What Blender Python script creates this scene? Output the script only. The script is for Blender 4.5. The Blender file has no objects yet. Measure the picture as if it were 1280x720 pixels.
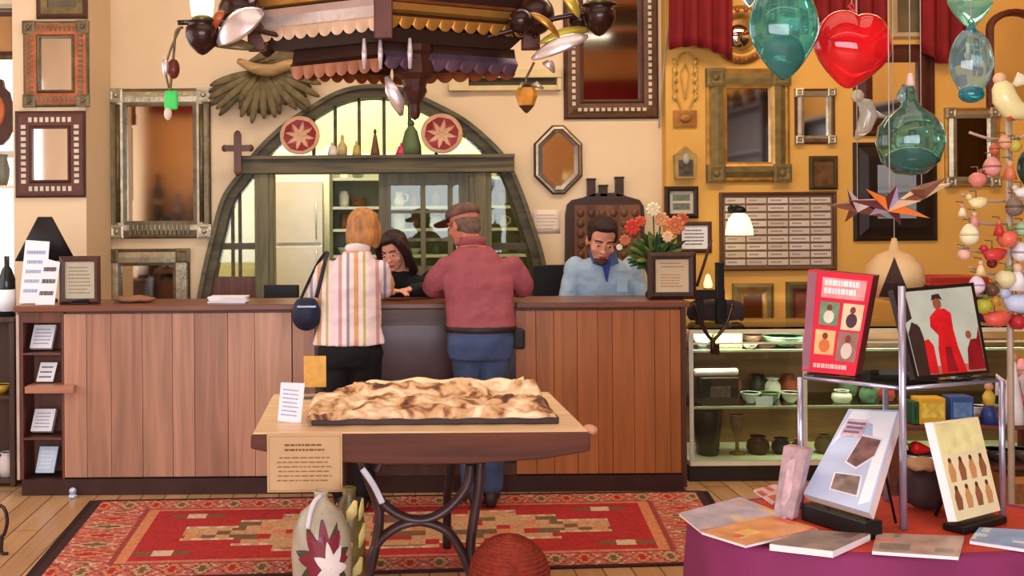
import bpy, bmesh, math, random
from mathutils import Vector, Matrix, Euler
random.seed(7)
R = math.radians
PI = math.pi
scene = bpy.context.scene
COL = scene.collection

# ------------------------------------------------------------------ camera model
F, XV, YH, TILT, CH = 1372.0, 460.0, 268.0, 0.0075, 1.6
def P(px, py, Y):
    dx, dy = px - XV, py - YH
    x = dx - dy * TILT; y = dy + dx * TILT
    return Vector((x * Y / F, Y, CH - y * Y / F))
cam_d = bpy.data.cameras.new('camera'); cam = bpy.data.objects.new('camera', cam_d); COL.objects.link(cam)
cam_d.sensor_width = 36.0; cam_d.lens = 36.0 * F / 1280.0
cam_d.shift_x = (640 - XV) / 1280.0; cam_d.shift_y = -(360 - YH) / 1280.0
cam_d.clip_start = 0.05
cam.location = (0, 0, CH)
cam.rotation_euler = (Matrix.Rotation(R(90), 3, 'X') @ Matrix.Rotation(-TILT, 3, 'Z')).to_euler()
scene.camera = cam

# ------------------------------------------------------------------ materials
def lin(c):
    return tuple((v / 12.92 if v <= 0.04045 else ((v + 0.055) / 1.055) ** 2.4) for v in (c[0] / 255, c[1] / 255, c[2] / 255))
_mc = {}
def newmat(name):
    m = bpy.data.materials.new(name); m.use_nodes = True
    nt = m.node_tree; b = nt.nodes['Principled BSDF']
    return m, nt, b
def mat(c, r=.55, metal=0, var=.14, sc=9, bump=0.0, bsc=60, stretch=(1, 1, 1), trans=0, emit=0, coat=0, spec=.4, ior=1.45):
    key = (c, r, metal, var, sc, bump, bsc, stretch, trans, emit, coat, spec, ior)
    if key in _mc: return _mc[key]
    m, nt, b = newmat('surface')
    L = lin(c)
    tc = nt.nodes.new('ShaderNodeTexCoord'); mp = nt.nodes.new('ShaderNodeMapping')
    mp.inputs['Scale'].default_value = stretch
    nt.links.new(tc.outputs['Object'], mp.inputs['Vector'])
    n = nt.nodes.new('ShaderNodeTexNoise'); n.inputs['Scale'].default_value = sc; n.inputs['Detail'].default_value = 4
    nt.links.new(mp.outputs[0], n.inputs['Vector'])
    cr = nt.nodes.new('ShaderNodeValToRGB')
    cr.color_ramp.elements[0].position = .3; cr.color_ramp.elements[1].position = .7
    cr.color_ramp.elements[0].color = tuple(v * (1 - var) for v in L) + (1,)
    cr.color_ramp.elements[1].color = tuple(min(1, v * (1 + var)) for v in L) + (1,)
    nt.links.new(n.outputs['Fac'], cr.inputs['Fac']); nt.links.new(cr.outputs[0], b.inputs['Base Color'])
    b.inputs['Roughness'].default_value = r; b.inputs['Metallic'].default_value = metal
    b.inputs['Specular IOR Level'].default_value = spec
    b.inputs['Transmission Weight'].default_value = trans; b.inputs['IOR'].default_value = ior
    b.inputs['Coat Weight'].default_value = coat
    if emit:
        b.inputs['Emission Color'].default_value = L + (1,); b.inputs['Emission Strength'].default_value = emit
    if bump:
        n2 = nt.nodes.new('ShaderNodeTexNoise'); n2.inputs['Scale'].default_value = bsc; n2.inputs['Detail'].default_value = 3
        nt.links.new(mp.outputs[0], n2.inputs['Vector'])
        bp = nt.nodes.new('ShaderNodeBump'); bp.inputs['Strength'].default_value = bump; bp.inputs['Distance'].default_value = .01
        nt.links.new(n2.outputs['Fac'], bp.inputs['Height']); nt.links.new(bp.outputs[0], b.inputs['Normal'])
    _mc[key] = m; return m
def wood(c, c2, along='Z', sc=3.0, r=.45, var=1):
    key = ('wood', c, c2, along, sc, r)
    if key in _mc: return _mc[key]
    m, nt, b = newmat('wood_grain')
    tc = nt.nodes.new('ShaderNodeTexCoord'); mp = nt.nodes.new('ShaderNodeMapping')
    s = {'X': (.6, 9, 9), 'Y': (9, .6, 9), 'Z': (9, 9, .6)}[along]
    mp.inputs['Scale'].default_value = tuple(v * sc / 3 for v in s)
    nt.links.new(tc.outputs['Object'], mp.inputs['Vector'])
    n = nt.nodes.new('ShaderNodeTexNoise'); n.inputs['Scale'].default_value = 2.2; n.inputs['Detail'].default_value = 6; n.inputs['Distortion'].default_value = .8
    nt.links.new(mp.outputs[0], n.inputs['Vector'])
    cr = nt.nodes.new('ShaderNodeValToRGB'); cr.color_ramp.elements[0].position = .32; cr.color_ramp.elements[1].position = .68
    cr.color_ramp.elements[0].color = lin(c2) + (1,); cr.color_ramp.elements[1].color = lin(c) + (1,)
    nt.links.new(n.outputs['Fac'], cr.inputs['Fac']); nt.links.new(cr.outputs[0], b.inputs['Base Color'])
    b.inputs['Roughness'].default_value = r
    bp = nt.nodes.new('ShaderNodeBump'); bp.inputs['Strength'].default_value = .15; bp.inputs['Distance'].default_value = .01
    nt.links.new(n.outputs['Fac'], bp.inputs['Height']); nt.links.new(bp.outputs[0], b.inputs['Normal'])
    _mc[key] = m; return m
def pane(tint=(225, 238, 228), r=.02, refl=1.0):
    key = ('pane', tint, r, refl)
    if key in _mc: return _mc[key]
    m, nt, b = newmat('clear_glass'); nt.nodes.remove(b)
    out = nt.nodes['Material Output']
    t = nt.nodes.new('ShaderNodeBsdfTransparent'); t.inputs[0].default_value = lin(tint) + (1,)
    g = nt.nodes.new('ShaderNodeBsdfGlossy'); g.inputs['Roughness'].default_value = r
    fr = nt.nodes.new('ShaderNodeFresnel'); fr.inputs['IOR'].default_value = 1.45 * refl
    mx = nt.nodes.new('ShaderNodeMixShader')
    nt.links.new(fr.outputs[0], mx.inputs[0]); nt.links.new(t.outputs[0], mx.inputs[1]); nt.links.new(g.outputs[0], mx.inputs[2])
    nt.links.new(mx.outputs[0], out.inputs['Surface'])
    _mc[key] = m; return m
def stripes(bands, width, axis=0, r=.8, bump=.25):
    """cloth with repeating stripes along one object axis; bands = [(start 0..1, colour)]"""
    m, nt, b = newmat('striped_cloth')
    tc = nt.nodes.new('ShaderNodeTexCoord'); sp = nt.nodes.new('ShaderNodeSeparateXYZ')
    nt.links.new(tc.outputs['Object'], sp.inputs[0])
    mu = nt.nodes.new('ShaderNodeMath'); mu.operation = 'MULTIPLY_ADD'; mu.inputs[1].default_value = 1 / width; mu.inputs[2].default_value = 50.5
    nt.links.new(sp.outputs[axis], mu.inputs[0])
    fr = nt.nodes.new('ShaderNodeMath'); fr.operation = 'FRACT'; nt.links.new(mu.outputs[0], fr.inputs[0])
    cr = nt.nodes.new('ShaderNodeValToRGB'); cr.color_ramp.interpolation = 'CONSTANT'
    e = cr.color_ramp.elements
    e[0].position = 0; e[0].color = lin(bands[0][1]) + (1,)
    e.remove(e[1])
    for p_, c_ in bands[1:]:
        k = e.new(p_); k.color = lin(c_) + (1,)
    nt.links.new(fr.outputs[0], cr.inputs[0]); nt.links.new(cr.outputs[0], b.inputs['Base Color'])
    b.inputs['Roughness'].default_value = r
    n2 = nt.nodes.new('ShaderNodeTexNoise'); n2.inputs['Scale'].default_value = 9; n2.inputs['Detail'].default_value = 3
    nt.links.new(tc.outputs['Object'], n2.inputs['Vector'])
    bp = nt.nodes.new('ShaderNodeBump'); bp.inputs['Strength'].default_value = bump; bp.inputs['Distance'].default_value = .03
    nt.links.new(n2.outputs['Fac'], bp.inputs['Height']); nt.links.new(bp.outputs[0], b.inputs['Normal'])
    return m
MIRROR = mat((232, 226, 214), r=.05, metal=1, var=.02)

# ------------------------------------------------------------------ mesh builder
class MB:
    def __init__(s): s.v = []; s.f = []; s.m = []; s.sm = []
    def add(s, vs, fs, mi=0, smooth=False):
        o = len(s.v); s.v += [Vector(v) for v in vs]
        for i, f in enumerate(fs):
            s.f.append([o + k for k in f]); s.m.append(mi[i] if isinstance(mi, (list, tuple)) else mi); s.sm.append(smooth)
        return s
    def bx(s, x0, x1, y0, y1, z0, z1, mi=0, M=None):
        vs = [Vector((x, y, z)) for z in (z0, z1) for y in (y0, y1) for x in (x0, x1)]
        if M is not None: vs = [M @ v for v in vs]
        return s.add(vs, [(0, 2, 3, 1), (4, 5, 7, 6), (0, 1, 5, 4), (2, 6, 7, 3), (0, 4, 6, 2), (1, 3, 7, 5)], mi)
    def hexa(s, front, back, mi=0):
        """eight corners: front quad and back quad"""
        vs = list(front) + list(back)
        return s.add(vs, [(0, 1, 2, 3), (7, 6, 5, 4), (0, 4, 5, 1), (1, 5, 6, 2), (2, 6, 7, 3), (3, 7, 4, 0)], mi)
    def loft(s, rings, mi=0, cap=True, closed=False, smooth=True):
        n = len(rings[0]); vs = [p for r in rings for p in r]; fs = []
        K = len(rings)
        for i in range(K if closed else K - 1):
            j = (i + 1) % K
            for k in range(n):
                l = (k + 1) % n
                fs.append((i * n + k, i * n + l, j * n + l, j * n + k))
        if cap and not closed:
            fs.append(tuple(range(n))[::-1]); fs.append(tuple((K - 1) * n + k for k in range(n)))
        return s.add(vs, fs, mi, smooth)
    def tube(s, pts, r, n=8, mi=0, closed=False, cap=True, flat=1.0, up=None, smooth=True):
        pts = [Vector(p) for p in pts]; K = len(pts)
        rs = r if isinstance(r, (list, tuple)) else [r] * K
        rings = []; prev = None
        for i, p in enumerate(pts):
            a = pts[(i - 1) % K] if (closed or i > 0) else p
            b = pts[(i + 1) % K] if (closed or i < K - 1) else p
            t = (b - a)
            if t.length < 1e-9: t = Vector((0, 0, 1))
            t.normalize()
            ref = Vector(up) if up else (prev if prev is not None else (Vector((0, 0, 1)) if abs(t.z) < .9 else Vector((0, 1, 0))))
            u = ref - t * ref.dot(t)
            if u.length < 1e-6: u = t.orthogonal()
            u.normalize(); w = t.cross(u); prev = u
            rings.append([p + (u * math.cos(2 * PI * k / n) * flat + w * math.sin(2 * PI * k / n)) * rs[i] for k in range(n)])
        return s.loft(rings, mi, cap, closed, smooth)
    def lathe(s, prof, n=24, c=(0, 0, 0), mi=0, M=None, smooth=True, sx=1, sy=1):
        c = Vector(c); rings = []
        for (r_, z_) in prof:
            ring = [Vector((max(r_, 1e-4) * math.cos(2 * PI * k / n) * sx, max(r_, 1e-4) * math.sin(2 * PI * k / n) * sy, z_)) for k in range(n)]
            if M is not None: ring = [M @ v for v in ring]
            rings.append([v + c for v in ring])
        if isinstance(mi, (list, tuple)):
            for i in range(len(rings) - 1):
                s.loft(rings[i:i + 2], mi[i], cap=False, smooth=smooth)
            return s
        return s.loft(rings, mi, True, False, smooth)
    def ell(s, c, rad, n=16, m=10, mi=0, M=None, warp=None):
        c = Vector(c); rx, ry, rz = rad; rings = []
        for i in range(m + 1):
            th = PI * i / m
            q = max(math.sin(th), 1e-3)
            ring = []
            for k in range(n):
                a = 2 * PI * k / n
                v = Vector((q * math.cos(a), q * math.sin(a), -math.cos(th)))
                if warp: v = warp(v)
                v = Vector((v.x * rx, v.y * ry, v.z * rz))
                if M is not None: v = M @ v
                ring.append(v + c)
            rings.append(ring)
        return s.loft(rings, mi, True, False, True)
    def prism(s, poly, y0, y1, mi=0, M=None):
        """poly in x,z extruded along y"""
        n = len(poly)
        vs = [Vector((x, y0, z)) for x, z in poly] + [Vector((x, y1, z)) for x, z in poly]
        if M is not None: vs = [M @ v for v in vs]
        fs = [tuple(range(n)), tuple(range(2 * n - 1, n - 1, -1))]
        for k in range(n):
            l = (k + 1) % n; fs.append((k, l, n + l, n + k)[::-1])
        return s.add(vs, fs, mi)
    def blade(s, pts, w, th, nrm=(0, -1, 0), mi=0, n=8, power=.7, tip=.02):
        """leaf / feather: flattened spindle along pts"""
        pts = [Vector(p) for p in pts]; K = len(pts); rings = []; nrm = Vector(nrm)
        for i, p in enumerate(pts):
            t = (pts[min(i + 1, K - 1)] - pts[max(i - 1, 0)]).normalized()
            sd = t.cross(nrm).normalized(); nn = sd.cross(t)
            f = max(math.sin(PI * min(max((i + .15) / (K - .7), 0), 1)), 0) ** power + tip
            rings.append([p + sd * (math.cos(2 * PI * k / n) * w * f) + nn * (math.sin(2 * PI * k / n) * th * f) for k in range(n)])
        return s.loft(rings, mi)
    def rings2(s, poly, prof, mi=0, fill=None):
        """moulding round a convex polygon (x,z) : prof = [(inset, height towards -y)]; mi may be a list per step"""
        n = len(poly); cen = Vector((sum(p[0] for p in poly) / n, sum(p[1] for p in poly) / n))
        nr = []
        for k in range(n):
            a = Vector(poly[k - 1]); b = Vector(poly[k]); c = Vector(poly[(k + 1) % n])
            e1 = (b - a).normalized(); e2 = (c - b).normalized()
            n1 = Vector((-e1.y, e1.x)); n2 = Vector((-e2.y, e2.x))
            if n1.dot(cen - b) < 0: n1 = -n1
            if n2.dot(cen - b) < 0: n2 = -n2
            bis = (n1 + n2); bis = bis / max(bis.dot(n1), 1e-6)
            nr.append(bis)
        rings = [[Vector((poly[k][0] + nr[k].x * d, -h, poly[k][1] + nr[k].y * d)) for k in range(n)] for d, h in prof]
        for i in range(len(rings) - 1):
            s.loft(rings[i:i + 2], mi[i] if isinstance(mi, (list, tuple)) else mi, cap=False, smooth=False)
        if fill is not None: s.add(rings[-1], [tuple(range(n))], fill)
        return s
    def grid(s, fn, nu, nv, mfn, smooth=False, flip=False):
        vs = [fn(i / nu, j / nv) for j in range(nv + 1) for i in range(nu + 1)]
        fs = []; ms = []
        for j in range(nv):
            for i in range(nu):
                a = j * (nu + 1) + i
                fs.append((a, a + 1, a + nu + 2, a + nu + 1)); ms.append(mfn((i + .5) / nu, (j + .5) / nv))
        return s.add(vs, fs, ms, smooth)
    def text_lines(s, O, U, V, n, mi=0, wd=.012, seed=0, gap=.35, heights=None):
        """rows of little dark strokes like unreadable print on plane O + u U + v V (tiny thickness along normal)"""
        rr = random.Random(seed); O = Vector(O); U = Vector(U); V = Vector(V)
        N = U.cross(V).normalized() * .0006
        for i in range(n):
            v0 = (i + .5 - gap / 2) / n; v1 = (i + .5 + gap / 2) / n
            u = rr.uniform(0, .06); end = rr.uniform(.8, 1)
            while u < end:
                w = rr.uniform(.04, .13)
                q = [O + U * u + V * v0, O + U * min(u + w, end) + V * v0, O + U * min(u + w, end) + V * v1, O + U * u + V * v1]
                s.hexa([p - N for p in q], [p + N for p in q], mi)
                u += w + .02
        return s
    def build(s, name, mats, parent=None, bevel=0, sub=0, remesh=0, smooth_it=0, loc=None, solid=0, fixn=True, wrinkle=None):
        me = bpy.data.meshes.new(name)
        me.from_pydata([tuple(v) for v in s.v], [], s.f)
        if not isinstance(mats, (list, tuple)): mats = [mats]
        for m in mats: me.materials.append(m)
        for p, mi, sm in zip(me.polygons, s.m, s.sm):
            p.material_index = min(mi, len(mats) - 1); p.use_smooth = sm
        if fixn:
            bm = bmesh.new(); bm.from_mesh(me)
            bmesh.ops.recalc_face_normals(bm, faces=bm.faces); bm.to_mesh(me); bm.free()
        me.update()
        o = bpy.data.objects.new(name, me); COL.objects.link(o)
        if loc is not None: o.location = loc
        if parent is not None: o.parent = parent
        if remesh:
            md = o.modifiers.new('remesh', 'REMESH'); md.mode = 'VOXEL'; md.voxel_size = remesh; md.use_smooth_shade = True
            if smooth_it:
                ms = o.modifiers.new('smooth', 'SMOOTH'); ms.iterations = smooth_it; ms.factor = .5
        if wrinkle:
            tx = bpy.data.textures.new('wrinkles', 'CLOUDS'); tx.noise_scale = wrinkle[1]; tx.noise_depth = 2
            md = o.modifiers.new('wrinkle', 'DISPLACE'); md.texture = tx; md.strength = wrinkle[0]; md.texture_coords = 'LOCAL'
        if bevel:
            md = o.modifiers.new('bevel', 'BEVEL'); md.width = bevel; md.segments = 2; md.limit_method = 'ANGLE'; md.angle_limit = R(40)
        if solid:
            md = o.modifiers.new('solid', 'SOLIDIFY'); md.thickness = solid
        if sub:
            md = o.modifiers.new('sub', 'SUBSURF'); md.levels = sub; md.render_levels = sub
        return o

def tag(o, label=None, cat=None, group=None, kind=None):
    if label: o['label'] = label
    if cat: o['category'] = cat
    if group: o['group'] = group
    if kind: o['kind'] = kind
    return o
def thing(name, label, cat, loc=(0, 0, 0), rz=0, group=None):
    o = bpy.data.objects.new(name, None); COL.objects.link(o)
    o.empty_display_size = .1; o.location = loc; o.rotation_euler = (0, 0, rz)
    return tag(o, label, cat, group)
def struct(name, mb, mats, parent=None, **k):
    o = mb.build(name, mats, parent, **k)
    if parent is None: o['kind'] = 'structure'
    return o
def dup(root, loc, rz=None, label=None, group=None):
    r = root.copy(); COL.objects.link(r); r.location = loc
    if rz is not None: r.rotation_euler = (0, 0, rz)
    if label: r['label'] = label
    if group: r['group'] = group
    for ch in list(root.children):
        c = ch.copy(); COL.objects.link(c); c.parent = r
        for g in ch.children:
            d = g.copy(); COL.objects.link(d); d.parent = c
    return r
def smoothline(pts, k=6):
    """Catmull-Rom through 2-D/3-D points"""
    pts = [Vector(p) for p in pts]; out = []
    for i in range(len(pts) - 1):
        p0 = pts[max(i - 1, 0)]; p1 = pts[i]; p2 = pts[i + 1]; p3 = pts[min(i + 2, len(pts) - 1)]
        for j in range(k):
            t = j / k
            out.append(.5 * ((2 * p1) + (p2 - p0) * t + (2 * p0 - 5 * p1 + 4 * p2 - p3) * t * t + (3 * p1 - p0 - 3 * p2 + p3) * t ** 3))
    out.append(pts[-1]); return out
# ------------------------------------------------------------------ the room
YW = 8.6
peach = mat((236, 210, 172), r=.85, var=.05, sc=1.5, bump=.08, bsc=25)
orange_wall = mat((226, 174, 88), r=.85, var=.06, sc=1.5, bump=.08, bsc=25)
cream = mat((240, 226, 200), r=.85, var=.04, sc=2)
XL, XR = P(140, 268, YW).x, P(828, 268, YW).x
ZC = 4.6
arch_px = [(244, 400), (248, 377), (256, 335), (265, 298), (279, 248), (302, 215), (322, 188), (352, 159), (386, 136), (419, 117), (448, 109), (480, 108), (510, 114), (535, 126), (577, 148), (608, 173), (631, 198), (648, 232), (664, 277), (679, 327), (690, 400)]
arch = [Vector((p.x, p.z)) for p in (P(a, b, YW - .05) for a, b in arch_px)]
arch = smoothline([(v.x, v.y) for v in arch], 4)
aL, aR = arch[0], arch[-1]
mb = MB()
mb.prism([(XL - .5, 0), (aL.x, 0)] + [(v.x, v.y) for v in arch] + [(aR.x, 0), (XR, 0), (XR, ZC), (XL - .5, ZC)], YW, YW + .2)
struct('wall_back', mb, peach)
mb = MB(); mb.bx(XR, 5.6, YW - .12, YW + .2, 0, ZC); struct('wall_right_back', mb, orange_wall)
mb = MB(); mb.bx(5.4, 5.6, -3.2, YW, 0, ZC); struct('wall_right', mb, orange_wall)
# projecting pier on the left (its right side face shows as the yellow strip)
YP = 7.82
xp = P(108, 268, YP).x; xw = P(17, 268, YP).x
mb = MB(); mb.bx(xw, xp, YP, YW, 0, ZC); struct('wall_left_pier', mb, peach)
mb = MB(); mb.bx(-4.2, -4.0, -3.2, YW + .2, 0, ZC); struct('wall_left', mb, peach)
mb = MB(); mb.bx(-4.0, xw, YP + .3, YW, 0, .95); mb.bx(-4.0, xw, YP + .3, YW, 3.2, ZC); struct('wall_left_recess', mb, peach)
# bright daylight window left of the pier
wn = bpy.data.objects.new('window_1', None); COL.objects.link(wn); wn['kind'] = 'structure'; wn.location = (0, YP + .5, 0)
mb = MB()
for a, b in ((-4.0, -3.93), (-3.35, -3.30), (xw - .07, xw)): mb.bx(a, b, -.03, .05, .95, 3.2)
mb.bx(-4.0, xw, -.03, .05, .95, 1.02); mb.bx(-4.0, xw, -.03, .05, 3.12, 3.2); mb.bx(-4.0, xw, -.02, .04, 2.05, 2.1)
mb.build('window_frame', mat((230, 226, 215), r=.5), wn)
mb = MB(); mb.bx(-4.0, xw, .06, .08, .95, 3.2); mb.build('pane', mat((236, 240, 250), r=.3, emit=2.2, var=.03), wn)
# ceiling, front wall with red valance, floor
mb = MB(); mb.bx(-4.2, 5.6, -3.2, YW + .2, ZC, ZC + .15)
struct('ceiling', mb, wood((214, 140, 74), (178, 104, 52), 'Y', 3, .6))
beamm = wood((112, 98, 76), (78, 66, 50), 'X', 3, .6)
for i, yb_ in enumerate((-1.2, 1.0, 3.2, 5.4, 7.6)):
    mb = MB(); mb.bx(-4.0, 5.4, yb_ - .1, yb_ + .1, ZC - .26, ZC - .001); struct('trim_%d' % (i + 1), mb, beamm)
fm = mat((226, 178, 120), r=.8, var=.12, sc=1.2)
mb = MB()
mb.bx(-4.2, 5.6, -3.2, -3.0, 0, .7); mb.bx(-4.2, 5.6, -3.2, -3.0, 3.0, ZC)
for a, b in ((-4.2, -2.7), (-.2, .0), (2.5, 5.6)): mb.bx(a, b, -3.2, -3.0, .7, 3.0)
struct('wall_front', mb, fm)
fl, nt, b = newmat('floor_boards')
tc = nt.nodes.new('ShaderNodeTexCoord'); br = nt.nodes.new('ShaderNodeTexBrick')
mp = nt.nodes.new('ShaderNodeMapping'); nt.links.new(tc.outputs['Object'], mp.inputs[0]); mp.inputs['Rotation'].default_value = (0, 0, R(90))
nt.links.new(mp.outputs[0], br.inputs['Vector'])
br.inputs['Color1'].default_value = lin((222, 176, 124)) + (1,); br.inputs['Color2'].default_value = lin((200, 152, 104)) + (1,); br.inputs['Mortar'].default_value = lin((120, 80, 50)) + (1,)
br.inputs['Scale'].default_value = 1; br.inputs['Brick Width'].default_value = 1.6; br.inputs['Row Height'].default_value = .13; br.inputs['Mortar Size'].default_value = .004
nz = nt.nodes.new('ShaderNodeTexNoise'); nz.inputs['Scale'].default_value = 3; nz.inputs['Detail'].default_value = 5
mp2 = nt.nodes.new('ShaderNodeMapping'); mp2.inputs['Scale'].default_value = (8, .7, 1); nt.links.new(tc.outputs['Object'], mp2.inputs[0]); nt.links.new(mp2.outputs[0], nz.inputs[0])
mx = nt.nodes.new('ShaderNodeMixRGB'); mx.blend_type = 'MULTIPLY'; mx.inputs[0].default_value = .5
nt.links.new(br.outputs[0], mx.inputs[1]); nt.links.new(nz.outputs['Fac'], mx.inputs[2]); nt.links.new(mx.outputs[0], b.inputs['Base Color'])
b.inputs['Roughness'].default_value = .3
mb = MB(); mb.bx(-4.2, 5.6, -3.2, 11, -.1, 0); struct('floor', mb, fl)

# swagged maroon valances
maroon = mat((128, 22, 26), r=.8, var=.2, sc=5, bump=.3, bsc=9)
def valance(name, label, x0, x1, y, ztop, fz, depth=.05):
    mb = MB(); n = 60
    top = []; bot = []
    for i in range(n + 1):
        u = i / n; x = x0 + (x1 - x0) * u; w = depth * math.sin(u * (x1 - x0) * 26)
        top.append((x, y + w * .4, ztop)); bot.append((x, y + w, fz(u)))
    mb.grid(lambda u, v: Vector(bot[round(u * n)]).lerp(Vector(top[round(u * n)]), v), n, 6, lambda u, v: 0, True)
    return tag(mb.build(name, maroon, solid=.012), label, 'drape')
valance('window_valance', 'long maroon cloth valance along the top of the front shop windows', -4.0, 5.4, -2.9, 4.02, lambda u: 3.5 - .06 * abs(math.sin(u * 22)))

# furniture on the camera side of the room, seen in the mirrors
cabw = wood((70, 42, 30), (44, 26, 20), 'Z', 3, .45)
def plain_cabinet(name, label, loc, w, d, h, rz, shelves):
    t = thing(name, label, 'cabinet', loc, rz)
    mb = MB(); mb.bx(-w / 2, w / 2, d - .02, d, 0, h); mb.build('back_panel', cabw, t)
    for x in (-w / 2, w / 2 - .03):
        mb = MB(); mb.bx(x, x + .03, 0, d - .021, 0, h); mb.build('side_panel', cabw, t)
    for z in shelves:
        mb = MB(); mb.bx(-w / 2 + .031, w / 2 - .031, 0, d - .021, z - .03, z); mb.build('shelf', cabw, t)
    return t
plain_cabinet('pottery_cabinet', 'dark cabinet of pottery reflected in the large silver tin mirror', (-3.35, -2.45, 0), 1.2, .5, 1.5, PI, (.06, .5, 1.0, 1.5))
def big_vase(label, x, y, z, h, r, c):
    t = thing('tall_pottery', label, 'vase', (x, y, z))
    mb = MB(); mb.lathe([(0, 0), (r * .6, 0), (r, h * .4), (r * .8, h * .65), (r * .3, h * .82), (r * .45, h), (r * .3, h), (0, h * .8)], 22); mb.build('body', mat(c, r=.4, var=.3), t)
    mb = MB(); mb.lathe([(r * .97, h * .36), (r * 1.015, h * .4), (r * .97, h * .46)], 22); mb.build('painted_band', mat((160, 130, 90), r=.4), t)
big_vase('slim black vase on the pottery cabinet, reflected in the tin mirror', -3.8, -2.7, 1.502, .85, .13, (40, 34, 32))
big_vase('grey vase on the pottery cabinet, reflected in the tin mirror', -3.45, -2.7, 1.502, .5, .13, (110, 110, 116))
big_vase('brown vase on the pottery cabinet, reflected in the tin mirror', -3.05, -2.7, 1.502, .7, .17, (90, 60, 44))
plain_cabinet('tall_bookcase', 'tall dark bookcase along the right wall reflected in the gilt mirrors', (5.0, 1.3, 0), 3.4, .38, 3.0, R(-90), (.06, .6, 1.2, 1.8, 2.4, 3.0))
plain_cabinet('tall_bookcase', 'second dark bookcase further along the right wall, reflected in the black framed mirror', (5.0, 5.4, 0), 4.4, .38, 2.65, R(-90), (.06, .6, 1.2, 1.8, 2.65))
for i in range(6):
    big_vase('dark jar on top of the right wall bookcase, reflected in the gilt mirrors', 5.18, -.1 + i * .55, 3.002, .3 + .06 * (i % 3), .1 + .02 * (i % 2), ((60, 44, 36), (110, 80, 50), (40, 50, 48))[i % 3])
for o_ in list(COL.objects):
    if o_.name.startswith('tall_pottery') and o_.get('label', '').startswith('dark jar'): o_['group'] = 'dark jars on the right wall bookcase'
mb = MB(); n_ = 60
mb.grid(lambda u, v: Vector((5.33 + .03 * math.sin(u * 70), -2.6 + 10.6 * u, 3.55 - .08 * abs(math.sin(u * 16)) + (.5 + .08 * abs(math.sin(u * 16))) * v)), 120, 4, lambda u, v: 0, True)
tag(mb.build('wall_valance', maroon, solid=.012), 'maroon valance high along the right wall, reflected in the mirrors', 'drape')
# ------------------------------------------------------------------ arched wooden office partition in the back wall
oldwood = wood((112, 100, 68), (66, 60, 40), 'X', 3, .6)
oldwoodz = wood((128, 120, 84), (84, 80, 54), 'Z', 3, .6)
darkarch = wood((92, 82, 52), (50, 44, 28), 'X', 2, .6)
def px2(a, b, Y=YW): p = P(a, b, Y); return p.x, p.z
ar = bpy.data.objects.new('window_2', None); COL.objects.link(ar); ar['kind'] = 'structure'; ar.location = (0, YW, 0)
n = len(arch); cen = Vector((P(465, 385, YW).x, P(465, 385, YW).z)); inner = []
for i, v in enumerate(arch):
    t = (arch[min(i + 1, n - 1)] - arch[max(i - 1, 0)]).normalized(); nn = Vector((t.y, -t.x))
    if nn.dot(cen - v) < 0: nn = -nn
    inner.append(v + nn * .085)
mb = MB()
def band(mb, o, i_, y0, y1, mi=0):
    rings = []
    for a, b in zip(o, i_): rings.append([Vector((a.x, y0, a.y)), Vector((a.x, y1, a.y)), Vector((b.x, y1, b.y)), Vector((b.x, y0, b.y))])
    mb.loft(rings, mi, True, False, False)
oo = [Vector((arch[0].x, 0))] + arch + [Vector((arch[-1].x, 0))]; ii = [Vector((inner[0].x, 0))] + inner + [Vector((inner[-1].x, 0))]
band(mb, oo, ii, -.07, .2)
mb.build('arch_frame', darkarch, ar)
# lighter outer bead
o2 = [v + (v - cen).normalized() * .012 for v in arch]; i2 = [v - (v - cen).normalized() * .022 for v in arch]
mb = MB(); band(mb, o2, i2, -.095, -.071); mb.build('arch_bead', oldwood, ar)
zb0, zb1 = px2(460, 217)[1], px2(460, 195)[1]
xb0, xb1 = px2(303, 205)[0], px2(640, 200)[0]
mb = MB(); mb.bx(xb0, xb1, -.14, .12, zb0, zb1); mb.bx(xb0, xb1, -.17, -.141, zb1 - .03, zb1); mb.build('transom_beam', oldwood, ar, bevel=.006)
for a, b in ((320, 344), (586, 613)):
    x0, x1 = px2(a, 300)[0], px2(b, 300)[0]
    mb = MB(); mb.bx(x0, x1, -.1, .1, 0, zb0); mb.bx(x0 + .04, x1 - .04, -.112, -.1, .1, zb0); mb.build('post', oldwoodz, ar, bevel=.006)
for a, ytop in ((419, 128), (449, 118), (480, 118), (512, 124), (392, 146), (545, 140)):
    x = px2(a, 150)[0]
    mb = MB(); mb.bx(x - .013, x + .013, -.02, .04, zb1, px2(a, ytop)[1]); mb.build('mullion', darkarch, ar)
for a in (291, 300): 
    x = px2(a, 300)[0]; mb = MB(); mb.bx(x - .012, x + .012, -.01, .03, 0, px2(a, 240)[1]); mb.build('mullion', darkarch, ar)
for x0p, x1p, yp in ((268, 320, 308), (613, 668, 308)):
    mb = MB(); x0, x1 = px2(x0p, yp)[0], px2(x1p, yp)[0]; z = px2(x0p, yp)[1]; mb.bx(x0, x1, -.02, .04, z - .025, z + .025); mb.build('glazing_bar', oldwood, ar)
for x0p, x1p in ((262, 320), (613, 672)):
    mb = MB(); x0, x1 = px2(x0p, 300)[0], px2(x1p, 300)[0]; mb.bx(x0, x1, -.03, .05, 0, px2(400, 345)[1]); mb.build('side_panel', wood((120, 70, 44), (84, 44, 26), 'Z'), ar)
gl = pane((232, 238, 226))
mb = MB(); mb.prism([(v.x, v.y) for v in inner if v.y > zb1], .01, .016); mb.build('pane', gl, ar)
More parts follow.
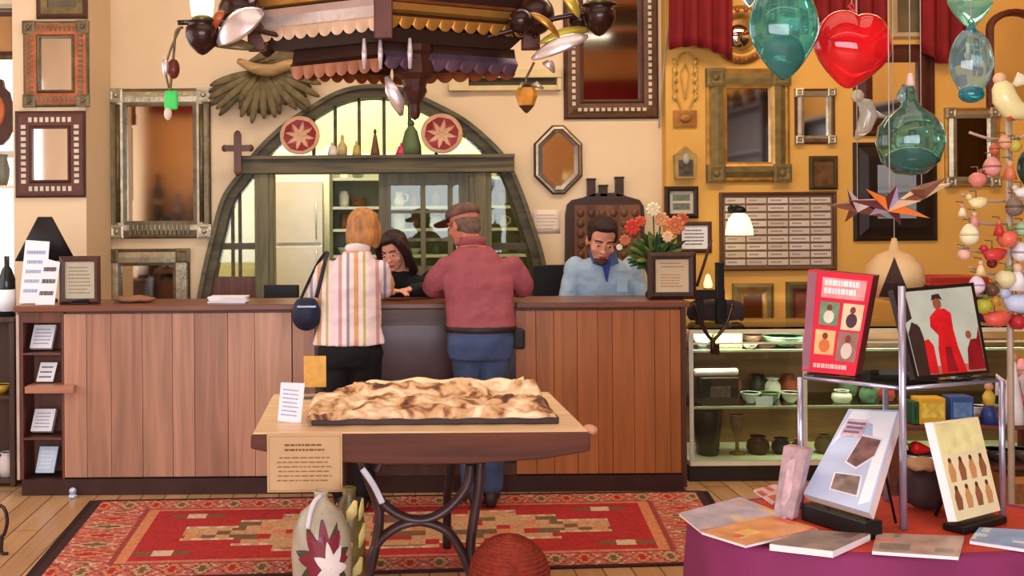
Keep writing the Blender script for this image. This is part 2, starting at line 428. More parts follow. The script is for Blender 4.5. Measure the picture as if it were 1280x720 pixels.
for s_, e_ in ((0, 1), (1, 0)):
    pts = [v for v in inner if v.y < zb0 and ((v.x < cen.x) if s_ == 0 else (v.x > cen.x))]
    xe = px2(320, 300)[0] if s_ == 0 else px2(613, 300)[0]
    poly = [(v.x, v.y) for v in pts]
    poly = poly + [(xe, poly[-1][1]), (xe, poly[0][1])] if s_ == 0 else poly + [(xe, poly[-1][1]), (xe, poly[0][1])]
    mb = MB(); mb.prism(poly, .01, .016); mb.build('pane', gl, ar)
# glazed door standing in the right-hand half
dr = bpy.data.objects.new('door_1', None); COL.objects.link(dr); dr['kind'] = 'structure'; dr.location = (0, YW + .02, 0)
dw = wood((120, 114, 84), (88, 84, 60), 'Z', 3, .55)
dx0, dx1, dz1 = px2(474, 300)[0], px2(586, 300)[0], zb0
cols = [px2(a, 300)[0] for a in (474, 489, 526, 532, 560, 566, 574, 586)]
mb = MB()
ztop, zbot = px2(474, 232)[1], px2(474, 333)[1]
for a, b in ((0, 1), (2, 3), (4, 5), (6, 7)): mb.bx(cols[a], cols[b], -.045, 0, 0, dz1)
mb.bx(dx0, dx1, -.044, 0, ztop, dz1); mb.bx(dx0, dx1, -.044, 0, 0, zbot)
for yy in (265, 300): z = px2(474, yy)[1]; mb.bx(dx0, dx1, -.035, -.01, z - .012, z + .012)
mb.build('door_frame', dw, dr)
for a, b in ((1, 2), (3, 4), (5, 6)):
    mb = MB(); mb.bx(cols[a], cols[b], -.024, -.02, zbot, ztop); mb.build('pane', gl, dr)
mb = MB(); mb.ell((dx0 + .05, -.08, 1.02), (.03, .03, .03)); mb.tube([(dx0 + .05, -.04, 1.02), (dx0 + .05, -.09, 1.02)], .012); mb.build('door_knob', mat((150, 120, 60), r=.3, metal=1), dr)

# ------------------------------------------------------------------ office behind
YB = 10.4
pale = mat((234, 226, 190), r=.8, var=.06, sc=2)
mb = MB(); mb.bx(-2.6, 3.0, YB, YB + .1, 0, 3.6); struct('wall_office_back', mb, pale)
mb = MB(); mb.bx(-2.7, -2.6, YW + .2, YB + .1, 0, 3.6); struct('wall_office_left', mb, pale)
mb = MB(); mb.bx(3.0, 3.1, YW + .2, YB + .1, 0, 3.6); struct('wall_office_right', mb, pale)
mb = MB(); mb.bx(-2.7, 3.1, YW + .2, YB + .1, 3.6, 3.7); struct('ceiling_office', mb, cream)
# white fridge
Yf = 9.95
fx0, fz1 = P(342, 222, Yf - .3).x, P(342, 226, Yf - .3).z; fx1 = P(402, 222, Yf - .3).x
t = thing('refrigerator', 'white two-door refrigerator seen through the left opening of the arch', 'refrigerator', ((fx0 + fx1) / 2, Yf, 0))
w2 = (fx1 - fx0) / 2; white = mat((240, 240, 226), r=.35, var=.03); zm = P(342, 306, Yf - .3).z
mb = MB(); mb.bx(-w2, w2, -.25, .35, .05, fz1); mb.build('body', white, t, bevel=.01)
mb = MB(); mb.bx(-w2, w2, -.3, -.255, zm + .012, fz1); d1 = mb.build('upper_door', white, t, bevel=.008)
mb = MB(); mb.bx(-w2, w2, -.3, -.255, .08, zm - .012); d2 = mb.build('lower_door', white, t, bevel=.008)
for d_, z0, z1 in ((d1, zm + .05, zm + .35), (d2, zm - .35, zm - .05)):
    mb = MB(); mb.tube([(w2 - .05, -.3, z0), (w2 - .05, -.335, z0 + .02), (w2 - .05, -.335, z1 - .02), (w2 - .05, -.3, z1)], .008); mb.build('handle', mat((200, 205, 200), r=.3, metal=.6), d_)
for f_ in (-1, 1):
    mb = MB(); mb.bx(f_ * (w2 - .1) - .03, f_ * (w2 - .1) + .03, -.2, .3, 0, .05); mb.build('foot', mat((40, 40, 40)), t)
# open shelves with crockery
Ys = 9.75
sx0, sx1 = P(412, 300, Ys).x, P(690, 300, Ys).x
zs = [P(460, y_, Ys).z for y_ in (350, 319, 286, 258, 222)]
t = thing('office_shelves', 'greenish open shelf unit full of crockery behind the arch partition', 'shelf unit', ((sx0 + sx1) / 2, Ys, 0))
w2 = (sx1 - sx0) / 2; shw = mat((205, 212, 190), r=.5, var=.06)
mb = MB()
for x in (-w2, w2 - .03): mb.bx(x, x + .03, 0, .35, 0, zs[-1] + .1)
mb.build('side_panel', mat((120, 124, 96), r=.6), t)
mb = MB(); mb.bx(-w2, w2, .35, .37, 0, zs[-1] + .1); mb.build('back_panel', mat((134, 136, 108), r=.7), t)
for z in zs + [.1, .5]:
    mb = MB(); mb.bx(-w2 + .031, w2 - .031, 0, .349, z - .025, z); mb.build('shelf', shw, t)
rr = random.Random(3)
kinds = [('dinner_bowl', 'bowl'), ('glass_bottle', 'bottle'), ('storage_jar', 'jar'), ('pitcher', 'pitcher'), ('plate_stack', 'plates')]
cols_ = [((190, 200, 190), 'pale grey'), ((70, 66, 56), 'dark brown'), ((150, 140, 110), 'tan'), ((96, 110, 90), 'olive green'), ((230, 228, 214), 'white'), ((120, 84, 56), 'brown')]
sname = {4: 'top', 3: 'second', 2: 'third', 1: 'fourth'}
posn = ['at the far left end', 'just left of the door', 'behind the left pane column', 'behind the middle of the glazed door', 'behind the right pane column', 'behind the right post', 'at the far right end']
for si in (4, 3, 2, 1):
    for k, pxx in enumerate((430, 448, 500, 519, 546, 632, 655)):
        kn, kc = kinds[rr.randrange(5)]; cc, cn = cols_[rr.randrange(6)]
        if si >= 3 and k == 2: cc, cn = cols_[4]
        b = P(pxx, 300, Ys); z = zs[si]; loc = (b.x, Ys + .13, z + .001)
        h = rr.uniform(.085, .13); r_ = rr.uniform(.045, .07)
        m_ = mat(cc, r=.35)
        mb = MB()
        if kn == 'dinner_bowl': mb.lathe([(.02, 0), (r_ * .5, 0), (r_ * .9, h * .4), (r_ * 1.1, h * .6), (r_ * 1.04, h * .6), (r_ * .8, h * .36), (.0, .02)], 18)
        elif kn == 'glass_bottle': mb.lathe([(0, 0), (r_ * .6, 0), (r_ * .65, h * .6), (r_ * .3, h * .85), (r_ * .22, h * 1.15), (r_ * .28, h * 1.2), (0, h * 1.2)], 16)
        elif kn == 'storage_jar': mb.lathe([(0, 0), (r_ * .8, 0), (r_ * .9, h * .2), (r_ * .9, h * .8), (r_ * .7, h), (r_ * .75, h * 1.1), (r_ * .2, h * 1.15), (0, h * 1.2)], 18)
        elif kn == 'pitcher':
            mb.lathe([(0, 0), (r_ * .6, 0), (r_ * .9, h * .35), (r_ * .5, h * .8), (r_ * .6, h * 1.1), (r_ * .5, h * 1.1), (0, h * .8)], 18)
            mb.tube([(r_ * .55, 0, h), (r_ * 1.3, 0, h * .8), (r_ * 1.25, 0, h * .45), (r_ * .8, 0, h * .3)], .008)
        else:
            for q in range(5): mb.lathe([(.02, q * .014), (r_ * .7, q * .014), (r_ * 1.25, q * .014 + .018), (r_ * 1.2, q * .014 + .022), (.01, q * .014 + .006)], 20)
        tag(mb.build(kn, m_, loc=loc), f'{cn} {kn.replace("_", " ")} on the {sname[si]} office shelf {posn[k]}', kc, 'crockery on the office shelves')
# dark office desk things just behind the counter, left opening
# ------------------------------------------------------------------ the long panelled counter
YC = 6.31; CT = 1.09; CD = .4
cx0, cx1 = P(23, 500, YC).x, P(858, 500, YC).x
redwood = wood((132, 78, 52), (92, 52, 34), 'X', 3, .35)
cnt = thing('reception_counter', 'long wood panelled reception counter with a dark toe plinth', 'counter', ((cx0 + cx1) / 2, YC, 0))
ox = (cx0 + cx1) / 2
def lx(px): return P(px, 480, YC).x - ox
xs0, xs1 = cx0 - ox, cx1 - ox
xa, xb = lx(394), lx(645)            # glazed bay between
gap = (lx(80))
# carcass behind panels
mb = MB()
mb.bx(gap, xa, .03, CD, .09, CT - .037); mb.bx(xb, xs1 - .03, .03, CD, .09, CT - .037); mb.bx(xa, xb, .3, CD, .09, CT - .037)
mb.bx(xa, xb, .02, .3, .09, .16)
mb.build('carcass', wood((110, 68, 44), (80, 48, 30), 'Z'), cnt)
planks_daylit = [wood(c, tuple(int(v * .8) for v in c), 'Z', 2.4, .42) for c in ((204, 150, 120), (194, 142, 112), (212, 160, 128), (184, 132, 104), (200, 150, 124))]  # left boards: cool daylight put into the wood colour as a pinkish tint
planks_lamplit = [wood(c, tuple(int(v * .84) for v in c), 'Z', 2.4, .4) for c in ((190, 114, 56), (182, 108, 52), (196, 120, 62))]  # right boards: warm lamplight put into the wood colour as orange
def plank_panel(x0, x1, w, mats, seed):
    mb = MB(); rr = random.Random(seed); x = x0
    while x < x1 - .02:
        e = min(x + w * rr.uniform(.75, 1.25), x1)
        if x1 - e < .05: e = x1
        mb.bx(x + .001, e - .001, 0, .03, .1, CT - .05, rr.randrange(len(mats))); x = e
    return mb.build('front_panel', mats, cnt, bevel=.002)
plank_panel(gap, lx(365), .16, planks_daylit, 1)
plank_panel(lx(366), xa, .09, planks_daylit, 2)
plank_panel(xb, xs1 - .03, .11, planks_lamplit, 5)
mb = MB(); mb.bx(xs1 - .03, xs1, -.004, CD, .02, CT - .037); mb.build('end_panel', wood((96, 52, 30), (70, 36, 22), 'Z'), cnt)
mb = MB(); mb.bx(xs0 + .02, xs1 - .02, -.012, CD, 0, .092); mb.build('plinth', mat((62, 34, 28), r=.5, var=.2), cnt)
mb = MB(); mb.bx(xs0 - .02, xa, -.03, CD + .04, CT - .036, CT); mb.bx(xb, xs1 + .02, -.03, CD + .04, CT - .036, CT); mb.bx(xa, xb, -.02, CD + .05, CT - .035, CT - .001)
mb.build('countertop', redwood, cnt, bevel=.006)
# glazed display bay
mb = MB(); mb.bx(xa, xb, .0, .03, CT - .13, CT - .038); mb.bx(xa, xb, -.006, .0, CT - .13, CT - .114); mb.build('bay_rail', wood((100, 66, 46), (70, 44, 30), 'X'), cnt)
mb = MB(); mb.bx(xa, xb, .004, .01, .16, CT - .13); mb.build('bay_glass', pane((226, 212, 216), .28, 1.12), cnt)
mb = MB(); mb.bx(xa, xb, .285, .298, .16, CT - .05); mb.build('bay_back', mat((176, 120, 112), r=.7, var=.3, sc=5), cnt)
mb = MB(); mb.bx(xa + .005, xb - .005, .03, .28, .48, .495); mb.build('bay_shelf', pane((190, 200, 195)), cnt)
# brochure niche at the left end
nl, nr = lx(29), lx(77)
nw = wood((116, 66, 46), (84, 44, 30), 'Z', 2)
mb = MB(); mb.bx(xs0, nl, 0, CD, .09, CT - .037); mb.bx(nr, gap, 0, CD, .09, CT - .037); mb.bx(nl, nr, 0, .1, CT - .1, CT - .037); mb.bx(nl, nr, 0.2, CD, .09, CT - .1); mb.bx(nl, nr, 0, .2, .06, .088)
mb.build('niche', nw, cnt, bevel=.003)
def zy(py): return P(52, py, YC).z
for py in (441, 547):
    mb = MB(); mb.bx(nl + .002, nr - .002, -.005, .2, zy(py) - .012, zy(py)); mb.build('niche_shelf', nw, cnt)
mb = MB(); mb.bx(lx(36), lx(96), -.075, .2, zy(489), zy(481)); mb.build('niche_shelf', wood((196, 140, 110), (168, 112, 84), 'X'), cnt)
mb = MB(); mb.bx(xs0 - .008, xs0 + .008, -.008, .0, .09, CT - .05); mb.build('edge_highlight', mat((190, 170, 160), r=.4), cnt)  # pale strip that paints the highlight down the counter's left edge
def leaflet(name, label, q, th, mats, cat='leaflet', lines=5, back=(0, .02, 0)):
    """folded card between four corner points (tl,tr,br,bl), with its own thickness"""
    q = [Vector(v) for v in q]; c = (q[2] + q[3]) / 2; n = (q[1] - q[0]).cross(q[3] - q[0]).normalized()
    if n.y < 0: n = -n
    t = thing(name, label, cat, c)
    mb = MB(); f = [v - c for v in q]; mb.hexa(f, [v + n * th for v in f]); mb.build('pages', mats[0], t)
    mb = MB(); O = f[3].lerp(f[0], .12).lerp(f[2].lerp(f[1], .12), .1); U = (f[2] - f[3]) * .8; V = (f[0] - f[3]) * .76
    mb.text_lines(O - n * .0004, U, V, lines, seed=len(label)); mb.build('printing', mats[1], t)
    return t
paper = mat((238, 238, 240), r=.6, var=.03); ink = mat((160, 168, 200), r=.7); inkd = mat((90, 80, 76), r=.7); bluep = mat((196, 220, 240), r=.6)
def nq(x0, y0, x1, y1, lean=.03, yo=.05, sk=6):
    return [P(x0 + sk, y0, YC + yo + lean), P(x1 + sk, y0, YC + yo + lean), P(x1, y1, YC + yo), P(x0, y1, YC + yo)]
leaflet('brochure', 'white folded brochure in the topmost niche of the counter end', nq(37, 406, 64, 435, .06), .03, (paper, ink))
leaflet('postcard', 'white bordered grey photo postcard in the second niche of the counter end', nq(45, 453, 66, 477, .03), .006, (paper, mat((110, 100, 110))), 'postcard', 3)
leaflet('brochure', 'thick white brochure stack in the third niche of the counter end', nq(38, 511, 64, 539, .05), .04, (paper, ink))
leaflet('brochure', 'tall pale blue brochure in the bottom niche of the counter end', nq(44, 558, 67, 591, .05), .02, (bluep, paper))

# papers and small wares inside the glazed bay
for i, (px, w_, h_, c_, lab) in enumerate(((478, .04, .1, (206, 206, 226), 'pale lilac greeting card, leftmost in the glazed counter bay'), (499, .042, .12, (226, 226, 236), 'white greeting card, second from left in the glazed counter bay'), (520, .042, .09, (196, 170, 176), 'pinkish greeting card, third from left in the glazed counter bay'), (541, .042, .1, (170, 150, 160), 'mauve greeting card right of the pinkish one in the glazed counter bay'))):
    x = P(px, 480, YC + .2).x; t = thing('greeting_card', lab, 'card', (x, YC + .2, .4965), R((i % 2) * 14 - 7), 'cards in the glazed counter bay')
    mb = MB(); mb.hexa([(-w_, 0, 0), (w_, 0, 0), (w_, .02, h_), (-w_, .02, h_)], [(-w_, .004, 0), (w_, .004, 0), (w_, .024, h_), (-w_, .024, h_)]); mb.build('front_leaf', mat(c_, r=.5, var=.3, sc=30), t)
    mb = MB(); mb.hexa([(-w_, .06, 0), (w_, .06, 0), (w_, .026, h_), (-w_, .026, h_)], [(-w_, .064, 0), (w_, .064, 0), (w_, .03, h_), (-w_, .03, h_)]); mb.build('back_leaf', mat(c_, r=.5), t)
# ------------------------------------------------------------------ things hung on the walls
YR = YW - .12
def hang(name, label, cat, x0, y0, x1, y1, Y, group=None):
    c = P((x0 + x1) / 2, (y0 + y1) / 2, Y); k = Y / F
    t = thing(name, label, cat, c, 0, group)
    return t, (x1 - x0) * k / 2, (y1 - y0) * k / 2, k
def rect(w, h): return [(-w, -h), (w, -h), (w, h), (-w, h)]
def framed(name, label, cat, x0, y0, x1, y1, Y, steps, mats, fill, fname='mirror_glass', outer='frame', liner=None, tilt=0):
    """steps = [(width px, height m at the end of the step, material index)]"""
    t, w, h, k = hang(name, label, cat, x0, y0, x1, y1, Y)
    prof = [(0, 0), (0, steps[0][1] * .6)]; mi = [steps[0][2]]; d = 0
    for (pw, hh, m_) in steps:
        prof.append((d + pw * k * .5, hh)); mi.append(m_); d += pw * k; prof.append((d, hh * .92)); mi.append(m_)
    prof.append((d, .006)); mi.append(steps[-1][2])
    mb = MB(); mb.rings2(rect(w, h), prof, mi); mb.bx(-w + .004, w - .004, -.004, -.001, -h + .004, h - .004); mb.build(outer, mats, t)
    mb = MB(); mb.bx(-w + d, w - d, -.012, -.005, -h + d, h - d); g = mb.build(fname, fill, t)
    t['_d'] = d
    if tilt: t.rotation_euler = (R(tilt), 0, 0); t.location.y -= math.sin(abs(R(tilt))) * h
    return t, w, h, d, k
def studs(t, w, h, inset, n, m, r=.008, name='studs', hgt=.03):
    mb = MB()
    for q in range(n[0]):
        x = -w + (q + .5) * 2 * w / n[0]
        for z in (-h + inset, h - inset): mb.ell((x, -hgt, z), (r * 1.2, .006, r), 8, 5)
    for q in range(n[1]):
        z = -h + (q + .5) * 2 * h / n[1]
        for x in (-w + inset, w - inset): mb.ell((x, -hgt, z), (r, .006, r * 1.2), 8, 5)
    return tag(mb.build(name, m, t))
def corners(t, w, h, s, m, hgt=.04, dome=True):
    for x in (-1, 1):
        for z in (-1, 1):
            mb = MB(); cx_, cz_ = x * (w - s / 2), z * (h - s / 2)
            mb.rings2([(cx_ - s / 2, cz_ - s / 2), (cx_ + s / 2, cz_ - s / 2), (cx_ + s / 2, cz_ + s / 2), (cx_ - s / 2, cz_ + s / 2)], [(-.002, 0), (-.002, hgt), (s * .15, hgt + .004), (s * .3, hgt)], 0, 0)
            if dome: mb.ell((cx_, -hgt, cz_), (s * .2, .012, s * .2), 10, 6)
            mb.build('corner_block', m, t)
def stripsin(t, w, h, d0, d1, n, m, name='inlay', hgt=.033):
    """little inlaid bars along the four sides of a moulding between insets d0,d1, one strip per side"""
    nx, nz = n
    for z in (-1, 1):
        mb = MB()
        for q in range(nx):
            x = -w + d1 + (q + .5) * (2 * w - 2 * d1) / nx; s = (2 * w - 2 * d1) / nx * .3
            zc = z * (h - (d0 + d1) / 2); mb.bx(x - s, x + s, -hgt, -hgt + .01, zc - (d1 - d0) * .3, zc + (d1 - d0) * .3)
        mb.build(name, m, t)
    for x in (-1, 1):
        mb = MB()
        for q in range(nz):
            z = -h + d1 + (q + .5) * (2 * h - 2 * d1) / nz; s = (2 * h - 2 * d1) / nz * .3
            xc = x * (w - (d0 + d1) / 2); mb.bx(xc - (d1 - d0) * .3, xc + (d1 - d0) * .3, -hgt, -hgt + .01, z - s, z + s)
        mb.build(name, m, t)
tin = mat((176, 166, 140), r=.38, metal=.75, var=.25, sc=14, bump=.3, bsc=40)
tind = mat((112, 98, 72), r=.45, metal=.6, var=.3, sc=12, bump=.3, bsc=30)
copper = mat((176, 96, 58), r=.45, metal=.45, var=.25, sc=10, bump=.2)
dkbrown = mat((78, 44, 30), r=.5, var=.25, sc=12)
ivory = mat((214, 200, 176), r=.5, var=.1)
gold = mat((176, 134, 66), r=.4, metal=.55, var=.3, sc=10)
olive = mat((122, 104, 62), r=.5, metal=.3, var=.25, sc=14, bump=.2)
black = mat((22, 20, 20), r=.35, var=.2)
# --- left pier
t, w, h, d, k = framed('copper_mirror', 'reddish copper framed mirror at the top of the left pier', 'mirror', 30, 27, 112, 134, YP, [(4, .025, 1), (13, .035, 0), (4, .045, 1)], [copper, tind], MIRROR)
corners(t, w, h, 15 * k, tind, .036); stripsin(t, w, h, 5 * k, 15 * k, (9, 12), tind, hgt=.036)
t, w, h, d, k = framed('inlaid_mirror', 'square dark brown mirror inlaid with pale dots, on the left pier', 'mirror', 20, 139, 108, 247, YP, [(5, .03, 0), (13, .03, 1), (4, .04, 0)], [dkbrown, mat((98, 52, 36), r=.45, var=.2)], MIRROR)
stripsin(t, w, h, 6 * k, 16 * k, (8, 10), ivory, 'dot_inlay', .034)
t, w, h, d, k = framed('framed_picture', 'dark olive picture frame cut by the photo top above the copper mirror', 'frame', 46, -50, 110, 24, YP, [(6, .03, 0), (8, .025, 1)], [dkbrown, olive], mat((96, 84, 62), r=.6, var=.3, sc=5), 'picture')
t, w, h, d, k = framed('framed_picture', 'small brown frame with tan picture at the far top left corner', 'frame', -34, 11, 27, 75, YP + .3, [(5, .03, 0), (5, .025, 1)], [tind, dkbrown], mat((186, 140, 86), r=.6, var=.2, sc=4), 'picture')
t = thing('hanging_carving', 'dark brown stepped wood carving at the left photo edge beside the copper mirror', 'carving', P(2, 140, YP + .3))
k = (YP + .3) / F
mb = MB(); mb.prism([(-14 * k, 40 * k), (4 * k, 40 * k), (6 * k, 30 * k), (12 * k, 24 * k), (15 * k, 10 * k), (15 * k, -24 * k), (10 * k, -34 * k), (2 * k, -42 * k), (-14 * k, -42 * k)], -.06, 0); mb.build('panel', dkbrown, t, bevel=.008)
mb = MB(); mb.ell((0, -.06, 0), (.05, .02, .11)); mb.build('boss', copper, t)
t = thing('pewter_vase', 'grey green blurred vase shape at left edge under the stepped carving', 'vase', P(4, 232, YP + .3))
mb = MB(); mb.lathe([(0, 0), (.03, 0), (.045, .06), (.05, .12), (.03, .2), (.035, .23), (0, .22)], 18); mb.build('body', mat((120, 120, 104), r=.4, metal=.3), t)
mb = MB(); mb.bx(-.25, .12, -.1, .1, -.02, -.001); mb.build('shelf_bracket', cream, t)
# --- main wall
t, w, h, d, k = framed('tin_mirror', 'large upright silver tin mirror hung left of the arch', 'mirror', 138, 111, 264, 298, YW, [(4, .03, 1), (13, .045, 0), (5, .04, 1)], [tin, tind], MIRROR)
corners(t, w, h, 17 * k, tin, .05); 
mb = MB()
for q in range(14): mb.bx(-w + 25 * k + q * (2 * w - 50 * k) / 14, -w + 25 * k + (q + .7) * (2 * w - 50 * k) / 14, -.06, -.03, -h + 5 * k, -h + 17 * k)
for x in (-1, 1): mb.tube([(x * (w - 11 * k), -.05, -h + 20 * k), (x * (w - 11 * k), -.05, h - 20 * k)], 3 * k)
mb.build('fluted_trim', tind, t)
t, w, h, d, k = framed('low_mirror', 'lower grey tin mirror half hidden behind the counter under the large silver one', 'mirror', 132, 311, 238, 398, YW, [(4, .03, 1), (13, .04, 0), (4, .035, 1)], [tin, tind], MIRROR)
corners(t, w, h, 17 * k, tind, .045, False)
t, w, h, d, k = framed('brown_wall_mirror', 'big brown mirror with pale dotted inner trim, above the octagonal mirror', 'mirror', 704, -40, 822, 149, YW, [(5, .03, 0), (14, .045, 1), (5, .05, 0)], [dkbrown, mat((108, 74, 48), r=.5, var=.25)], MIRROR)
stripsin(t, w, h, 8 * k, 15 * k, (12, 20), ivory, 'dot_trim', .048)
# octagonal mirror
t, w, h, k = hang('octagonal_mirror', 'tall octagonal mirror with silver frame right of the arch', 'mirror', 667, 157, 727, 243, YW)
cc = .38 * w * 2; poly = [(-w + cc, -h), (w - cc, -h), (w, -h + cc), (w, h - cc), (w - cc, h), (-w + cc, h), (-w, h - cc), (-w, -h + cc)]
mb = MB(); mb.rings2(poly, [(0, 0), (0, .03), (.012, .045), (.03, .05), (.036, .042)], [1, 1, 0, 1]); mb.build('frame', [tin, dkbrown], t)
mb = MB(); mb.rings2(poly, [(.036, .04), (.065, .03)], 0); mb.build('bevelled_border', mat((206, 206, 200), r=.12, metal=.9, var=.05), t)
mb = MB(); mb.rings2(poly, [(.065, .01), (.065, .03), (.066, .03)], 0, 0); mb.build('mirror_glass', MIRROR, t)
# carved headboard
t, w, h, k = hang('carved_headboard', 'dark carved wood headboard with three finials behind the clerk', 'headboard', 705, 222, 805, 345, YW)
def pz(px, py, Y=YW, c=None):
    p = P(px, py, Y); return (p.x - t.location.x, p.z - t.location.z)
dw1 = wood((72, 44, 30), (44, 26, 18), 'X', 3, .5)
out = [pz(*q) for q in ((706, 900), (706, 268), (708, 256), (714, 250), (728, 247), (741, 241), (770, 241), (784, 246), (798, 250), (803, 258), (804, 270), (804, 900))]
mb = MB(); mb.prism([(x, max(z, .002 - t.location.z)) for x, z in out], -.05, -.003); mb.build('board', dw1, t, bevel=.006)
mb = MB()
mb.bx(pz(714, 0)[0], pz(796, 0)[0], -.062, -.05, pz(0, 392)[1], pz(0, 262)[1]); mb.build('panel', wood((132, 84, 50), (88, 50, 30), 'Z', 2), t)
mb = MB()
for q in range(6):
    for r_ in range(8):
        mb.ell((pz(722 + q * 13.5, 0)[0], -.062, pz(0, 272 + r_ * 13)[1]), (.03, .012, .033), 8, 5)
mb.build('carved_rosettes', wood((120, 74, 44), (78, 44, 26), 'Z', 2), t)
for q, (a, b, c) in enumerate(((733, 743, 223), (748, 758, 231), (768, 778, 221))):
    mb = MB(); x0, z1 = pz(a, c); x1, z0 = pz(b, 246); mb.bx(x0, x1, -.05, -.003, z0, z1 - .012); mb.bx(x0 - .006, x1 + .006, -.055, -.003, z1 - .014, z1); mb.build('finial', dw1, t, bevel=.004)
# notice paper, vent
t, w, h, k = hang('paper_notice', 'faint white paper notice on the wall left of the headboard', 'notice', 666, 262, 700, 292, YW)
mb = MB(); mb.grid(lambda u, v: Vector(((u - .5) * 2 * w, -.003 - .004 * math.sin(v * 3), (v - .5) * 2 * h)), 4, 4, lambda u, v: 0, True); mb.build('sheet', mat((244, 224, 206), r=.7, var=.03), t, solid=.001)
mb = MB(); mb.text_lines((-w * .8, -.0085, -h * .7), (w * 1.6, 0, 0), (0, 0, h * 1.4), 5, seed=4); mb.build('printing', mat((214, 190, 176), r=.7), t)
t, w, h, k = hang('wall_vent', 'cream wall air vent with a dark slot above the arch right side', 'vent', 560, 88, 700, 114, YW)
mb = MB(); mb.bx(-w, w, -.07, 0, h * .2, h); mb.bx(-w, w, -.05, 0, -h, -h * .5); mb.bx(-w, -w + 25 * k, -.06, 0, -h, h); mb.bx(w - 5 * k, w, -.06, 0, -h, h); mb.bx(-w, w, -.01, 0, -h, h); mb.build('grille', mat((226, 204, 150), r=.5), t, bevel=.004)
mb = MB(); mb.bx(-w + 26 * k, w - 6 * k, -.03, -.012, -h * .48, h * .18); mb.build('slot', mat((66, 58, 34), r=.6), t)
# cross on the arch
t, w, h, k = hang('hanging_cross', 'dark wooden cross fixed at the left end of the arch beam', 'cross', 282, 168, 314, 216, YW - .17)
t.location.y = YW - .215
mb = MB()
mb.bx(-.028, .028, -.02, .02, -h, h); mb.bx(-w, -.029, -.02, .02, h * .1, h * .42); mb.bx(.029, w, -.02, .02, h * .1, h * .42)
for x, z in ((-w, h * .26), (w, h * .26), (0, h), (0, -h)): mb.ell((x, 0, z), (.025, .024, .028), 10, 6)
tag(mb.build('crucifix_body', wood((104, 62, 42), (70, 40, 28), 'Z', 3), t))
# plates on the beam
def plate(label, px, py, r, seed):
    t = thing('star_plate', label, 'plate', P(px, py, YW - .13) )
    R0 = r * (YW - .13) / F
    M = Matrix.Rotation(R(90 - 12), 3, 'X')
    mb = MB(); mb.lathe([(0, -.004), (R0 * .6, -.004), (R0, .018), (R0 * .99, .024), (R0 * .6, .003), (0, .003)], 40, M=M); mb.build('dish', mat((206, 160, 126), r=.35, var=.1), t)
    mb = MB()
    def pt(a, q): return M @ Vector((q * math.cos(a), q * math.sin(a), .006 + .02 * max(0, (q / R0 - .6) / .4)))
    n = 8
    for i in range(n):
        a0 = 2 * PI * i / n + .2; da = PI / n
        mb.add([pt(a0 - da, R0 * .8), pt(a0 - da * .6, R0 * .56), pt(a0, R0 * .4), pt(a0 + da * .6, R0 * .56), pt(a0 + da, R0 * .8), pt(a0, R0 * .83)], [(0, 1, 2, 3, 4, 5)], 0)
        mb.add([pt(a0 - da, R0 * .78), pt(a0 - da * .5, R0 * .46), pt(a0, R0 * .32), pt(a0 + da * .5, R0 * .46)], [(0, 1, 2, 3)], 1 if i % 2 else 0)
    for i in range(6):
        a0 = PI * i / 3; mb.add([pt(a0 - .4, R0 * .08), pt(a0, R0 * .34), pt(a0 + .4, R0 * .08)], [(0, 1, 2)], 2)
    mb.build('star_pattern', [mat((136, 26, 24), r=.4, var=.15), mat((160, 60, 46), r=.4), mat((206, 150, 110), r=.4)], t, solid=.002)
    t.location.z = zb1 + R0 * .985
    return t
plate('dark red star patterned plate on the left of the arch beam', 375, 173, 25, 1)
plate('dark red star plate with pale rim on the right of the arch beam', 552, 171, 26, 2)
# figurines along the beam
def figurine(label, px, h_px, w_px, col, kind, col2=None):
    y = YW - .08; t = thing('beam_ornament', label, 'ornament', (P(px, 195, y).x, y, zb1 + .001)); k = y / F; h = h_px * k; w = w_px * k / 2
    m1 = mat(col, r=.5, var=.1)
    mb = MB()
    if kind == 'cone': mb.lathe([(0, 0), (w, 0), (w * .9, h * .15), (w * .35, h * .8), (0, h)], 14)
    elif kind == 'bottle': mb.lathe([(0, 0), (w, 0), (w, h * .5), (w * .4, h * .7), (w * .35, h), (0, h)], 14)
    elif kind == 'bell': mb.lathe([(0, 0), (w, .0), (w * .95, h * .3), (w * .6, h * .75), (w * .15, h * .95), (0, h)], 16)
    elif kind == 'saint':
        mb.lathe([(0, 0), (w, 0), (w * .8, h * .3), (w * .6, h * .6), (w * .3, h * .7), (0, h * .72)], 12)
    mb.build('body', m1, t)
    m2 = mat(col2 or (210, 180, 150), r=.5)
    mb = MB(); mb.ell((0, 0, h * (.8 if kind == 'saint' else .98)), (w * .34, w * .34, h * .12), 10, 8); mb.build('head', m2, t)
figurine('small white and gold bottle ornament on the beam near the left plate', 428, 24, 12, (196, 176, 120), 'bottle')
figurine('tiny pale saint figure on the beam left of the middle', 416, 18, 14, (222, 214, 196), 'saint')
figurine('thin brown pointed ornament standing at the middle of the beam', 469, 30, 12, (112, 76, 50), 'cone', (90, 60, 40))
figurine('green bell shaped ornament on the beam beside the right plate', 514, 40, 26, (96, 112, 72), 'bell', (70, 90, 60))
figurine('bright pink small ornament on the beam in front of green bell', 503, 17, 18, (214, 66, 100), 'saint', (214, 66, 100))
figurine('little yellow saint figure on the beam just left of the thin brown one', 446, 20, 12, (190, 172, 96), 'saint')
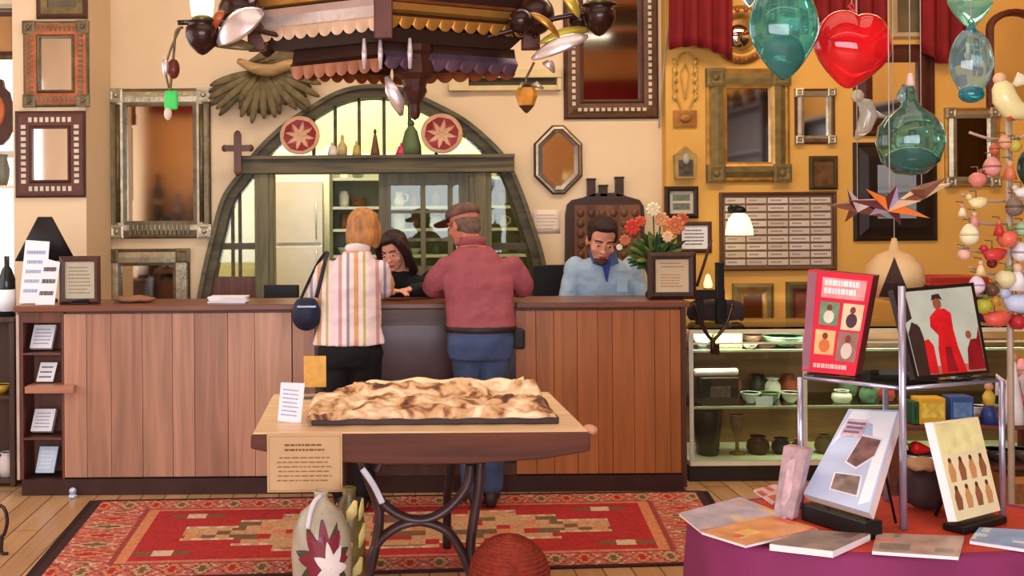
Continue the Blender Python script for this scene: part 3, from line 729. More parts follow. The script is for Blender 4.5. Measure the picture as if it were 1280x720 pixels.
# sunburst of carved feathers
t = thing('feather_sunburst', 'carved olive brown feather fan hung above the arch left side', 'carving', P(330, 88, YW - .02))
kk = YW / F
fe = mat((84, 74, 46), r=.6, var=.35, sc=16, bump=.3, bsc=30); fe2 = mat((112, 98, 62), r=.6, var=.3, sc=16)
c0 = Vector((0, -.05, 0))
rr = random.Random(5)
n = 25
for i in range(n):
    u = i / (n - 1); a = R(196 + u * 150)
    L = (66 + 6 * math.sin(u * 9) if u < .25 else (62 - 12 * abs(u - .5) if u < .75 else 72)) * kk
    if .4 < u < .6: L *= 1.05
    L *= rr.uniform(.84, 1.14)
    dr_ = Vector((math.cos(a), 0, math.sin(a) * .92))
    pts = [c0 + dr_ * (L * s_) + Vector((0, -.02 - .05 * math.sin(s_ * 2.4) + (.012 if i % 2 else 0), -.02 * s_ * s_)) for s_ in (.15, .35, .55, .75, .9, 1)]
    mb = MB(); mb.blade(pts, 4.6 * kk, .01, power=.6, tip=.05); mb.build('feather', fe if i % 2 else fe2, t)
mb = MB(); mb.tube(smoothline([(-30 * kk, -.11, 10 * kk), (-10 * kk, -.14, 0), (12 * kk, -.15, -3 * kk), (40 * kk, -.13, 4 * kk), (62 * kk, -.1, -12 * kk)], 5), [.035 * f for f in [.5 + .9 * math.sin(PI * (i + 1) / 22) for i in range(21)]], n=10); mb.build('curved_band', wood((196, 164, 108), (150, 112, 66), 'X', 3), t)
for q in range(4):
    mb = MB(); mb.blade([(-20 * kk + q * 9 * kk, -.1, 6 * kk), (0 + q * 12 * kk, -.13, 16 * kk - q * 2 * kk), (26 * kk + q * 13 * kk, -.12, 20 * kk - q * 5 * kk), (50 * kk + q * 10 * kk, -.08, 12 * kk - q * 5 * kk)], 5 * kk, .012, power=.5); mb.build('feather', fe2, t)
# --- right wall
t = thing('hanging_vine', 'openwork wire leaf wall ornament with a bronze plaque on yellow wall', 'wall ornament', P(856, 110, YR)); k = YR / F
mb = MB()
for s_ in (-1, 1):
    mb.tube(smoothline([(0, -.012, 44 * k), (s_ * 9 * k, -.014, 38 * k), (s_ * 14 * k, -.016, 14 * k), (s_ * 13 * k, -.016, -6 * k), (s_ * 6 * k, -.014, -24 * k), (s_ * 3 * k, -.012, -36 * k)], 5), .008, 6)
    mb.tube(smoothline([(0, -.012, 30 * k), (s_ * 5 * k, -.014, 18 * k), (s_ * 3 * k, -.016, 2 * k), (0, -.016, -14 * k)], 5), .006, 6)
    for q in range(5): mb.blade([(s_ * 10 * k, -.016, (28 - q * 11) * k), (s_ * 13 * k, -.02, (32 - q * 11) * k), (s_ * 15 * k, -.014, (37 - q * 11) * k)], 3 * k, .006)
mb.build('vine', mat((196, 158, 84), r=.5, metal=.3), t)
mb = MB(); mb.bx(-15 * k, 14 * k, -.02, -.002, -49 * k, -28 * k); mb.ell((0, -.02, -38 * k), (.05, .016, .035)); mb.build('plaque', mat((172, 118, 56), r=.45, metal=.3, var=.3), t, bevel=.003)
t = thing('tin_nicho', 'small pointed tin shrine box hung under the wire leaf ornament', 'wall ornament', P(855, 204, YR))
mb = MB(); mb.prism([(-13 * k, -20 * k), (13 * k, -20 * k), (14 * k, 10 * k), (8 * k, 14 * k), (0, 21 * k), (-8 * k, 14 * k), (-14 * k, 10 * k)], -.05, 0); mb.build('case', mat((176, 148, 92), r=.5, metal=.3, var=.25), t, bevel=.004)
mb = MB(); mb.bx(-9 * k, 9 * k, -.055, -.051, -16 * k, 4 * k); mb.build('picture', mat((84, 74, 62), r=.5, var=.5, sc=30), t)
mb = MB(); mb.ell((0, -.055, 5 * k), (4.5 * k, .02, 7 * k)); mb.build('figure', mat((176, 170, 150), r=.4), t)
t, w, h, d, k = framed('framed_plaque', 'small black rounded frame with white and grey inset under the tin shrine', 'frame', 830, 233, 872, 273, YR, [(6, .035, 0)], [mat((44, 28, 22), r=.4)], mat((206, 196, 172), r=.6, var=.05), 'mat_board')
mb = MB(); mb.bx(-w * .5, w * .5, -.016, -.0125, h * .12, h * .5); mb.bx(-w * .5, w * .5, -.016, -.0125, -h * .45, -h * .05); mb.build('lettering', mat((112, 122, 104), r=.6, var=.3, sc=40), t)
t, w, h, d, k = framed('framed_certificate', 'dark framed white certificate on the wall behind the flowers', 'certificate', 846, 277, 889, 316, YR, [(5, .025, 0)], [dkbrown], paper, 'certificate')
mb = MB(); mb.text_lines((-w * .6, -.0128, -h * .55), (w * 1.2, 0, 0), (0, 0, h * 1.1), 5, seed=9); mb.build('printing', inkd, t)
t, w, h, d, k = framed('gold_mirror', 'large olive gold framed mirror on the yellow wall below the teal heart', 'mirror', 882, 86, 986, 228, YR, [(6, .03, 1), (14, .05, 0), (5, .04, 1)], [olive, gold], MIRROR)
corners(t, w, h, 22 * k, olive, .052)
t, w, h, d, k = framed('little_tin_mirror', 'little tin framed mirror under the red heart', 'mirror', 993, 111, 1043, 180, YR, [(3, .02, 1), (7, .035, 0)], [tin, dkbrown], MIRROR)
corners(t, w, h, 10 * k, tin, .037)
t, w, h, d, k = framed('framed_picture', 'small dark olive frame above the top right of the name board', 'frame', 1011, 195, 1046, 237, YR - .0, [(5, .03, 0)], [mat((72, 56, 32), r=.5, var=.3)], mat((104, 72, 40), r=.5, var=.5, sc=14), 'picture')
t, w, h, d, k = framed('lower_gold_frame', 'olive gold mirror low on the yellow wall under the name board', 'mirror', 915, 354, 966, 432, YR, [(9, .04, 0), (4, .03, 1)], [olive, gold], MIRROR)
t, w, h, d, k = framed('framed_picture', 'narrow green brown frame beside the red cover book', 'frame', 982, 352, 1024, 430, YR, [(6, .03, 0), (4, .035, 1)], [mat((96, 84, 44), r=.5, var=.3), dkbrown], mat((120, 66, 34), r=.5, var=.4, sc=8), 'picture')
# board of name slips
t, w, h, k = hang('name_board', 'large framed board of cream slips in five columns on yellow wall', 'board', 899, 240, 1044, 338, YR)
mb = MB(); mb.rings2(rect(w, h), [(0, 0), (0, .03), (.012, .04), (.024, .03), (.024, .008)], 0); mb.bx(-w + .01, w - .01, -.008, -.002, -h + .01, h - .01, 1); mb.build('frame', [wood((104, 62, 34), (70, 40, 22), 'X'), mat((132, 106, 84), r=.7)], t)
cm = [mat(c, r=.7, var=.05) for c in ((212, 196, 180), (218, 204, 190), (204, 186, 168))]
cw = (2 * w - .07) / 5; ch_ = (2 * h - .07) / 9
base_slip = None; rr = random.Random(8)
for i in range(5):
    for j in range(9):
        x = -w + .035 + (i + .5) * cw; z = -h + .035 + (j + .5) * ch_
        mb = MB(); mb.bx(-cw * .46, cw * .46, -.004, .004, -ch_ * .36, ch_ * .36, 0); mb.bx(-cw * .36, cw * rr.uniform(0, .3), -.0046, -.004, -ch_ * .1, ch_ * .12, 1)
        mb.build('name_slip', [cm[rr.randrange(3)], mat((168, 150, 138), r=.7)], t, loc=(x, -.014, z))
# wall lamp in front of the board
t = thing('wall_lamp', 'lit cream glass wall lamp in front of the name board', 'lamp', P(924, 278, YR - .2)); k = (YR - .2) / F
mb = MB(); mb.lathe([(17 * k, -16 * k), (16.5 * k, -8 * k), (13 * k, 4 * k), (8 * k, 11 * k), (4 * k, 12 * k), (4 * k, 11 * k), (7.5 * k, 10 * k), (12 * k, 3 * k), (15.6 * k, -8 * k), (16.2 * k, -16 * k)], 24); mb.build('lamp_shade', mat((255, 244, 200), r=.4, emit=1.1, var=.02), t)
mb = MB(); mb.lathe([(0, 11 * k), (8 * k, 12 * k), (9 * k, 16 * k), (5 * k, 20 * k), (0, 21 * k)], 16); mb.build('cap', black, t)
mb = MB(); mb.tube([(0, 0, 19 * k), (0, .05, 21 * k), (0, .19, 17 * k)], .008); mb.ell((0, .185, 17 * k), (.03, .012, .03)); mb.build('bracket', black, t)
# upper right frames
mb_c = mat((150, 128, 84), r=.5, metal=.3, var=.25)
t = thing('round_carved_mirror', 'round carved gold mirror half hidden behind the teal heart', 'mirror', P(925, 44, YR)); k = YR / F
M = Matrix.Rotation(R(90), 3, 'X')
mb = MB(); mb.lathe([(20 * k, .0), (36 * k, .0), (37 * k, .02), (30 * k, .045), (22 * k, .03), (20 * k, .01)], 36, M=M); mb.build('frame', gold, t)
mb = MB()
for i in range(18): a = 2 * PI * i / 18; mb.ell((31 * k * math.cos(a), -.042, 31 * k * math.sin(a)), (.02, .012, .02), 8, 6)
mb.build('carved_beads', copper, t)
mb = MB(); mb.lathe([(0, .006), (20.5 * k, .006), (20.5 * k, .01), (0, .012)], 36, M=M); mb.build('mirror_glass', MIRROR, t)
t, w, h, d, k = framed('framed_picture', 'pale wooden frame at the top right beside the red heart', 'frame', 1113, -20, 1178, 48, YR, [(4, .03, 0), (3, .025, 0)], [mat((186, 160, 122), r=.5, var=.15)], mat((104, 92, 66), r=.4, var=.3, sc=5), 'picture')
t, w, h, d, k = framed('mahogany_mirror', 'dark mahogany mirror behind the teal glass gourd', 'mirror', 1066, 56, 1167, 170, YR, [(6, .03, 0), (16, .04, 0)], [mat((74, 34, 24), r=.4, var=.3)], MIRROR)
t, w, h, d, k = framed('black_mirror', 'big black framed mirror behind the hanging stars', 'mirror', 1066, 178, 1170, 301, YR, [(6, .03, 0), (22, .045, 0)], [mat((38, 26, 18), r=.4, var=.3)], MIRROR)
t, w, h, d, k = framed('silver_mirror', 'silver gold mirror between the teal gourd and the cream bird', 'mirror', 1180, 135, 1248, 234, YR, [(4, .03, 1), (9, .04, 0)], [tin, gold], MIRROR)
corners(t, w, h, 13 * k, tin, .042)
t, w, h, k = hang('arched_frame', 'dark arched frame with orange panel at top right edge', 'frame', 1232, 12, 1300, 135, YR)
ap = [(-w, -h), (w, -h), (w, h * .6)] + [(w * math.cos(a), h * .6 + h * .4 * math.sin(a)) for a in [PI * q / 12 for q in range(1, 12)]] + [(-w, h * .6)]
mb = MB(); mb.rings2(ap, [(0, 0), (0, .04), (.03, .05), (.05, .03), (.05, .01)], 0); mb.build('frame', mat((90, 40, 26), r=.45, var=.3), t)
mb = MB(); mb.rings2(ap, [(.05, .002), (.05, .012), (.052, .012)], 0, 0); mb.build('mirror_glass', MIRROR, t)
def swag(label, x0, x1, ytop, fy, Y):
    n = 40; mb = MB()
    def fn(u, v):
        px = x0 + (x1 - x0) * u; p = P(px, ytop + (fy(u) - ytop) * (1 - v), Y); p.y += .03 * math.sin(u * (x1 - x0) * .35) * (1 - v * .6); return p
    mb.grid(fn, n, 8, lambda u, v: 0, True)
    return tag(mb.build('maroon_drape', maroon, solid=.01), label, 'drape')
swag('maroon cloth swag hanging at the top of the yellow wall left side', 836, 916, -60, lambda u: 62 + 14 * u - 10 * math.sin(PI * u), YR - .14)
swag('maroon cloth swag behind the red glass heart', 1000, 1110, -60, lambda u: 22 + 22 * u, YR - .08)
swag('maroon cloth swag behind the blue glass drop at top right', 1150, 1215, -60, lambda u: 60 + 20 * math.sin(PI * u), YR - .08)
# grey cord down the wall corner
mb = MB(); mb.tube(smoothline([P(842, -20, YR - .01), P(836, 30, YR - .012), P(829, 90, YR - .012), P(824, 160, YW - .012)], 5), .006, 6)
tag(mb.build('wall_cable', mat((170, 160, 140), r=.5)), 'thin grey cord running down the wall beside the big brown mirror', 'cord')
# ------------------------------------------------------------------ tin chandelier
YH_ = 5.0
ck = YH_ / F
c0 = P(478, 60, YH_)
ch = thing('chandelier', 'large scalloped tin chandelier with dark iron arms hanging over counter', 'chandelier', c0)
def C(px, py, dy=0): p = P(px, py, YH_); return Vector((p.x - c0.x, dy, p.z - c0.z))
silver = mat((226, 218, 218), r=.3, metal=.7, var=.12, sc=6, bump=.15, bsc=30); fringe = mat((222, 190, 160), r=.4, metal=.45, var=.15)
goldtin = mat((206, 150, 72), r=.32, metal=.7, var=.18, sc=5); darktin = mat((62, 36, 26), r=.45, metal=.3, var=.2); iron = mat((52, 28, 24), r=.32, metal=.4, var=.2, coat=.3)
front = Vector((0, -.28, 0)); lft = C(328, 60, .02); lft.z = 0; rgt = C(656, 60, .04); rgt.z = 0; bck = Vector((.05, .34, 0))
crn = [lft, front, rgt, bck]
def zpx(py): return (60 - py) * ck
def panel(a, b, rows, name, nsc, mats, parent):
    """rows = [(py, outward offset, material)] bottom row scalloped"""
    L = (b - a).length; nrm = Vector((b.y - a.y, -(b.x - a.x), 0)).normalized()
    if nrm.dot((a + b) / 2) < 0: nrm = -nrm
    nu = nsc * 6; mb = MB(); vs = []
    for ri, (py, off, m_) in enumerate(rows):
        for i in range(nu + 1):
            u = i / nu; z = zpx(py)
            if ri == 0: z -= abs(math.sin(PI * u * nsc)) ** .7 * .022
            p = a.lerp(b, u) + nrm * off; vs.append((p.x, p.y, z))
    fs = []; ms = []
    for r_ in range(len(rows) - 1):
        for i in range(nu):
            q = r_ * (nu + 1) + i; fs.append((q, q + 1, q + nu + 2, q + nu + 1)); ms.append(rows[r_ + 1][2])
    mb.add(vs, fs, ms, False); return mb.build(name, mats, parent, solid=.006)
upperS = [(46, .02, 1), (37, .035, 1), (34, .02, 1), (22, .035, 0), (12, .02, 0), (10, .005, 2), (8, .03, 3), (0, .04, 3), (-12, .02, 2), (-30, .04, 0), (-60, 0, 0)]
upperG = [(42, .02, 0), (34, .035, 0), (29, .012, 2), (26, .03, 0), (18, .036, 0), (15, .01, 2), (12, .02, 3), (0, .035, 2), (-12, .02, 2), (-30, .04, 0), (-60, 0, 0)]
panel(lft, front, upperS, 'tin_panel', 10, [silver, fringe, darktin, goldtin], ch)
panel(front, rgt, upperG, 'tin_panel', 11, [goldtin, fringe, darktin, copper], ch)
panel(rgt, bck, upperG, 'tin_panel', 11, [goldtin, fringe, darktin, copper], ch); panel(bck, lft, upperS, 'tin_panel', 10, [silver, fringe, darktin, goldtin], ch)
post = mat((92, 50, 36), r=.4, metal=.2, var=.2)
for p in crn:
    q = p * 1.05; s_ = 11 * ck
    mb = MB(); mb.bx(q.x - s_, q.x + s_, q.y - .03, q.y + .03, zpx(62), zpx(-64)); mb.build('corner_post', post, ch, bevel=.005)
mb = MB(); mb.add([(p.x, p.y, zpx(46)) for p in crn] + [(p.x * .9, p.y * .9, zpx(62)) for p in crn], [(0, 1, 2, 3), (7, 6, 5, 4), (0, 4, 5, 1), (1, 5, 6, 2), (2, 6, 7, 3), (3, 7, 4, 0)], 0); mb.build('underside', mat((46, 28, 20), r=.5), ch)
mb = MB(); mb.add([(p.x, p.y, zpx(-60)) for p in crn] + [(p.x * .2, p.y * .2, zpx(-110)) for p in crn], [(0, 1, 2, 3), (7, 6, 5, 4), (0, 4, 5, 1), (1, 5, 6, 2), (2, 6, 7, 3), (3, 7, 4, 0)], 0); mb.build('roof', darktin, ch)
mb = MB(); mb.tube([(0, 0, zpx(-108)), (0, 0, ZC - c0.z - .01)], .014); mb.lathe([(0, ZC - c0.z - .05), (.07, ZC - c0.z - .04), (.08, ZC - c0.z - .002), (0, ZC - c0.z - .002)], 20); mb.build('hanging_rod', iron, ch)
low = [Vector((C(366, 60).x, .05, 0)), Vector((.0, -.22, 0)), Vector((C(646, 60).x, .08, 0)), Vector((.05, .28, 0))]
purp = mat((124, 104, 130), r=.3, metal=.7, var=.3, sc=8)
lrows = [(92, .01, 0), (84, .025, 0), (78, .02, 1), (74, .005, 1), (60, 0, 1)]
panel(low[0], low[1], [(92, .01, 0), (82, .03, 0), (76, .01, 1), (62, 0, 1)], 'lower_tin_panel', 8, [mat((168, 112, 84), r=.4, metal=.5, var=.2), darktin], ch)
panel(low[1], low[2], [(88, .01, 0), (80, .03, 0), (72, .01, 0), (68, .005, 1), (60, 0, 1)], 'lower_tin_panel', 9, [purp, darktin], ch)
panel(low[2], low[3], lrows, 'lower_tin_panel', 8, [copper, darktin], ch); panel(low[3], low[0], lrows, 'lower_tin_panel', 8, [copper, darktin], ch)
hub = Vector((C(517, 80).x, -.1, 0))
mb = MB(); mb.lathe([(0, zpx(62)), (.085, zpx(62)), (.09, zpx(70)), (.075, zpx(74)), (.09, zpx(86)), (.095, zpx(97)), (.06, zpx(104)), (.05, zpx(112)), (.055, zpx(118)), (.04, zpx(126)), (.022, zpx(134)), (.026, zpx(144)), (.018, zpx(150)), (0, zpx(153))], 10, c=(hub.x, hub.y, 0), smooth=False); mb.build('center_finial', mat((70, 38, 28), r=.4, metal=.2, var=.3), ch)
for px in (455, 474, 509):
    mb = MB(); p = C(px, 0); mb.tube([(p.x, -.27, zpx(60)), (p.x, -.275, zpx(78)), (p.x, -.27, zpx(96))], [.007, .012, .007], 8); mb.build('glass_drop', mat((214, 202, 206), r=.12, metal=.3, var=.05), ch)
mb = MB(); mb.blade([C(482, 104, -.24), C(488, 120, -.26), C(496, 136, -.25), C(500, 150, -.22)], 9 * ck, .012); mb.build('silver_leaf', silver, ch)
# arms, globes, cups, candles
def arm(pts, r): mb = MB(); mb.tube(smoothline(pts, 5), r, 8); return mb.build('arm', iron, ch)
arm([C(400, 58, .0), C(340, 44, -.05), C(300, 38, -.1), C(262, 34, -.12), C(228, 34, -.12)], .012)
arm([C(560, 58, .0), C(640, 40, -.05), C(680, 30, -.1), C(715, 24, -.12), C(745, 18, -.12)], .012)
arm([C(420, 58, .2), C(360, 36, .45), C(320, 26, .6)], .012); arm([C(540, 58, .2), C(600, 36, .5), C(640, 20, .62)], .012)
def globe(px, py, r, dy, squash=1.0):
    mb = MB(); c = C(px, py, dy); mb.ell(c, (r * ck, r * ck, r * ck * squash), 20, 12); mb.tube([c + Vector((0, 0, -r * ck * squash)), c + Vector((0, 0, -r * ck * squash - .012))], [.014, .004]); return mb.build('globe', iron, ch)
globe(300, 16, 27, -.02, .95); globe(316, 26, 17, .05)
globe(668, 20, 24, -.02, 1.05); globe(646, 32, 15, -.12)
globe(724, 26, 15, -.02, .8)
def candle(px, py, dy, rc, tilt=0, lamp=True):
    c = C(px, py, dy); e = bpy.data.objects.new('light_cup', None)
    mb = MB(); mb.lathe([(0, -rc * 1.05), (rc * .25, -rc * .95), (rc * .75, -rc * .5), (rc, 0.05 * rc), (rc * .95, rc * .55), (rc * .8, rc * .75), (rc * 1.1, rc * .8), (rc * 1.1, rc * .88), (0, rc * .9)], 20, c=c); o = mb.build('light_cup', iron, ch)
    if lamp:
        z = rc * .9
        mb = MB(); mb.lathe([(0, z), (rc * .55, z), (rc * .6, z + rc * .2), (rc * .45, z + rc * .32), (0, z + rc * .34)], 18, c=c); mb.build('candle_ring', mat((112, 110, 40), r=.3, metal=.4), o)
        z += rc * .34
        mb = MB(); mb.lathe([(0, z), (rc * .62, z), (rc * .72, z + rc * .8), (rc * .66, z + rc * 1.6), (rc * .6, z + rc * 1.6), (0, z + .01)], 18, c=c); mb.build('glass_chimney', mat((255, 242, 206), r=.3, emit=1.5, var=.02), o)
    return o
candle(258, 52, -.12, 21 * ck); candle(742, 30, -.12, 20 * ck); candle(318, 30, .62, 17 * ck); candle(642, 24, .64, 17 * ck)
def leaf(a, b, w, m, dy0, dy1, bend=.03, name='tin_leaf'):
    A, B = C(a[0], a[1], dy0), C(b[0], b[1], dy1); n_ = 8
    pts = [A.lerp(B, i / n_) + Vector((0, -bend * math.sin(PI * i / n_), .01 * math.sin(PI * i / n_))) for i in range(n_ + 1)]
    mb = MB(); mb.blade(pts, w * ck, .008, nrm=(.1, -1, .3), power=.6); return mb.build(name, m, ch)
leaf((278, 62), (334, 24), 17, silver, -.16, -.2); leaf((270, 60), (322, 66), 8, mat((112, 96, 62), r=.4, metal=.5), -.1, -.12)
leaf((286, 22), (272, 46), 6, copper, -.16, -.14)
leaf((658, 80), (724, 54), 10, silver, -.16, -.2); leaf((668, 60), (732, 42), 7, mat((196, 180, 70), r=.35, metal=.6), -.14, -.12); leaf((654, 26), (690, 56), 5, goldtin, -.2, -.2)
leaf((690, -10), (716, 30), 8, mat((226, 196, 90), r=.3, metal=.6), -.12, -.16); leaf((336, -6), (318, 14), 7, silver, -.2, -.2)
leaf((672, 84), (686, 96), 6, silver, -.15, -.15)
# small lantern under the right arm
t = thing('amber_lantern', 'small amber and dark pointed lantern dangling from the right of the chandelier', 'lantern', P(658, 122, YH_ - .12)); k = (YH_ - .12) / F
mb = MB(); mb.lathe([(0, -20 * k), (3 * k, -18 * k), (10 * k, -10 * k), (14 * k, 2 * k), (11 * k, 12 * k), (6 * k, 16 * k), (0, 17 * k)], 6, mi=[0, 0, 1, 1, 0, 0], smooth=False); mb.build('lantern_glass', [mat((84, 50, 34), r=.3, metal=.3), mat((212, 142, 48), r=.25, var=.3, sc=20)], t)
mb = MB(); mb.tube(smoothline([(0, 0, 17 * k), (0, 0, 24 * k), (5 * k, 0, 34 * k), (10 * k, 0, 44 * k)], 4), .006, 6); mb.build('hook', tind, t)
mb = MB()
for a in range(3): mb.blade([(0, 0, 12 * k), (12 * k * math.cos(2.1 * a), -6 * k, 16 * k), (20 * k * math.cos(2.1 * a), -8 * k, 10 * k)], 4 * k, .006)
mb.build('leaf_cap', tin, t)
# string of charms on the left
t = thing('charm_string', 'hanging string of brown bead, bright green tag and pale charm at left', 'hanging ornament', P(216, 36, YH_ - .12))
def L_(px, py): p = P(px, py, YH_ - .12); return Vector((p.x, 0, p.z)) - Vector((t.location.x, 0, t.location.z))
mb = MB(); mb.tube(smoothline([L_(229, 34), L_(220, 40), L_(217, 70), L_(213, 110), L_(211, 136)], 5), .006, 6); mb.tube(smoothline([L_(226, 34), L_(214, 60), L_(207, 86), L_(211, 110)], 5), .005, 6); mb.build('string', tind, t)
mb = MB(); mb.ell(L_(217, 86), (.028, .028, .045)); mb.build('brown_bead', mat((104, 44, 34), r=.35), t)
mb = MB(); mb.ell(L_(208, 84) + Vector((0, -.02, 0)), (.016, .016, .04)); mb.build('silver_bead', silver, t)
g = L_(214, 126); mb = MB(); mb.bx(g.x - .03, g.x + .03, -.012, .012, g.z - .04, g.z + .045); mb.build('green_tag', mat((70, 220, 96), r=.5), t, bevel=.01)
mb = MB(); mb.ell(L_(210, 142), (.018, .018, .03)); mb.build('pale_charm', mat((224, 206, 196), r=.4), t)
# ------------------------------------------------------------------ rug
def FP(px, py, z=0.0):
    """point of the horizontal plane at height z seen at a pixel"""
    d = py + (px - XV) * TILT - YH; return P(px, py, (CH - z) * F / d)
RM = [(58, 30, 26), (176, 92, 76), (198, 124, 84), (170, 38, 36), (186, 148, 106), (112, 84, 56), (204, 176, 146), (146, 62, 52), (196, 108, 92), (146, 42, 38)]
rmats = [mat(c, r=.95, var=.22, sc=60, bump=.5, bsc=160) for c in RM]
rr = random.Random(21)
def rugcol(u, v):
    if min(u, 1 - u) < .011 or min(v, 1 - v) < .03: return 0
    bu, bv = min(u, 1 - u), min(v, 1 - v)
    if bu < .117 or bv < .19:
        if bu > .1 and bv > .165: return 2 if bu < .117 else (8 if int(u * 90) % 3 else 2)
        if (bu > .093 and bv > .155) or (bu > .093 and bv > .165) : return 7
        # border with lozenges
        s, q = (u * 24, (bv - .03) / .13) if bv < .17 else (v * 9, (bu - .011) / .085)
        f = abs((s % 1) - .5) + abs(q - .5) * .7
        if f < .2: return 5 if int(s) % 2 else 3
        if f < .36: return 4 if int(s) % 2 else 2
        if f < .46: return 7
        return 8 if rr.random() < .45 else (1 if rr.random() < .8 else 6)
    p = (u - .117) / .766; q = (v - .19) / .62; p = min(p, 1 - p); d = abs(q - .5)
    # cream corner tablets with olive wings
    for (pc, qc) in ((.055, .13), (.085, .87)):
        if abs(p - pc) < .018 and abs(q - qc) < .055: return 6
        if abs(p - pc) < .055 and abs(q - qc) < .035: return 5
    lim = .0
    if p > .075: lim = .14
    if p > .18: lim = .26
    if p > .26: lim = .38
    if .36 < p < .42: lim = .3
    if d < lim:
        if d > lim - .035: return 4 if int(p * 60) % 2 else 6
        a, b = int(p * 36), int(q * 11)
        if (a % 5 in (1, 2)) and b % 3 == 1: return 5
        if (a + b) % 7 == 0: return 2
        if (a * 3 + b * 5) % 11 == 0: return 3
        if (a - b) % 9 == 0: return 5
        return 4 if rr.random() < .75 else 2
    return 9 if rr.random() < .12 else 3
q = [FP(34, 728, .008), FP(934, 703, .008), FP(877, 613, .008), FP(120, 625, .008)]
cq = sum(q, Vector()) / 4; cq.z = 0
rug = thing('patterned_rug', 'large red woven rug with stepped beige medallion in front of the counter', 'rug', cq)
qq = [v - cq for v in q]
mb = MB(); mb.grid(lambda u, v: qq[0].lerp(qq[1], u).lerp(qq[3].lerp(qq[2], u), v), 240, 80, rugcol); mb.hexa([Vector((v.x, v.y, .0075)) for v in qq], [Vector((v.x, v.y, .0005)) for v in qq], 0)
mb.build('woven_field', rmats, rug, fixn=False)
mb = MB(); 
for a, b in ((0, 3), (1, 2)):
    for i in range(110):
        p = qq[a].lerp(qq[b], (i + .5) / 110); s_ = -1 if a == 0 else 1
        mb.bx(p.x + (0 if s_ > 0 else -.035), p.x + (.035 if s_ > 0 else 0), p.y - .003, p.y + .003, .001, .006)
fr_ = mb.build('fringe', mat((52, 30, 26), r=.9), rug); fr_['kind'] = 'stuff'
t = thing('floor_glint', 'small pale blue ball put in for a glint on the floor at the left foot of the counter', 'ornament', FP(91, 622) + Vector((0, 0, .0)))  # ball modelled to stand for a bright glint by the counter foot
mb = MB(); mb.lathe([(0, .001), (.025, .001), (.027, .01), (.02, .02), (.0, .022)], 18); mb.ell((0, 0, .038), (.022, .022, .02)); tag(mb.build('shiny_body', mat((190, 204, 232), r=.15, metal=.4), t))

# ------------------------------------------------------------------ display table in the middle
YT = 4.29; TZ = .75
x0, x1 = P(316, 542, YT).x, P(735, 542, YT).x; yb = 5.22
tb = thing('display_table', 'old dark wood display table on curved iron legs standing on the rug', 'table', ((x0 + x1) / 2, YT, 0)); ox_ = (x0 + x1) / 2
topw = wood((244, 216, 174), (220, 182, 138), 'X', 3, .4); dkw = wood((112, 56, 34), (76, 38, 24), 'X', 2.5, .7)
hw = (x1 - x0) / 2
mb = MB(); mb.bx(-hw, hw, -.005, yb - YT, TZ - .03, TZ); mb.build('tabletop', topw, tb, bevel=.006)
def tz(py): return P(525, py, YT).z
ap = [(-hw - .004, TZ - .004), (-hw - .006, tz(557)), (-hw + .05, tz(561)), (-hw * .55, tz(574)), (-hw * .2, tz(578)), (hw * .3, tz(578)), (hw * .72, tz(573)), (hw * .9, tz(567)), (hw + .002, tz(563)), (hw + .002, TZ - .004)]
mb = MB(); mb.prism(ap, -.035, -.006); mb.build('apron', dkw, tb, bevel=.006)
mb = MB(); mb.prism([(x, z) for x, z in ap], yb - YT - .03, yb - YT - .001); mb.build('apron', dkw, tb, bevel=.006)
mb = MB(); mb.ell((hw + .02, .06, TZ - .01), (.03, .05, .02)); mb.build('end_knob', mat((206, 150, 120), r=.5), tb)
def leg(pts, r, y, name):
    k_ = 4.6
    mb = MB(); mb.tube(smoothline([P(a, b, k_ + y) - Vector((ox_, YT, 0)) for a, b in pts], 6), r, 8, flat=1.5, up=(0, 1, 0)); return mb.build(name, mat((82, 62, 62), r=.35, metal=.35, var=.3, sc=10), tb)
leg([(452, 576), (463, 605), (474, 640), (470, 680), (462, 718), (462, 732)], .021, .0, 'leg')
leg([(600, 576), (598, 612), (592, 650), (588, 690), (596, 718), (598, 732)], .021, .0, 'leg')
leg([(462, 600), (478, 628), (500, 644), (523, 650), (545, 645), (566, 630), (584, 606), (588, 580)], .02, -.005, 'leg_curve')
leg([(459, 720), (464, 695), (476, 674), (498, 658), (523, 652), (546, 657), (563, 668), (578, 692), (590, 722)], .02, -.002, 'leg_curve')
leg([(470, 590), (480, 570)], .02, .0, 'leg_brace'); 
mb = MB(); mb.bx(-hw * .5, hw * .55, .25, .4, TZ - .16, TZ - .031); mb.build('under_rail', dkw, tb)
for sx in (-.3, .16):
    mb = MB(); mb.tube([(sx, .36, .64), (sx, .8, .3), (sx, .86, .06), (sx, .86, .031)], .02); mb.build('leg', mat((60, 46, 46), r=.4, metal=.3), tb)
# carved piece on it
rel = thing('carved_relief_panel', 'rough cream and brown carved relief panel on dark board on the display table', 'carving', (P(540, 530, 4.42).x, 4.42, TZ + .001))
a0 = P(383, 530, 4.42).x - rel.location.x; a1 = P(699, 530, 4.42).x - rel.location.x
mb = MB(); mb.bx(a0 + .02, a1, 0, .46, 0, .028); mb.build('base_board', mat((60, 34, 28), r=.4, var=.2), rel, bevel=.004)
from mathutils import noise
def relz(u, v):
    x = u * 11; y = v * 4
    h = .028 + .04 * v + .022 * noise.noise((x * .7, y, 1)) + .016 * noise.noise((x * 1.6, y * 2.3, 5)) + .005 * noise.noise((x * 5, y * 6, 9))
    h += .02 * math.exp(-((v - .86) / .12) ** 2) * (1 if u > .18 else .2) * (1 + .3 * math.sin(u * 21))
    h -= .03 * (1 - min(u / .16, 1)) * v
    e = min(u / .03, (1 - u) / .03, v / .06, (1 - v) / .05, 1)
    return .028 + max(h, .01) * max(e, 0) ** .5
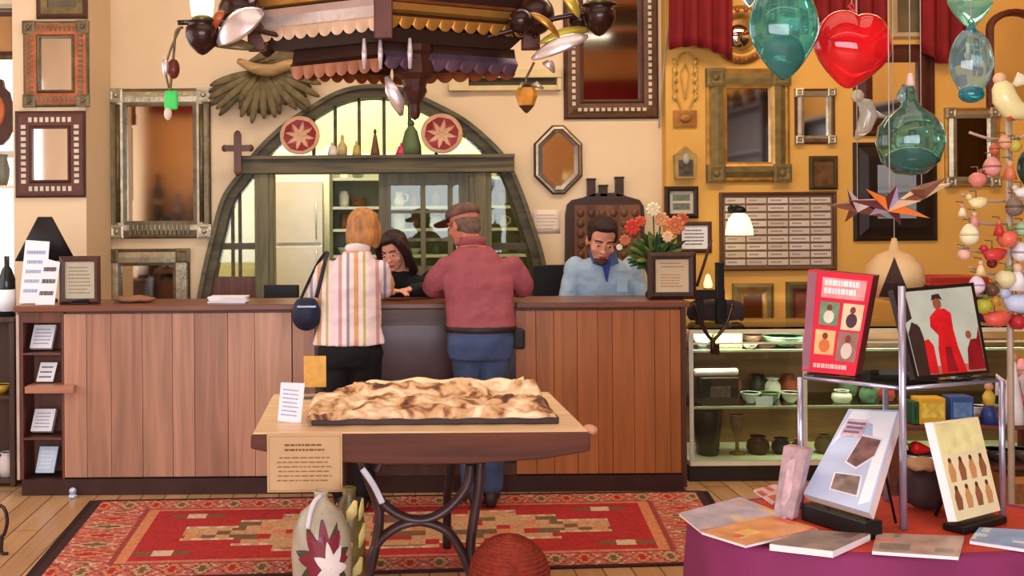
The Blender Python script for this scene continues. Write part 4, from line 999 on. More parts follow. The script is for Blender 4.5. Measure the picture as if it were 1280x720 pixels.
rm, nt, b = newmat('carved_relief')
tc = nt.nodes.new('ShaderNodeTexCoord'); n1 = nt.nodes.new('ShaderNodeTexNoise'); n1.inputs['Scale'].default_value = 9; n1.inputs['Detail'].default_value = 6; n1.inputs['Distortion'].default_value = 1.2
nt.links.new(tc.outputs['Object'], n1.inputs[0]); cr = nt.nodes.new('ShaderNodeValToRGB')
el = cr.color_ramp.elements; el[0].position = .33; el[0].color = lin((80, 46, 32)) + (1,); el[1].position = .64; el[1].color = lin((250, 232, 190)) + (1,)
for p_, c_ in ((.41, (150, 96, 66)), (.48, (220, 176, 120)), (.56, (232, 196, 160))): k_ = el.new(p_); k_.color = lin(c_) + (1,)
nt.links.new(n1.outputs['Fac'], cr.inputs[0]); nt.links.new(cr.outputs[0], b.inputs['Base Color']); b.inputs['Roughness'].default_value = .55
mb = MB(); mb.grid(lambda u, v: Vector((a0 + (a1 - .01 - a0) * u, -.012 + .012 * math.sin(u * 40) * (1 - v) + .43 * v - .03 * (1 - min(u / .2, 1)), relz(u, v))), 150, 44, lambda u, v: 0, True); mb.build('carving', rm, rel, solid=.004)
mb = MB(); mb.tube(smoothline([(a0 + .24, .39, .095), (a0 + .5, .405, .105), (a0 + .75, .39, .1), (a0 + .93, .37, .11)], 8), [.022 + .007 * math.sin(i * 1.1) for i in range(25)], 10); mb.build('rolled_edge', mat((240, 224, 178), r=.5, var=.12, sc=14, bump=.3), rel)
# cards and sign
def card(name, label, q, th, face, cat, lines, lm, post=None):
    t_ = leaflet(name, label, q, th, (face, lm), cat, lines); return t_
yT = 4.5
card('tent_card', 'white upright price card at the left front of the display table', [P(351, 478, yT + .02), P(381, 479, yT + .02), P(376, 529, yT), P(347, 526, yT)], .004, mat((244, 238, 246), r=.5, var=.02), 'card', 7, ink)
yk = 5.08
t = thing('card_holder', 'small golden card in a clear acrylic holder at the back of the display table', 'card', (P(394, 497, yk).x, yk, TZ + .001)); k = yk / F
mb = MB(); mb.bx(-14 * k, 14 * k, 0, .004, .0, 52 * k); mb.bx(-14 * k, 14 * k, -.03, .03, 0, .004); mb.build('acrylic_stand', pane((232, 236, 240)), t)
mb = MB(); mb.bx(-14 * k, 14 * k, -.006, -.001, 14 * k, 53 * k); mb.build('card', mat((222, 170, 78), r=.5, var=.15, sc=30), t, bevel=.001)
t = thing('paper_sign', 'large beige printed sign hanging on the front edge of the display table', 'sign', P(381, 579, YT - .042)); k = (YT - .042) / F
mb = MB(); mb.bx(-47 * k, 47 * k, -.004, 0, -36 * k, 37 * k); mb.build('board', mat((206, 170, 126), r=.65, var=.05), t, bevel=.001)
mb = MB(); mb.rings2(rect(45 * k, 34.5 * k), [(0, .004), (0, .0052), (.004, .0052), (.004, .004)], 0); mb.build('border_line', mat((190, 146, 96), r=.6), t)
mb = MB(); mb.text_lines((-36 * k, -.0045, -24 * k), (72 * k, 0, 0), (0, 0, 34 * k), 6, seed=3, gap=.28); mb.build('printing', mat((150, 106, 70), r=.7), t)
mb = MB(); mb.text_lines((-26 * k, -.0045, 14 * k), (54 * k, 0, 0), (0, 0, 12 * k), 2, seed=13, gap=.4); mb.build('heading', mat((126, 82, 54), r=.7), t)
# pots in front
yv = 3.95; k = yv / F
t = thing('star_jug', 'tall pottery jug painted with maroon and white star below the paper sign', 'jug', (P(402, 690, yv).x, yv, 0))
def z_(py): return P(402, py, yv).z
mb = MB(); mb.lathe([(0, 0), (.075, 0), (.08, .03), (.1, .2), (38 * k, z_(690)), (36 * k, z_(664)), (26 * k, z_(640)), (14 * k, z_(630)), (9 * k, z_(624)), (8 * k, z_(618)), (10 * k, z_(613)), (7 * k, z_(613)), (6 * k, z_(622)), (0, z_(645))], 32); mb.build('body', mat((172, 162, 140), r=.3, var=.25, sc=8), t)
def on_jug(a, z, r_=None):
    prof = [(.1, .2), (38 * k, z_(690)), (36 * k, z_(664)), (26 * k, z_(640)), (14 * k, z_(630))]
    R_ = prof[0][0]
    for (ra, za), (rb, zb) in zip(prof, prof[1:]):
        if za <= z <= zb: R_ = ra + (rb - ra) * (z - za) / (zb - za)
    return Vector(((R_ + .002) * math.sin(a), -(R_ + .002) * math.cos(a), z))
def star_patch(mb, a0_, z0, ra, rz_, n, mi, r2=.45, ph=0, lift=.0):
    pts = []; N = 2 * n * 4; K = 7; vs = []
    for j in range(K):
        f = j / (K - 1)
        for i in range(N):
            th = 2 * PI * i / N + ph; w = abs(((i / N * n) % 1) - .5) * 2
            rad = (r2 + (1 - r2) * w ** 1.3) * max(f, .02)
            a = a0_ + ra * rad * math.cos(th); v = on_jug(a, z0 + rz_ * rad * math.sin(th))
            vs.append(v + Vector((math.sin(a), -math.cos(a), .0)) * lift)
    fs = [(j * N + i, j * N + (i + 1) % N, (j + 1) * N + (i + 1) % N, (j + 1) * N + i) for j in range(K - 1) for i in range(N)]
    mb.add(vs, fs, mi)
mb = MB(); star_patch(mb, .1, z_(690), 1.05, .16, 9, 0, ph=.2); mb.build('dark_star', mat((74, 66, 54), r=.35), t)
mb = MB(); star_patch(mb, .12, z_(690), .9, .14, 8, 0, r2=.55, lift=.0015); mb.build('maroon_star', mat((126, 42, 56), r=.35), t)
mb = MB(); star_patch(mb, .35, z_(700), .6, .1, 7, 0, r2=.5, lift=.003); mb.build('white_star', mat((224, 216, 212), r=.35), t)
mb = MB(); mb.tube(smoothline([(.0, -8 * k, z_(618)), (-.02, -.05, z_(622)), (-.035, -.075, z_(634)), (-.045, -.09, z_(652))], 5), .009, 8); mb.build('handle', mat((206, 204, 210), r=.3), t)
yv2 = 4.12; k = yv2 / F
t = thing('green_jug', 'green brown patterned pottery vase behind the star jug beside the table leg', 'vase', (P(437, 690, yv2).x, yv2, 0))
mb = MB(); mb.lathe([(0, 0), (.06, 0), (.07, .2), (20 * k, P(0, 690, yv2).z), (20 * k, P(0, 660, yv2).z), (15 * k, P(0, 635, yv2).z), (8 * k, P(0, 622, yv2).z), (9 * k, P(0, 612, yv2).z), (6 * k, P(0, 612, yv2).z), (0, P(0, 640, yv2).z)], 24); mb.build('body', mat((98, 84, 44), r=.35, var=.6, sc=14), t)
mb = MB()
for a_, zz in ((.2, 640), (.9, 670), (-.2, 690), (.5, 710), (1.1, 640)):
    z0 = P(0, zz, yv2).z; r_ = 20.6 * k if zz > 650 else 17 * k
    mb.blade([(r_ * math.sin(a_ + d_), -r_ * math.cos(a_ + d_), z0 + e_) for d_, e_ in ((-.25, -.04), (0, 0), (.3, .045))], .022, .006, nrm=(math.sin(a_), -math.cos(a_), 0))
mb.build('painted_leaves', mat((206, 188, 120), r=.4, var=.2), t)
yw = 4.45; mb = MB(); mb.tube(smoothline([P(453, 586, yw), P(463, 600, yw - .01), P(471, 614, yw), P(478, 629, yw)], 5), .013, 8, flat=.3, up=(0, 1, 0))
tag(mb.build('white_strap', mat((240, 236, 246), r=.4, var=.02)), 'white curved strap hanging by the left leg of the display table', 'strap')
# coiled basket
yk = 4.12; k = yk / F
t = thing('coiled_basket', 'round red brown coiled basket standing in front of the rug at the bottom edge', 'basket', (P(637, 720, yk).x, yk, 0))
zt = P(637, 668, yk).z; r0 = 51 * k
prof = [(0, 0)]; nrow = 26
for i in range(nrow):
    th = -PI * .36 + (PI * .36 + PI / 2) * i / (nrow - 1); rad = r0 * math.cos(th); z0 = (zt - r0 * 1.0) + r0 * math.sin(th)
    for q_ in range(5):
        tq = th + (q_ / 5) * (PI * .86 / nrow); rad = (r0 - .006 + .006 * abs(math.sin(PI * q_ / 5))) * math.cos(tq); z0 = (zt - r0) + (r0 - .006 + .006 * abs(math.sin(PI * q_ / 5))) * math.sin(tq)
        if rad > 0: prof.append((rad, z0))
prof = [p for p in prof if p[1] > zt - r0 * 1.85]; zb_ = prof[1][1]
mb = MB(); mb.lathe(prof + [(0, zt)], 48); mb.build('coiled_body', mat((138, 46, 28), r=.75, var=.3, sc=40, bump=.4, bsc=120), t)
mb = MB(); mb.lathe([(0, 0), (.09, 0), (.1, .01), (.085, zb_ * .7), (.09, zb_ + .02), (0, zb_ + .02)], 32); mb.build('foot_ring', mat((110, 40, 26), r=.75, var=.3, sc=40, bump=.4, bsc=120), t)

# ------------------------------------------------------------------ things standing on the long counter
CZ = CT + .001
t = thing('conical_lamp', 'black cone shaded lamp on the left end of the counter', 'lamp', (P(57, 380, 6.6).x, 6.6, CZ)); k = 6.6 / F
def zc(py, Y): return P(57, py, Y).z - CZ
mb = MB(); mb.lathe([(38 * k, zc(326, 6.55)), (9 * k, zc(271, 6.55)), (8.5 * k, zc(271, 6.55)), (37 * k, zc(326, 6.55))], 36, sy=.3); mb.build('lamp_shade', mat((26, 22, 22), r=.6, var=.2), t, solid=.004)
mb = MB(); mb.lathe([(0, 0), (.07, 0), (.07, .015), (.015, .03), (.012, zc(326, 6.55)), (.02, zc(300, 6.55)), (.01, zc(274, 6.55)), (0, zc(274, 6.55))], 20); mb.build('lamp_base', mat((60, 40, 30), r=.4), t)
def cq2(pts, Y, dy): return [P(pts[0][0], pts[0][1], Y + dy), P(pts[1][0], pts[1][1], Y + dy), P(pts[2][0], pts[2][1], Y), P(pts[3][0], pts[3][1], Y)]
yl = 6.42
leaflet('leaflet', 'white leaflet with blue print leaning on the black cone lamp', cq2([(32, 300), (62, 302), (56, 379), (24, 379)], yl - .06, .05), .004, (paper, ink))
leaflet('leaflet', 'white folded leaflet with dark stripe beside the black cone lamp', cq2([(54, 322), (75, 328), (68, 381), (44, 381)], yl - .1, .04), .004, (paper, inkd), lines=3)
t, w, h, d, k = framed('counter_certificate', 'brown framed printed notice standing on the counter left end', 'notice', 75, 323, 126, 383, 6.39, [(7, .025, 0)], [wood((84, 46, 32), (58, 30, 22), 'Z'), dkbrown], mat((196, 186, 160), r=.6, var=.05), 'notice_sheet')
t.location.z = CZ + h
mb = MB(); mb.text_lines((-w * .58, -.0128, -h * .6), (w * 1.16, 0, 0), (0, 0, h * 1.2), 8, seed=12); mb.build('printing', mat((150, 140, 120), r=.7), t)
mb = MB(); mb.hexa([(-.03, 0, h * .2), (.03, 0, h * .2), (.03, .0, h * .24), (-.03, 0, h * .24)], [(-.03, .07, -h), (.03, .07, -h), (.03, .076, -h), (-.03, .076, -h)]); mb.build('easel_back', dkbrown, t)
t = thing('stapler', 'small black stapler on the counter in front of the brown framed notice', 'stapler', (P(100, 382, 6.36).x, 6.36, CZ))
mb = MB(); mb.bx(-.05, .05, -.012, .012, 0, .012); mb.build('base', black, t, bevel=.003)
mb = MB(); mb.hexa([(-.05, -.011, .016), (.05, -.011, .018), (.05, -.011, .034), (-.05, -.011, .022)], [(-.05, .011, .016), (.05, .011, .018), (.05, .011, .034), (-.05, .011, .022)]); mb.build('arm', black, t, bevel=.003)
t = thing('brown_cloth_bundle', 'low brown rumpled cloth bundle on the counter below the lower tin mirror', 'cloth', (P(168, 380, 6.5).x, 6.5, CZ))
mb = MB(); mb.ell((0, 0, .018), (.13, .08, .022), warp=lambda v: Vector((v.x, v.y, max(v.z, -.8) + .15 * math.sin(v.x * 7)))); mb.build('folded_cloth', mat((142, 98, 72), r=.8, var=.2, bump=.4, bsc=20), t)
for i, (nm, lab, dx_, w_) in enumerate((('paper_stack', 'white paper stack on the counter before the arch left foot', 0, .11),)):
    t = thing(nm, lab, 'papers', (P(286, 380, 6.45).x, 6.45, CZ))
    for q in range(4):
        mb = MB(); M_ = Matrix.Rotation(R(rr.uniform(-5, 5)), 3, 'Z'); mb.bx(-w_, w_, -.08, .08, q * .009, q * .009 + .008, M=M_); mb.build('sheet_bundle', paper, t)
# screens behind the counter
def screen(label, px, py0, py1, wpx, Y, ry):
    k = Y / F; t = thing('computer_screen', label, 'screen', (P(px, py1, Y).x, Y, 0), ry)
    z1 = P(px, py0, Y).z; z0 = P(px, py1, Y).z - .06; w = wpx * k / 2
    mb = MB(); mb.bx(-w, w, -.02, .02, z0, z1); mb.build('casing', mat((30, 28, 30), r=.4), t, bevel=.006)
    mb = MB(); mb.bx(-w + .015, w - .015, .021, .024, z0 + .015, z1 - .015); mb.build('display', mat((60, 80, 110), r=.2), t)
    mb = MB(); mb.bx(-.03, .03, -.05, -.021, z0 - .12, z0 + .1); mb.bx(-.1, .1, -.09, .09, .761, .776); mb.bx(-.03, .03, -.05, -.02, .776, z0 - .12); mb.build('stand', black, t, bevel=.004)
screen('black back of a computer screen behind the counter beside the red shirted man', 688, 331, 378, 46, 7.42, R(8))
screen('dark computer screen behind the counter at the foot of the arch', 352, 356, 384, 44, 7.42, R(-6))
dk = thing('rear_desk', 'dark wood work desk standing behind the reception counter', 'desk', (.1, 7.45, 0))
mb = MB(); mb.bx(-1.9, 1.6, -.2, .25, .72, .76); mb.build('desk_top', dkw, dk)
for x in (-1.85, 1.55):
    mb = MB(); mb.bx(x - .03, x + .03, -.18, .23, 0, .72); mb.build('side_panel', dkw, dk)
# flowers
yf = 6.6; k = yf / F
t = thing('flower_bouquet', 'bouquet of red, peach and cream flowers with green leaves on counter', 'flowers', (P(818, 375, yf).x, yf, CZ))
def fp(px, py, dy=0): p = P(px, py, yf + dy); return Vector((p.x - t.location.x, dy, p.z - CZ))
mb = MB(); mb.lathe([(0, 0), (.05, 0), (.055, .02), (.03, .06), (.045, .14), (.07, .2), (.065, .2), (.04, .13), (0, .1)], 22); mb.build('vase', mat((66, 44, 34), r=.3), t)
rr = random.Random(17); mb = MB()
base = fp(820, 336)
for i in range(150):
    a = rr.uniform(0, 2 * PI); u = rr.uniform(.2, 1)
    tip = base + Vector((math.cos(a) * .2 * u, math.sin(a) * .12 * u, rr.uniform(-.0, .24) * (1.1 - .45 * u)))
    mid = base.lerp(tip, .55) + Vector((0, 0, .03))
    st = base.lerp(tip, .3)
    mb.blade([st, st.lerp(mid, .5), mid, mid.lerp(tip, .6), tip], rr.uniform(.012, .024), .003, nrm=(rr.uniform(-.5, .5), -1, rr.uniform(.2, 1)), mi=i % 3, n=6)
mb.build('leaves', [mat((52, 92, 40), r=.5, var=.3), mat((34, 66, 34), r=.5, var=.3), mat((110, 118, 50), r=.5, var=.3)], t)
def bloom(px, py, r_, col, dy=-.05, name='flower'):
    c = fp(px, py, dy); mb = MB(); mb.ell(c, (r_ * .45, r_ * .45, r_ * .45), 10, 8)
    for ring, n_, tl in ((1.0, 9, .5), (.7, 7, .9)):
        for i in range(n_):
            a = 2 * PI * i / n_ + ring; d_ = Vector((math.cos(a), -.35, math.sin(a)))
            mb.blade([c + d_ * r_ * .2, c + d_ * r_ * .65 * ring + Vector((0, -r_ * .25 * tl, 0)), c + d_ * r_ * ring], r_ * .36, .004, nrm=(0, -1, .1), n=6)
    mb.build(name, mat(col, r=.6, var=.15), t)
    mb = MB(); mb.tube([c, base.lerp(c, .4), base + Vector((0, 0, -.08))], .005, 6); mb.build('stem', mat((70, 100, 46), r=.6), t)
for args in ((790, 284, .05, (206, 70, 52)), (800, 277, .035, (222, 92, 70), -.02), (816, 262, .045, (244, 226, 190)), (826, 274, .045, (236, 176, 120), -.03), (843, 282, .06, (222, 132, 84)), (852, 274, .04, (206, 104, 66), 0), (781, 300, .035, (200, 120, 80)), (834, 296, .035, (240, 200, 150), -.08), (774, 309, .02, (240, 230, 210), -.04)): bloom(*args)
t, w, h, d, k = framed('framed_certificate', 'dark wood framed cream certificate standing on counter under the bouquet', 'certificate', 809, 315, 869, 374, 6.42, [(9, .03, 0)], [wood((66, 36, 26), (44, 24, 18), 'Z'), dkbrown], mat((226, 204, 164), r=.6, var=.04), 'certificate')
t.location.z = CZ + h
mb = MB(); mb.text_lines((-w * .5, -.0128, h * .3), (w, 0, 0), (0, 0, h * .3), 2, seed=2); mb.text_lines((-w * .5, -.0128, -h * .5), (w, 0, 0), (0, 0, h * .6), 5, seed=5); mb.build('printing', mat((176, 146, 108), r=.7), t)
t = thing('black_easel', 'black angled picture easel at the right end of the counter', 'easel', (P(886, 374, 6.62).x, 6.62, 0)); yk = 6.62; k = yk / F
CASEZ = .92
def ep(px, py): p = P(px, py, yk); return Vector((p.x - t.location.x, 0, p.z))
mb = MB(); a, b = ep(864, 374), ep(905, 362); mb.bx(a.x, b.x, -.02, .02, a.z, b.z); mb.build('lower_bar', black, t, bevel=.003)
mb = MB(); a, b = ep(895, 374), ep(904, 328); mb.bx(a.x, b.x, -.021, .021, b.z - .22 + .0, b.z); mb.build('upright', black, t, bevel=.003)
mb = MB(); mb.tube([ep(871, 358), ep(880, 330), ep(889, 300)], .009, 8); mb.build('strut', mat((70, 42, 28), r=.5), t)
a = ep(895, 374); b = ep(870, 374)
for x_a, x_b in ((a.x, ep(904, 0).x), (b.x, b.x + .04)):
    mb = MB(); mb.bx(x_a, x_b, -.022, .022, CASEZ + .002, a.z); mb.build('leg', black, t)
t = thing('candle_glass', 'small glowing cream candle glass on the black easel bar', 'candle', (P(885, 362, 6.62).x, 6.62, ep(905, 362).z + .006)); k = 6.62 / F
mb = MB(); mb.lathe([(0, 0), (.024, 0), (.027, .03), (.016, .07), (.01, .085), (0, .09)], 16); mb.build('glass', mat((255, 240, 180), r=.3, emit=.8), t)
mb = MB(); mb.lathe([(0, -.0005), (.028, -.0005), (.028, .006), (0, .006)], 16); mb.build('saucer', gold, t)
# ------------------------------------------------------------------ glass display case on the right
YD = 6.5; kD = YD / F
dx0_, dx1_ = P(862, 500, YD).x, 4.1; CASEZ = P(930, 409, YD).z; DD = .55
dc = thing('glass_display_case', 'long glass display case with pale edged shelves right of the counter', 'display case', ((dx0_ + dx1_) / 2, YD, 0))
hx = (dx1_ - dx0_) / 2
def dz(py): return P(930, py, YD).z
paleedge = mat((232, 226, 190), r=.4, var=.05); dkbase = mat((44, 34, 26), r=.5, var=.2)
zdeck, zs2, zs1 = dz(576), dz(509), dz(438)
mb = MB(); mb.bx(-hx, hx, .02, DD, 0, zdeck - .03); mb.build('base_cabinet', dkbase, dc)
mb = MB(); mb.bx(-hx, hx, 0, DD, zdeck - .03, zdeck); mb.build('deck', paleedge, dc, bevel=.003)
mb = MB(); mb.bx(-hx, hx, DD - .02, DD, zdeck, CASEZ - .03); mb.build('back_panel', wood((150, 104, 66), (110, 74, 46), 'X', 2), dc)
for nm, z in (('upper_shelf', zs1), ('lower_shelf', zs2)):
    mb = MB(); mb.bx(-hx + .02, hx - .02, .03, DD - .021, z - .008, z); o = mb.build(nm, pane((236, 242, 236)), dc)
    mb = MB(); mb.bx(-hx + .02, hx - .02, .016, .03, z - .012, z + .002); mb.build('shelf_edge', mat((206, 214, 178), r=.3, var=.1), o)
mb = MB(); mb.bx(-hx, hx, -.004, DD, CASEZ - .012, CASEZ); mb.build('glass_top', pane((236, 242, 234)), dc)
mb = MB(); mb.bx(-hx, hx, -.014, .012, CASEZ - .036, CASEZ - .0125); mb.bx(-hx, hx, -.006, .006, CASEZ - .1, CASEZ - .09); mb.build('top_trim', paleedge, dc)
mb = MB(); mb.bx(-hx, hx, .0, .006, zdeck, CASEZ - .03); mb.build('glass_front', pane((240, 244, 238)), dc)
for px in (864, 1006, 1140, 1262):
    x = P(px, 500, YD).x - dc.location.x; mb = MB(); mb.bx(x - .012, x + .012, -.008, .0, zdeck, CASEZ - .03); mb.build('corner_post', mat((216, 214, 196), r=.35), dc) if px != 1140 else None
# things in and on it
def on(px, z, dy=.18): p = P(px, 500, YD + dy); return (p.x, YD + dy, z + .001)
def vessel(name, label, cat, loc, prof, col, n=22, mouth=True, **kw):
    t = thing(name, label, cat, loc)
    mb = MB(); mb.lathe(prof, n); mb.build('body', mat(col, **kw), t)
    r0 = max(p[0] for p in prof); zt = max(p[1] for p in prof); rt = max(p[0] for p in prof if p[1] > zt * .93)
    mb = MB(); M_ = [(rt + .002 + .003 * math.cos(a), zt + .003 * math.sin(a)) for a in [2 * PI * q / 6 for q in range(7)]]; mb.lathe(M_, n); mb.build('rim', mat(tuple(min(255, int(c * 1.25)) for c in col), r=.3), t)
    return t
def bowl(r, h): return [(0, 0), (r * .4, 0), (r * .85, h * .5), (r, h), (r * .95, h), (r * .78, h * .52), (0, h * .15)]
def jarp(r, h): return [(0, 0), (r * .75, 0), (r, h * .35), (r * .9, h * .7), (r * .55, h * .9), (r * .65, h), (r * .5, h), (0, h * .8)]
vessel('tall_vase', 'tall black fluted vase on the bottom deck of the glass case', 'vase', on(884, zdeck), [(0, 0), (.065, 0), (.075, .1), (.088, .26), (.085, .285), (.07, .285), (.06, .1), (0, .03)], (40, 48, 44), r=.25)
mbx = MB(); t = thing('white_roll', 'white paper roll lying on a dark box inside the glass case', 'roll', on(896, dz(474) , .12))
mb = MB(); mb.tube([(-.135, 0, .024), (-.13, 0, .024), (.12, 0, .026), (.128, 0, .026)], [.017, .023, .023, .015], 14); mb.build('paper_roll', mat((236, 214, 208), r=.5, var=.03), t)
mb = MB(); mb.tube([(-.14, 0, .024), (-.1355, 0, .024)], .009, 10); mb.build('core', mat((150, 110, 80)), t)
t = thing('dark_carton', 'dark brown carton under the white roll on the lower glass shelf', 'carton', on(896, zs2, .12))
hb = dz(474) - zs2 - .001
mb = MB(); mb.bx(-.11, .11, -.07, .1, 0, hb); mb.build('carton_body', mat((66, 54, 44), r=.6, var=.2), t, bevel=.004)
mb = MB(); mb.bx(-.06, .06, -.073, -.0705, hb * .3, hb * .7); mb.build('carton_label', mat((120, 104, 84), r=.6, var=.3, sc=40), t)
vessel('glass_goblet', 'brown glass goblet on the bottom deck beside the black vase', 'goblet', on(921, zdeck), [(0, 0), (.045, 0), (.045, .008), (.012, .02), (.01, .1), (.035, .16), (.042, .24), (.036, .24), (.028, .16), (0, .12)], (140, 104, 70), r=.2)
def box(name, label, cat, loc, w, d_, h, col, col2=None, rz=0):
    t = thing(name, label, cat, loc, rz)
    mb = MB(); mb.bx(-w / 2, w / 2, -d_ / 2, d_ / 2, 0, h); mb.build('box_body', mat(col, r=.5, var=.1), t, bevel=.004)
    mb = MB(); mb.bx(-w / 2 + .01, w / 2 - .01, -d_ / 2 - .002, -d_ / 2 - .0002, h * .25, h * .8); mb.build('box_label', mat(col2 or tuple(int(c * .7) for c in col), r=.5, var=.3, sc=40), t)
    return t
box('gift_box', 'yellow green box on the top shelf of the glass case', 'box', on(908, zs1, .2), .16, .12, .085, (190, 184, 96), (206, 204, 130))
vessel('glass_bowl', 'clear grey glass bowl at the left end of the top glass shelf', 'bowl', on(878, zs1, .2), bowl(.06, .08), (170, 180, 170), r=.15)
vessel('ceramic_dish', 'green striped dish on the top glass shelf right end', 'dish', on(982, zs1, .2), bowl(.13, .06), (110, 140, 112), r=.2)
vessel('ceramic_dish', 'brown low dish in the middle of the top glass shelf', 'dish', on(940, zs1, .31), bowl(.07, .055), (120, 92, 76), r=.3)
vessel('ceramic_dish', 'cream shallow saucer on top glass shelf between the box and brown dish', 'dish', on(938, zs1, .065), bowl(.04, .03), (226, 220, 190), r=.3)
for px, col, cn in ((938, (206, 214, 196), 'pale celadon'), (962, (130, 150, 110), 'sage green'), (988, (214, 206, 180), 'cream')):
    vessel('small_bowl', f'{cn} small bowl in a row on the lower glass shelf', 'bowl', on(px, zs2, .15), bowl(.055, .06), col, r=.3)
for px, col, cn, r_ in ((947, (70, 46, 34), 'dark brown', .07), (976, (44, 52, 44), 'blackish green', .06), (998, (150, 110, 70), 'tan', .05)):
    vessel('ceramic_jar', f'{cn} round jar on the bottom deck of the glass case', 'jar', on(px, zdeck, .2), jarp(r_, r_ * 1.5), col, r=.3)
for i, (px, col, cn) in enumerate(((948, (60, 54, 48), 'charcoal'), (985, (150, 70, 40), 'rust'), (1060, (90, 110, 80), 'olive'), (1100, (160, 150, 120), 'sand'))):
    vessel('ceramic_pot', f'{cn} pot standing on the lower shelf towards the back of the glass case', 'pot', on(px, zs2, .4), jarp(.06, .13), col, r=.4)
mb = MB(); mb.bx(-.05, .05, -.004, .0, 0, .05); t = mb.build('price_card', paper, loc=on(955, zs2, .06)); tag(t, 'little cream price card on the lower glass shelf', 'card')
# forked bracket
t = thing('forked_bracket', 'forked dark iron bracket at the front of the glass case beside the counter', 'bracket', P(891, 440, YD - .03)); yb_ = YD - .03
def bp_(px, py): p = P(px, py, yb_); return p - t.location
mb = MB(); mb.tube(smoothline([bp_(868, 380), bp_(876, 402), bp_(884, 418), bp_(891, 426)], 4), .011, 8); mb.tube(smoothline([bp_(916, 380), bp_(909, 402), bp_(899, 418), bp_(891, 426)], 4), .011, 8); mb.build('fork', iron, t)
mb = MB(); mb.tube([bp_(891, 424), bp_(891, 442)], .016, 8); mb.bx(bp_(886, 0).x, bp_(896, 0).x, -.006, .012, bp_(0, 444).z if False else bp_(891, 443).z, bp_(891, 430).z); mb.build('mount', iron, t)
def ringz_(cx, cy, z, rx, ry, n=24, e=4):
    return [Vector((cx + rx * math.copysign(abs(math.cos(2 * PI * k / n)) ** (2 / e), math.cos(2 * PI * k / n)), cy + ry * math.copysign(abs(math.sin(2 * PI * k / n)) ** (2 / e), math.sin(2 * PI * k / n)), z + .006 * math.sin(k * 2.0))) for k in range(n)]
t = thing('black_satchel', 'dark cloth bundle lying on the glass case behind the iron fork', 'bundle', (P(895, 400, 6.85).x, 6.85, CASEZ + .001))
mb = MB(); mb.loft([ringz_(0, 0, z_, w_, .09) for z_, w_ in ((0, .16), (.03, .175), (.07, .17), (.1, .15), (.115, .11))]); mb.build('cloth', mat((52, 36, 40), r=.8, var=.4, sc=6, bump=.4, bsc=14), t)
t.location.z += .012
box('red_rim_tray', 'dark box with red edged lid standing on the glass case behind the photo frame', 'box', (P(1182, 400, 6.75).x, 6.75, CASEZ + .001), .34, .3, dz(350) - CASEZ - .05, (58, 26, 24), (46, 22, 20))
t = bpy.data.objects['red_rim_tray']; hh = dz(350) - CASEZ - .05
mb = MB(); mb.bx(-.19, .19, -.17, .17, hh + .0005, hh + .02); mb.bx(-.18, .18, -.16, .16, hh + .02, hh + .05); mb.build('red_lid', mat((168, 50, 40), r=.4), t, bevel=.004)

# ------------------------------------------------------------------ plum draped table in the right foreground
TX, TY, TW, TD, TPZ = 1.40, 2.975, .52, .295, .75
def sup(a, k=1.0, e=2.5):
    c, s = math.cos(a), math.sin(a)
    return TX + TW * k * math.copysign(abs(c) ** (2 / e), c), TY + TD * k * math.copysign(abs(s) ** (2 / e), s)
t = thing('oval_table', 'oval pedestal table hidden beneath the plum tablecloth', 'table', (TX, TY, 0))
mb = MB(); pr = [(sup(2 * PI * i / 48, .985)[0] - TX, sup(2 * PI * i / 48, .985)[1] - TY) for i in range(48)]
mb.loft([[Vector((x, y, z)) for x, y in pr] for z in (TPZ - .03, TPZ)], smooth=False); mb.build('tabletop', dkw, t)
mb = MB(); mb.lathe([(0, 0), (.25, 0), (.25, .03), (.05, .06), (.045, .68), (.15, TPZ - .031), (0, TPZ - .031)], 24); mb.build('pedestal', dkw, t)
plum = mat((128, 42, 88), r=.75, var=.12, sc=4, bump=.15, bsc=14); 
NA = 160; rings = []
for k_, z_1 in ((0.02, TPZ + .004), (.5, TPZ + .004), (.97, TPZ + .004), (1.0, TPZ + .0), (1.012, TPZ - .012)):
    rings.append([Vector((*sup(2 * PI * i / NA, k_), z_1)) for i in range(NA)])
for j in range(1, 12):
    f = j / 11; ring = []
    for i in range(NA):
        a = 2 * PI * i / NA; w = (.5 + .5 * math.sin(a * 17 + .8 * math.sin(a * 5))) * f ** .7
        x, y = sup(a, 1.012 + .07 * w + .02 * f); ring.append(Vector((x, y, TPZ - .012 - (TPZ - .022) * f)))
    rings.append(ring)
mb = MB(); mb.loft(rings, 0, False)
# red runner strip on the table top
t = mb.build('tablecloth', plum); tag(t, 'plum purple tablecloth draped in folds over the oval table at right front', 'tablecloth')
TOPZ = TPZ + .0055
mb = MB(); mb.grid(lambda u, v: Vector((sup(PI + PI * u, .90)[0], sup(PI + PI * u, .90)[1] * (1 - v) + (2 * TY - sup(PI + PI * u, .90)[1]) * v, TOPZ)), 30, 6, lambda u, v: 0)
t = mb.build('red_runner', mat((190, 62, 40), r=.8, var=.2, sc=12, bump=.2), solid=.001); tag(t, 'red orange cloth laid on top of the plum tablecloth under the magazines', 'cloth')
BZ = TOPZ + .002
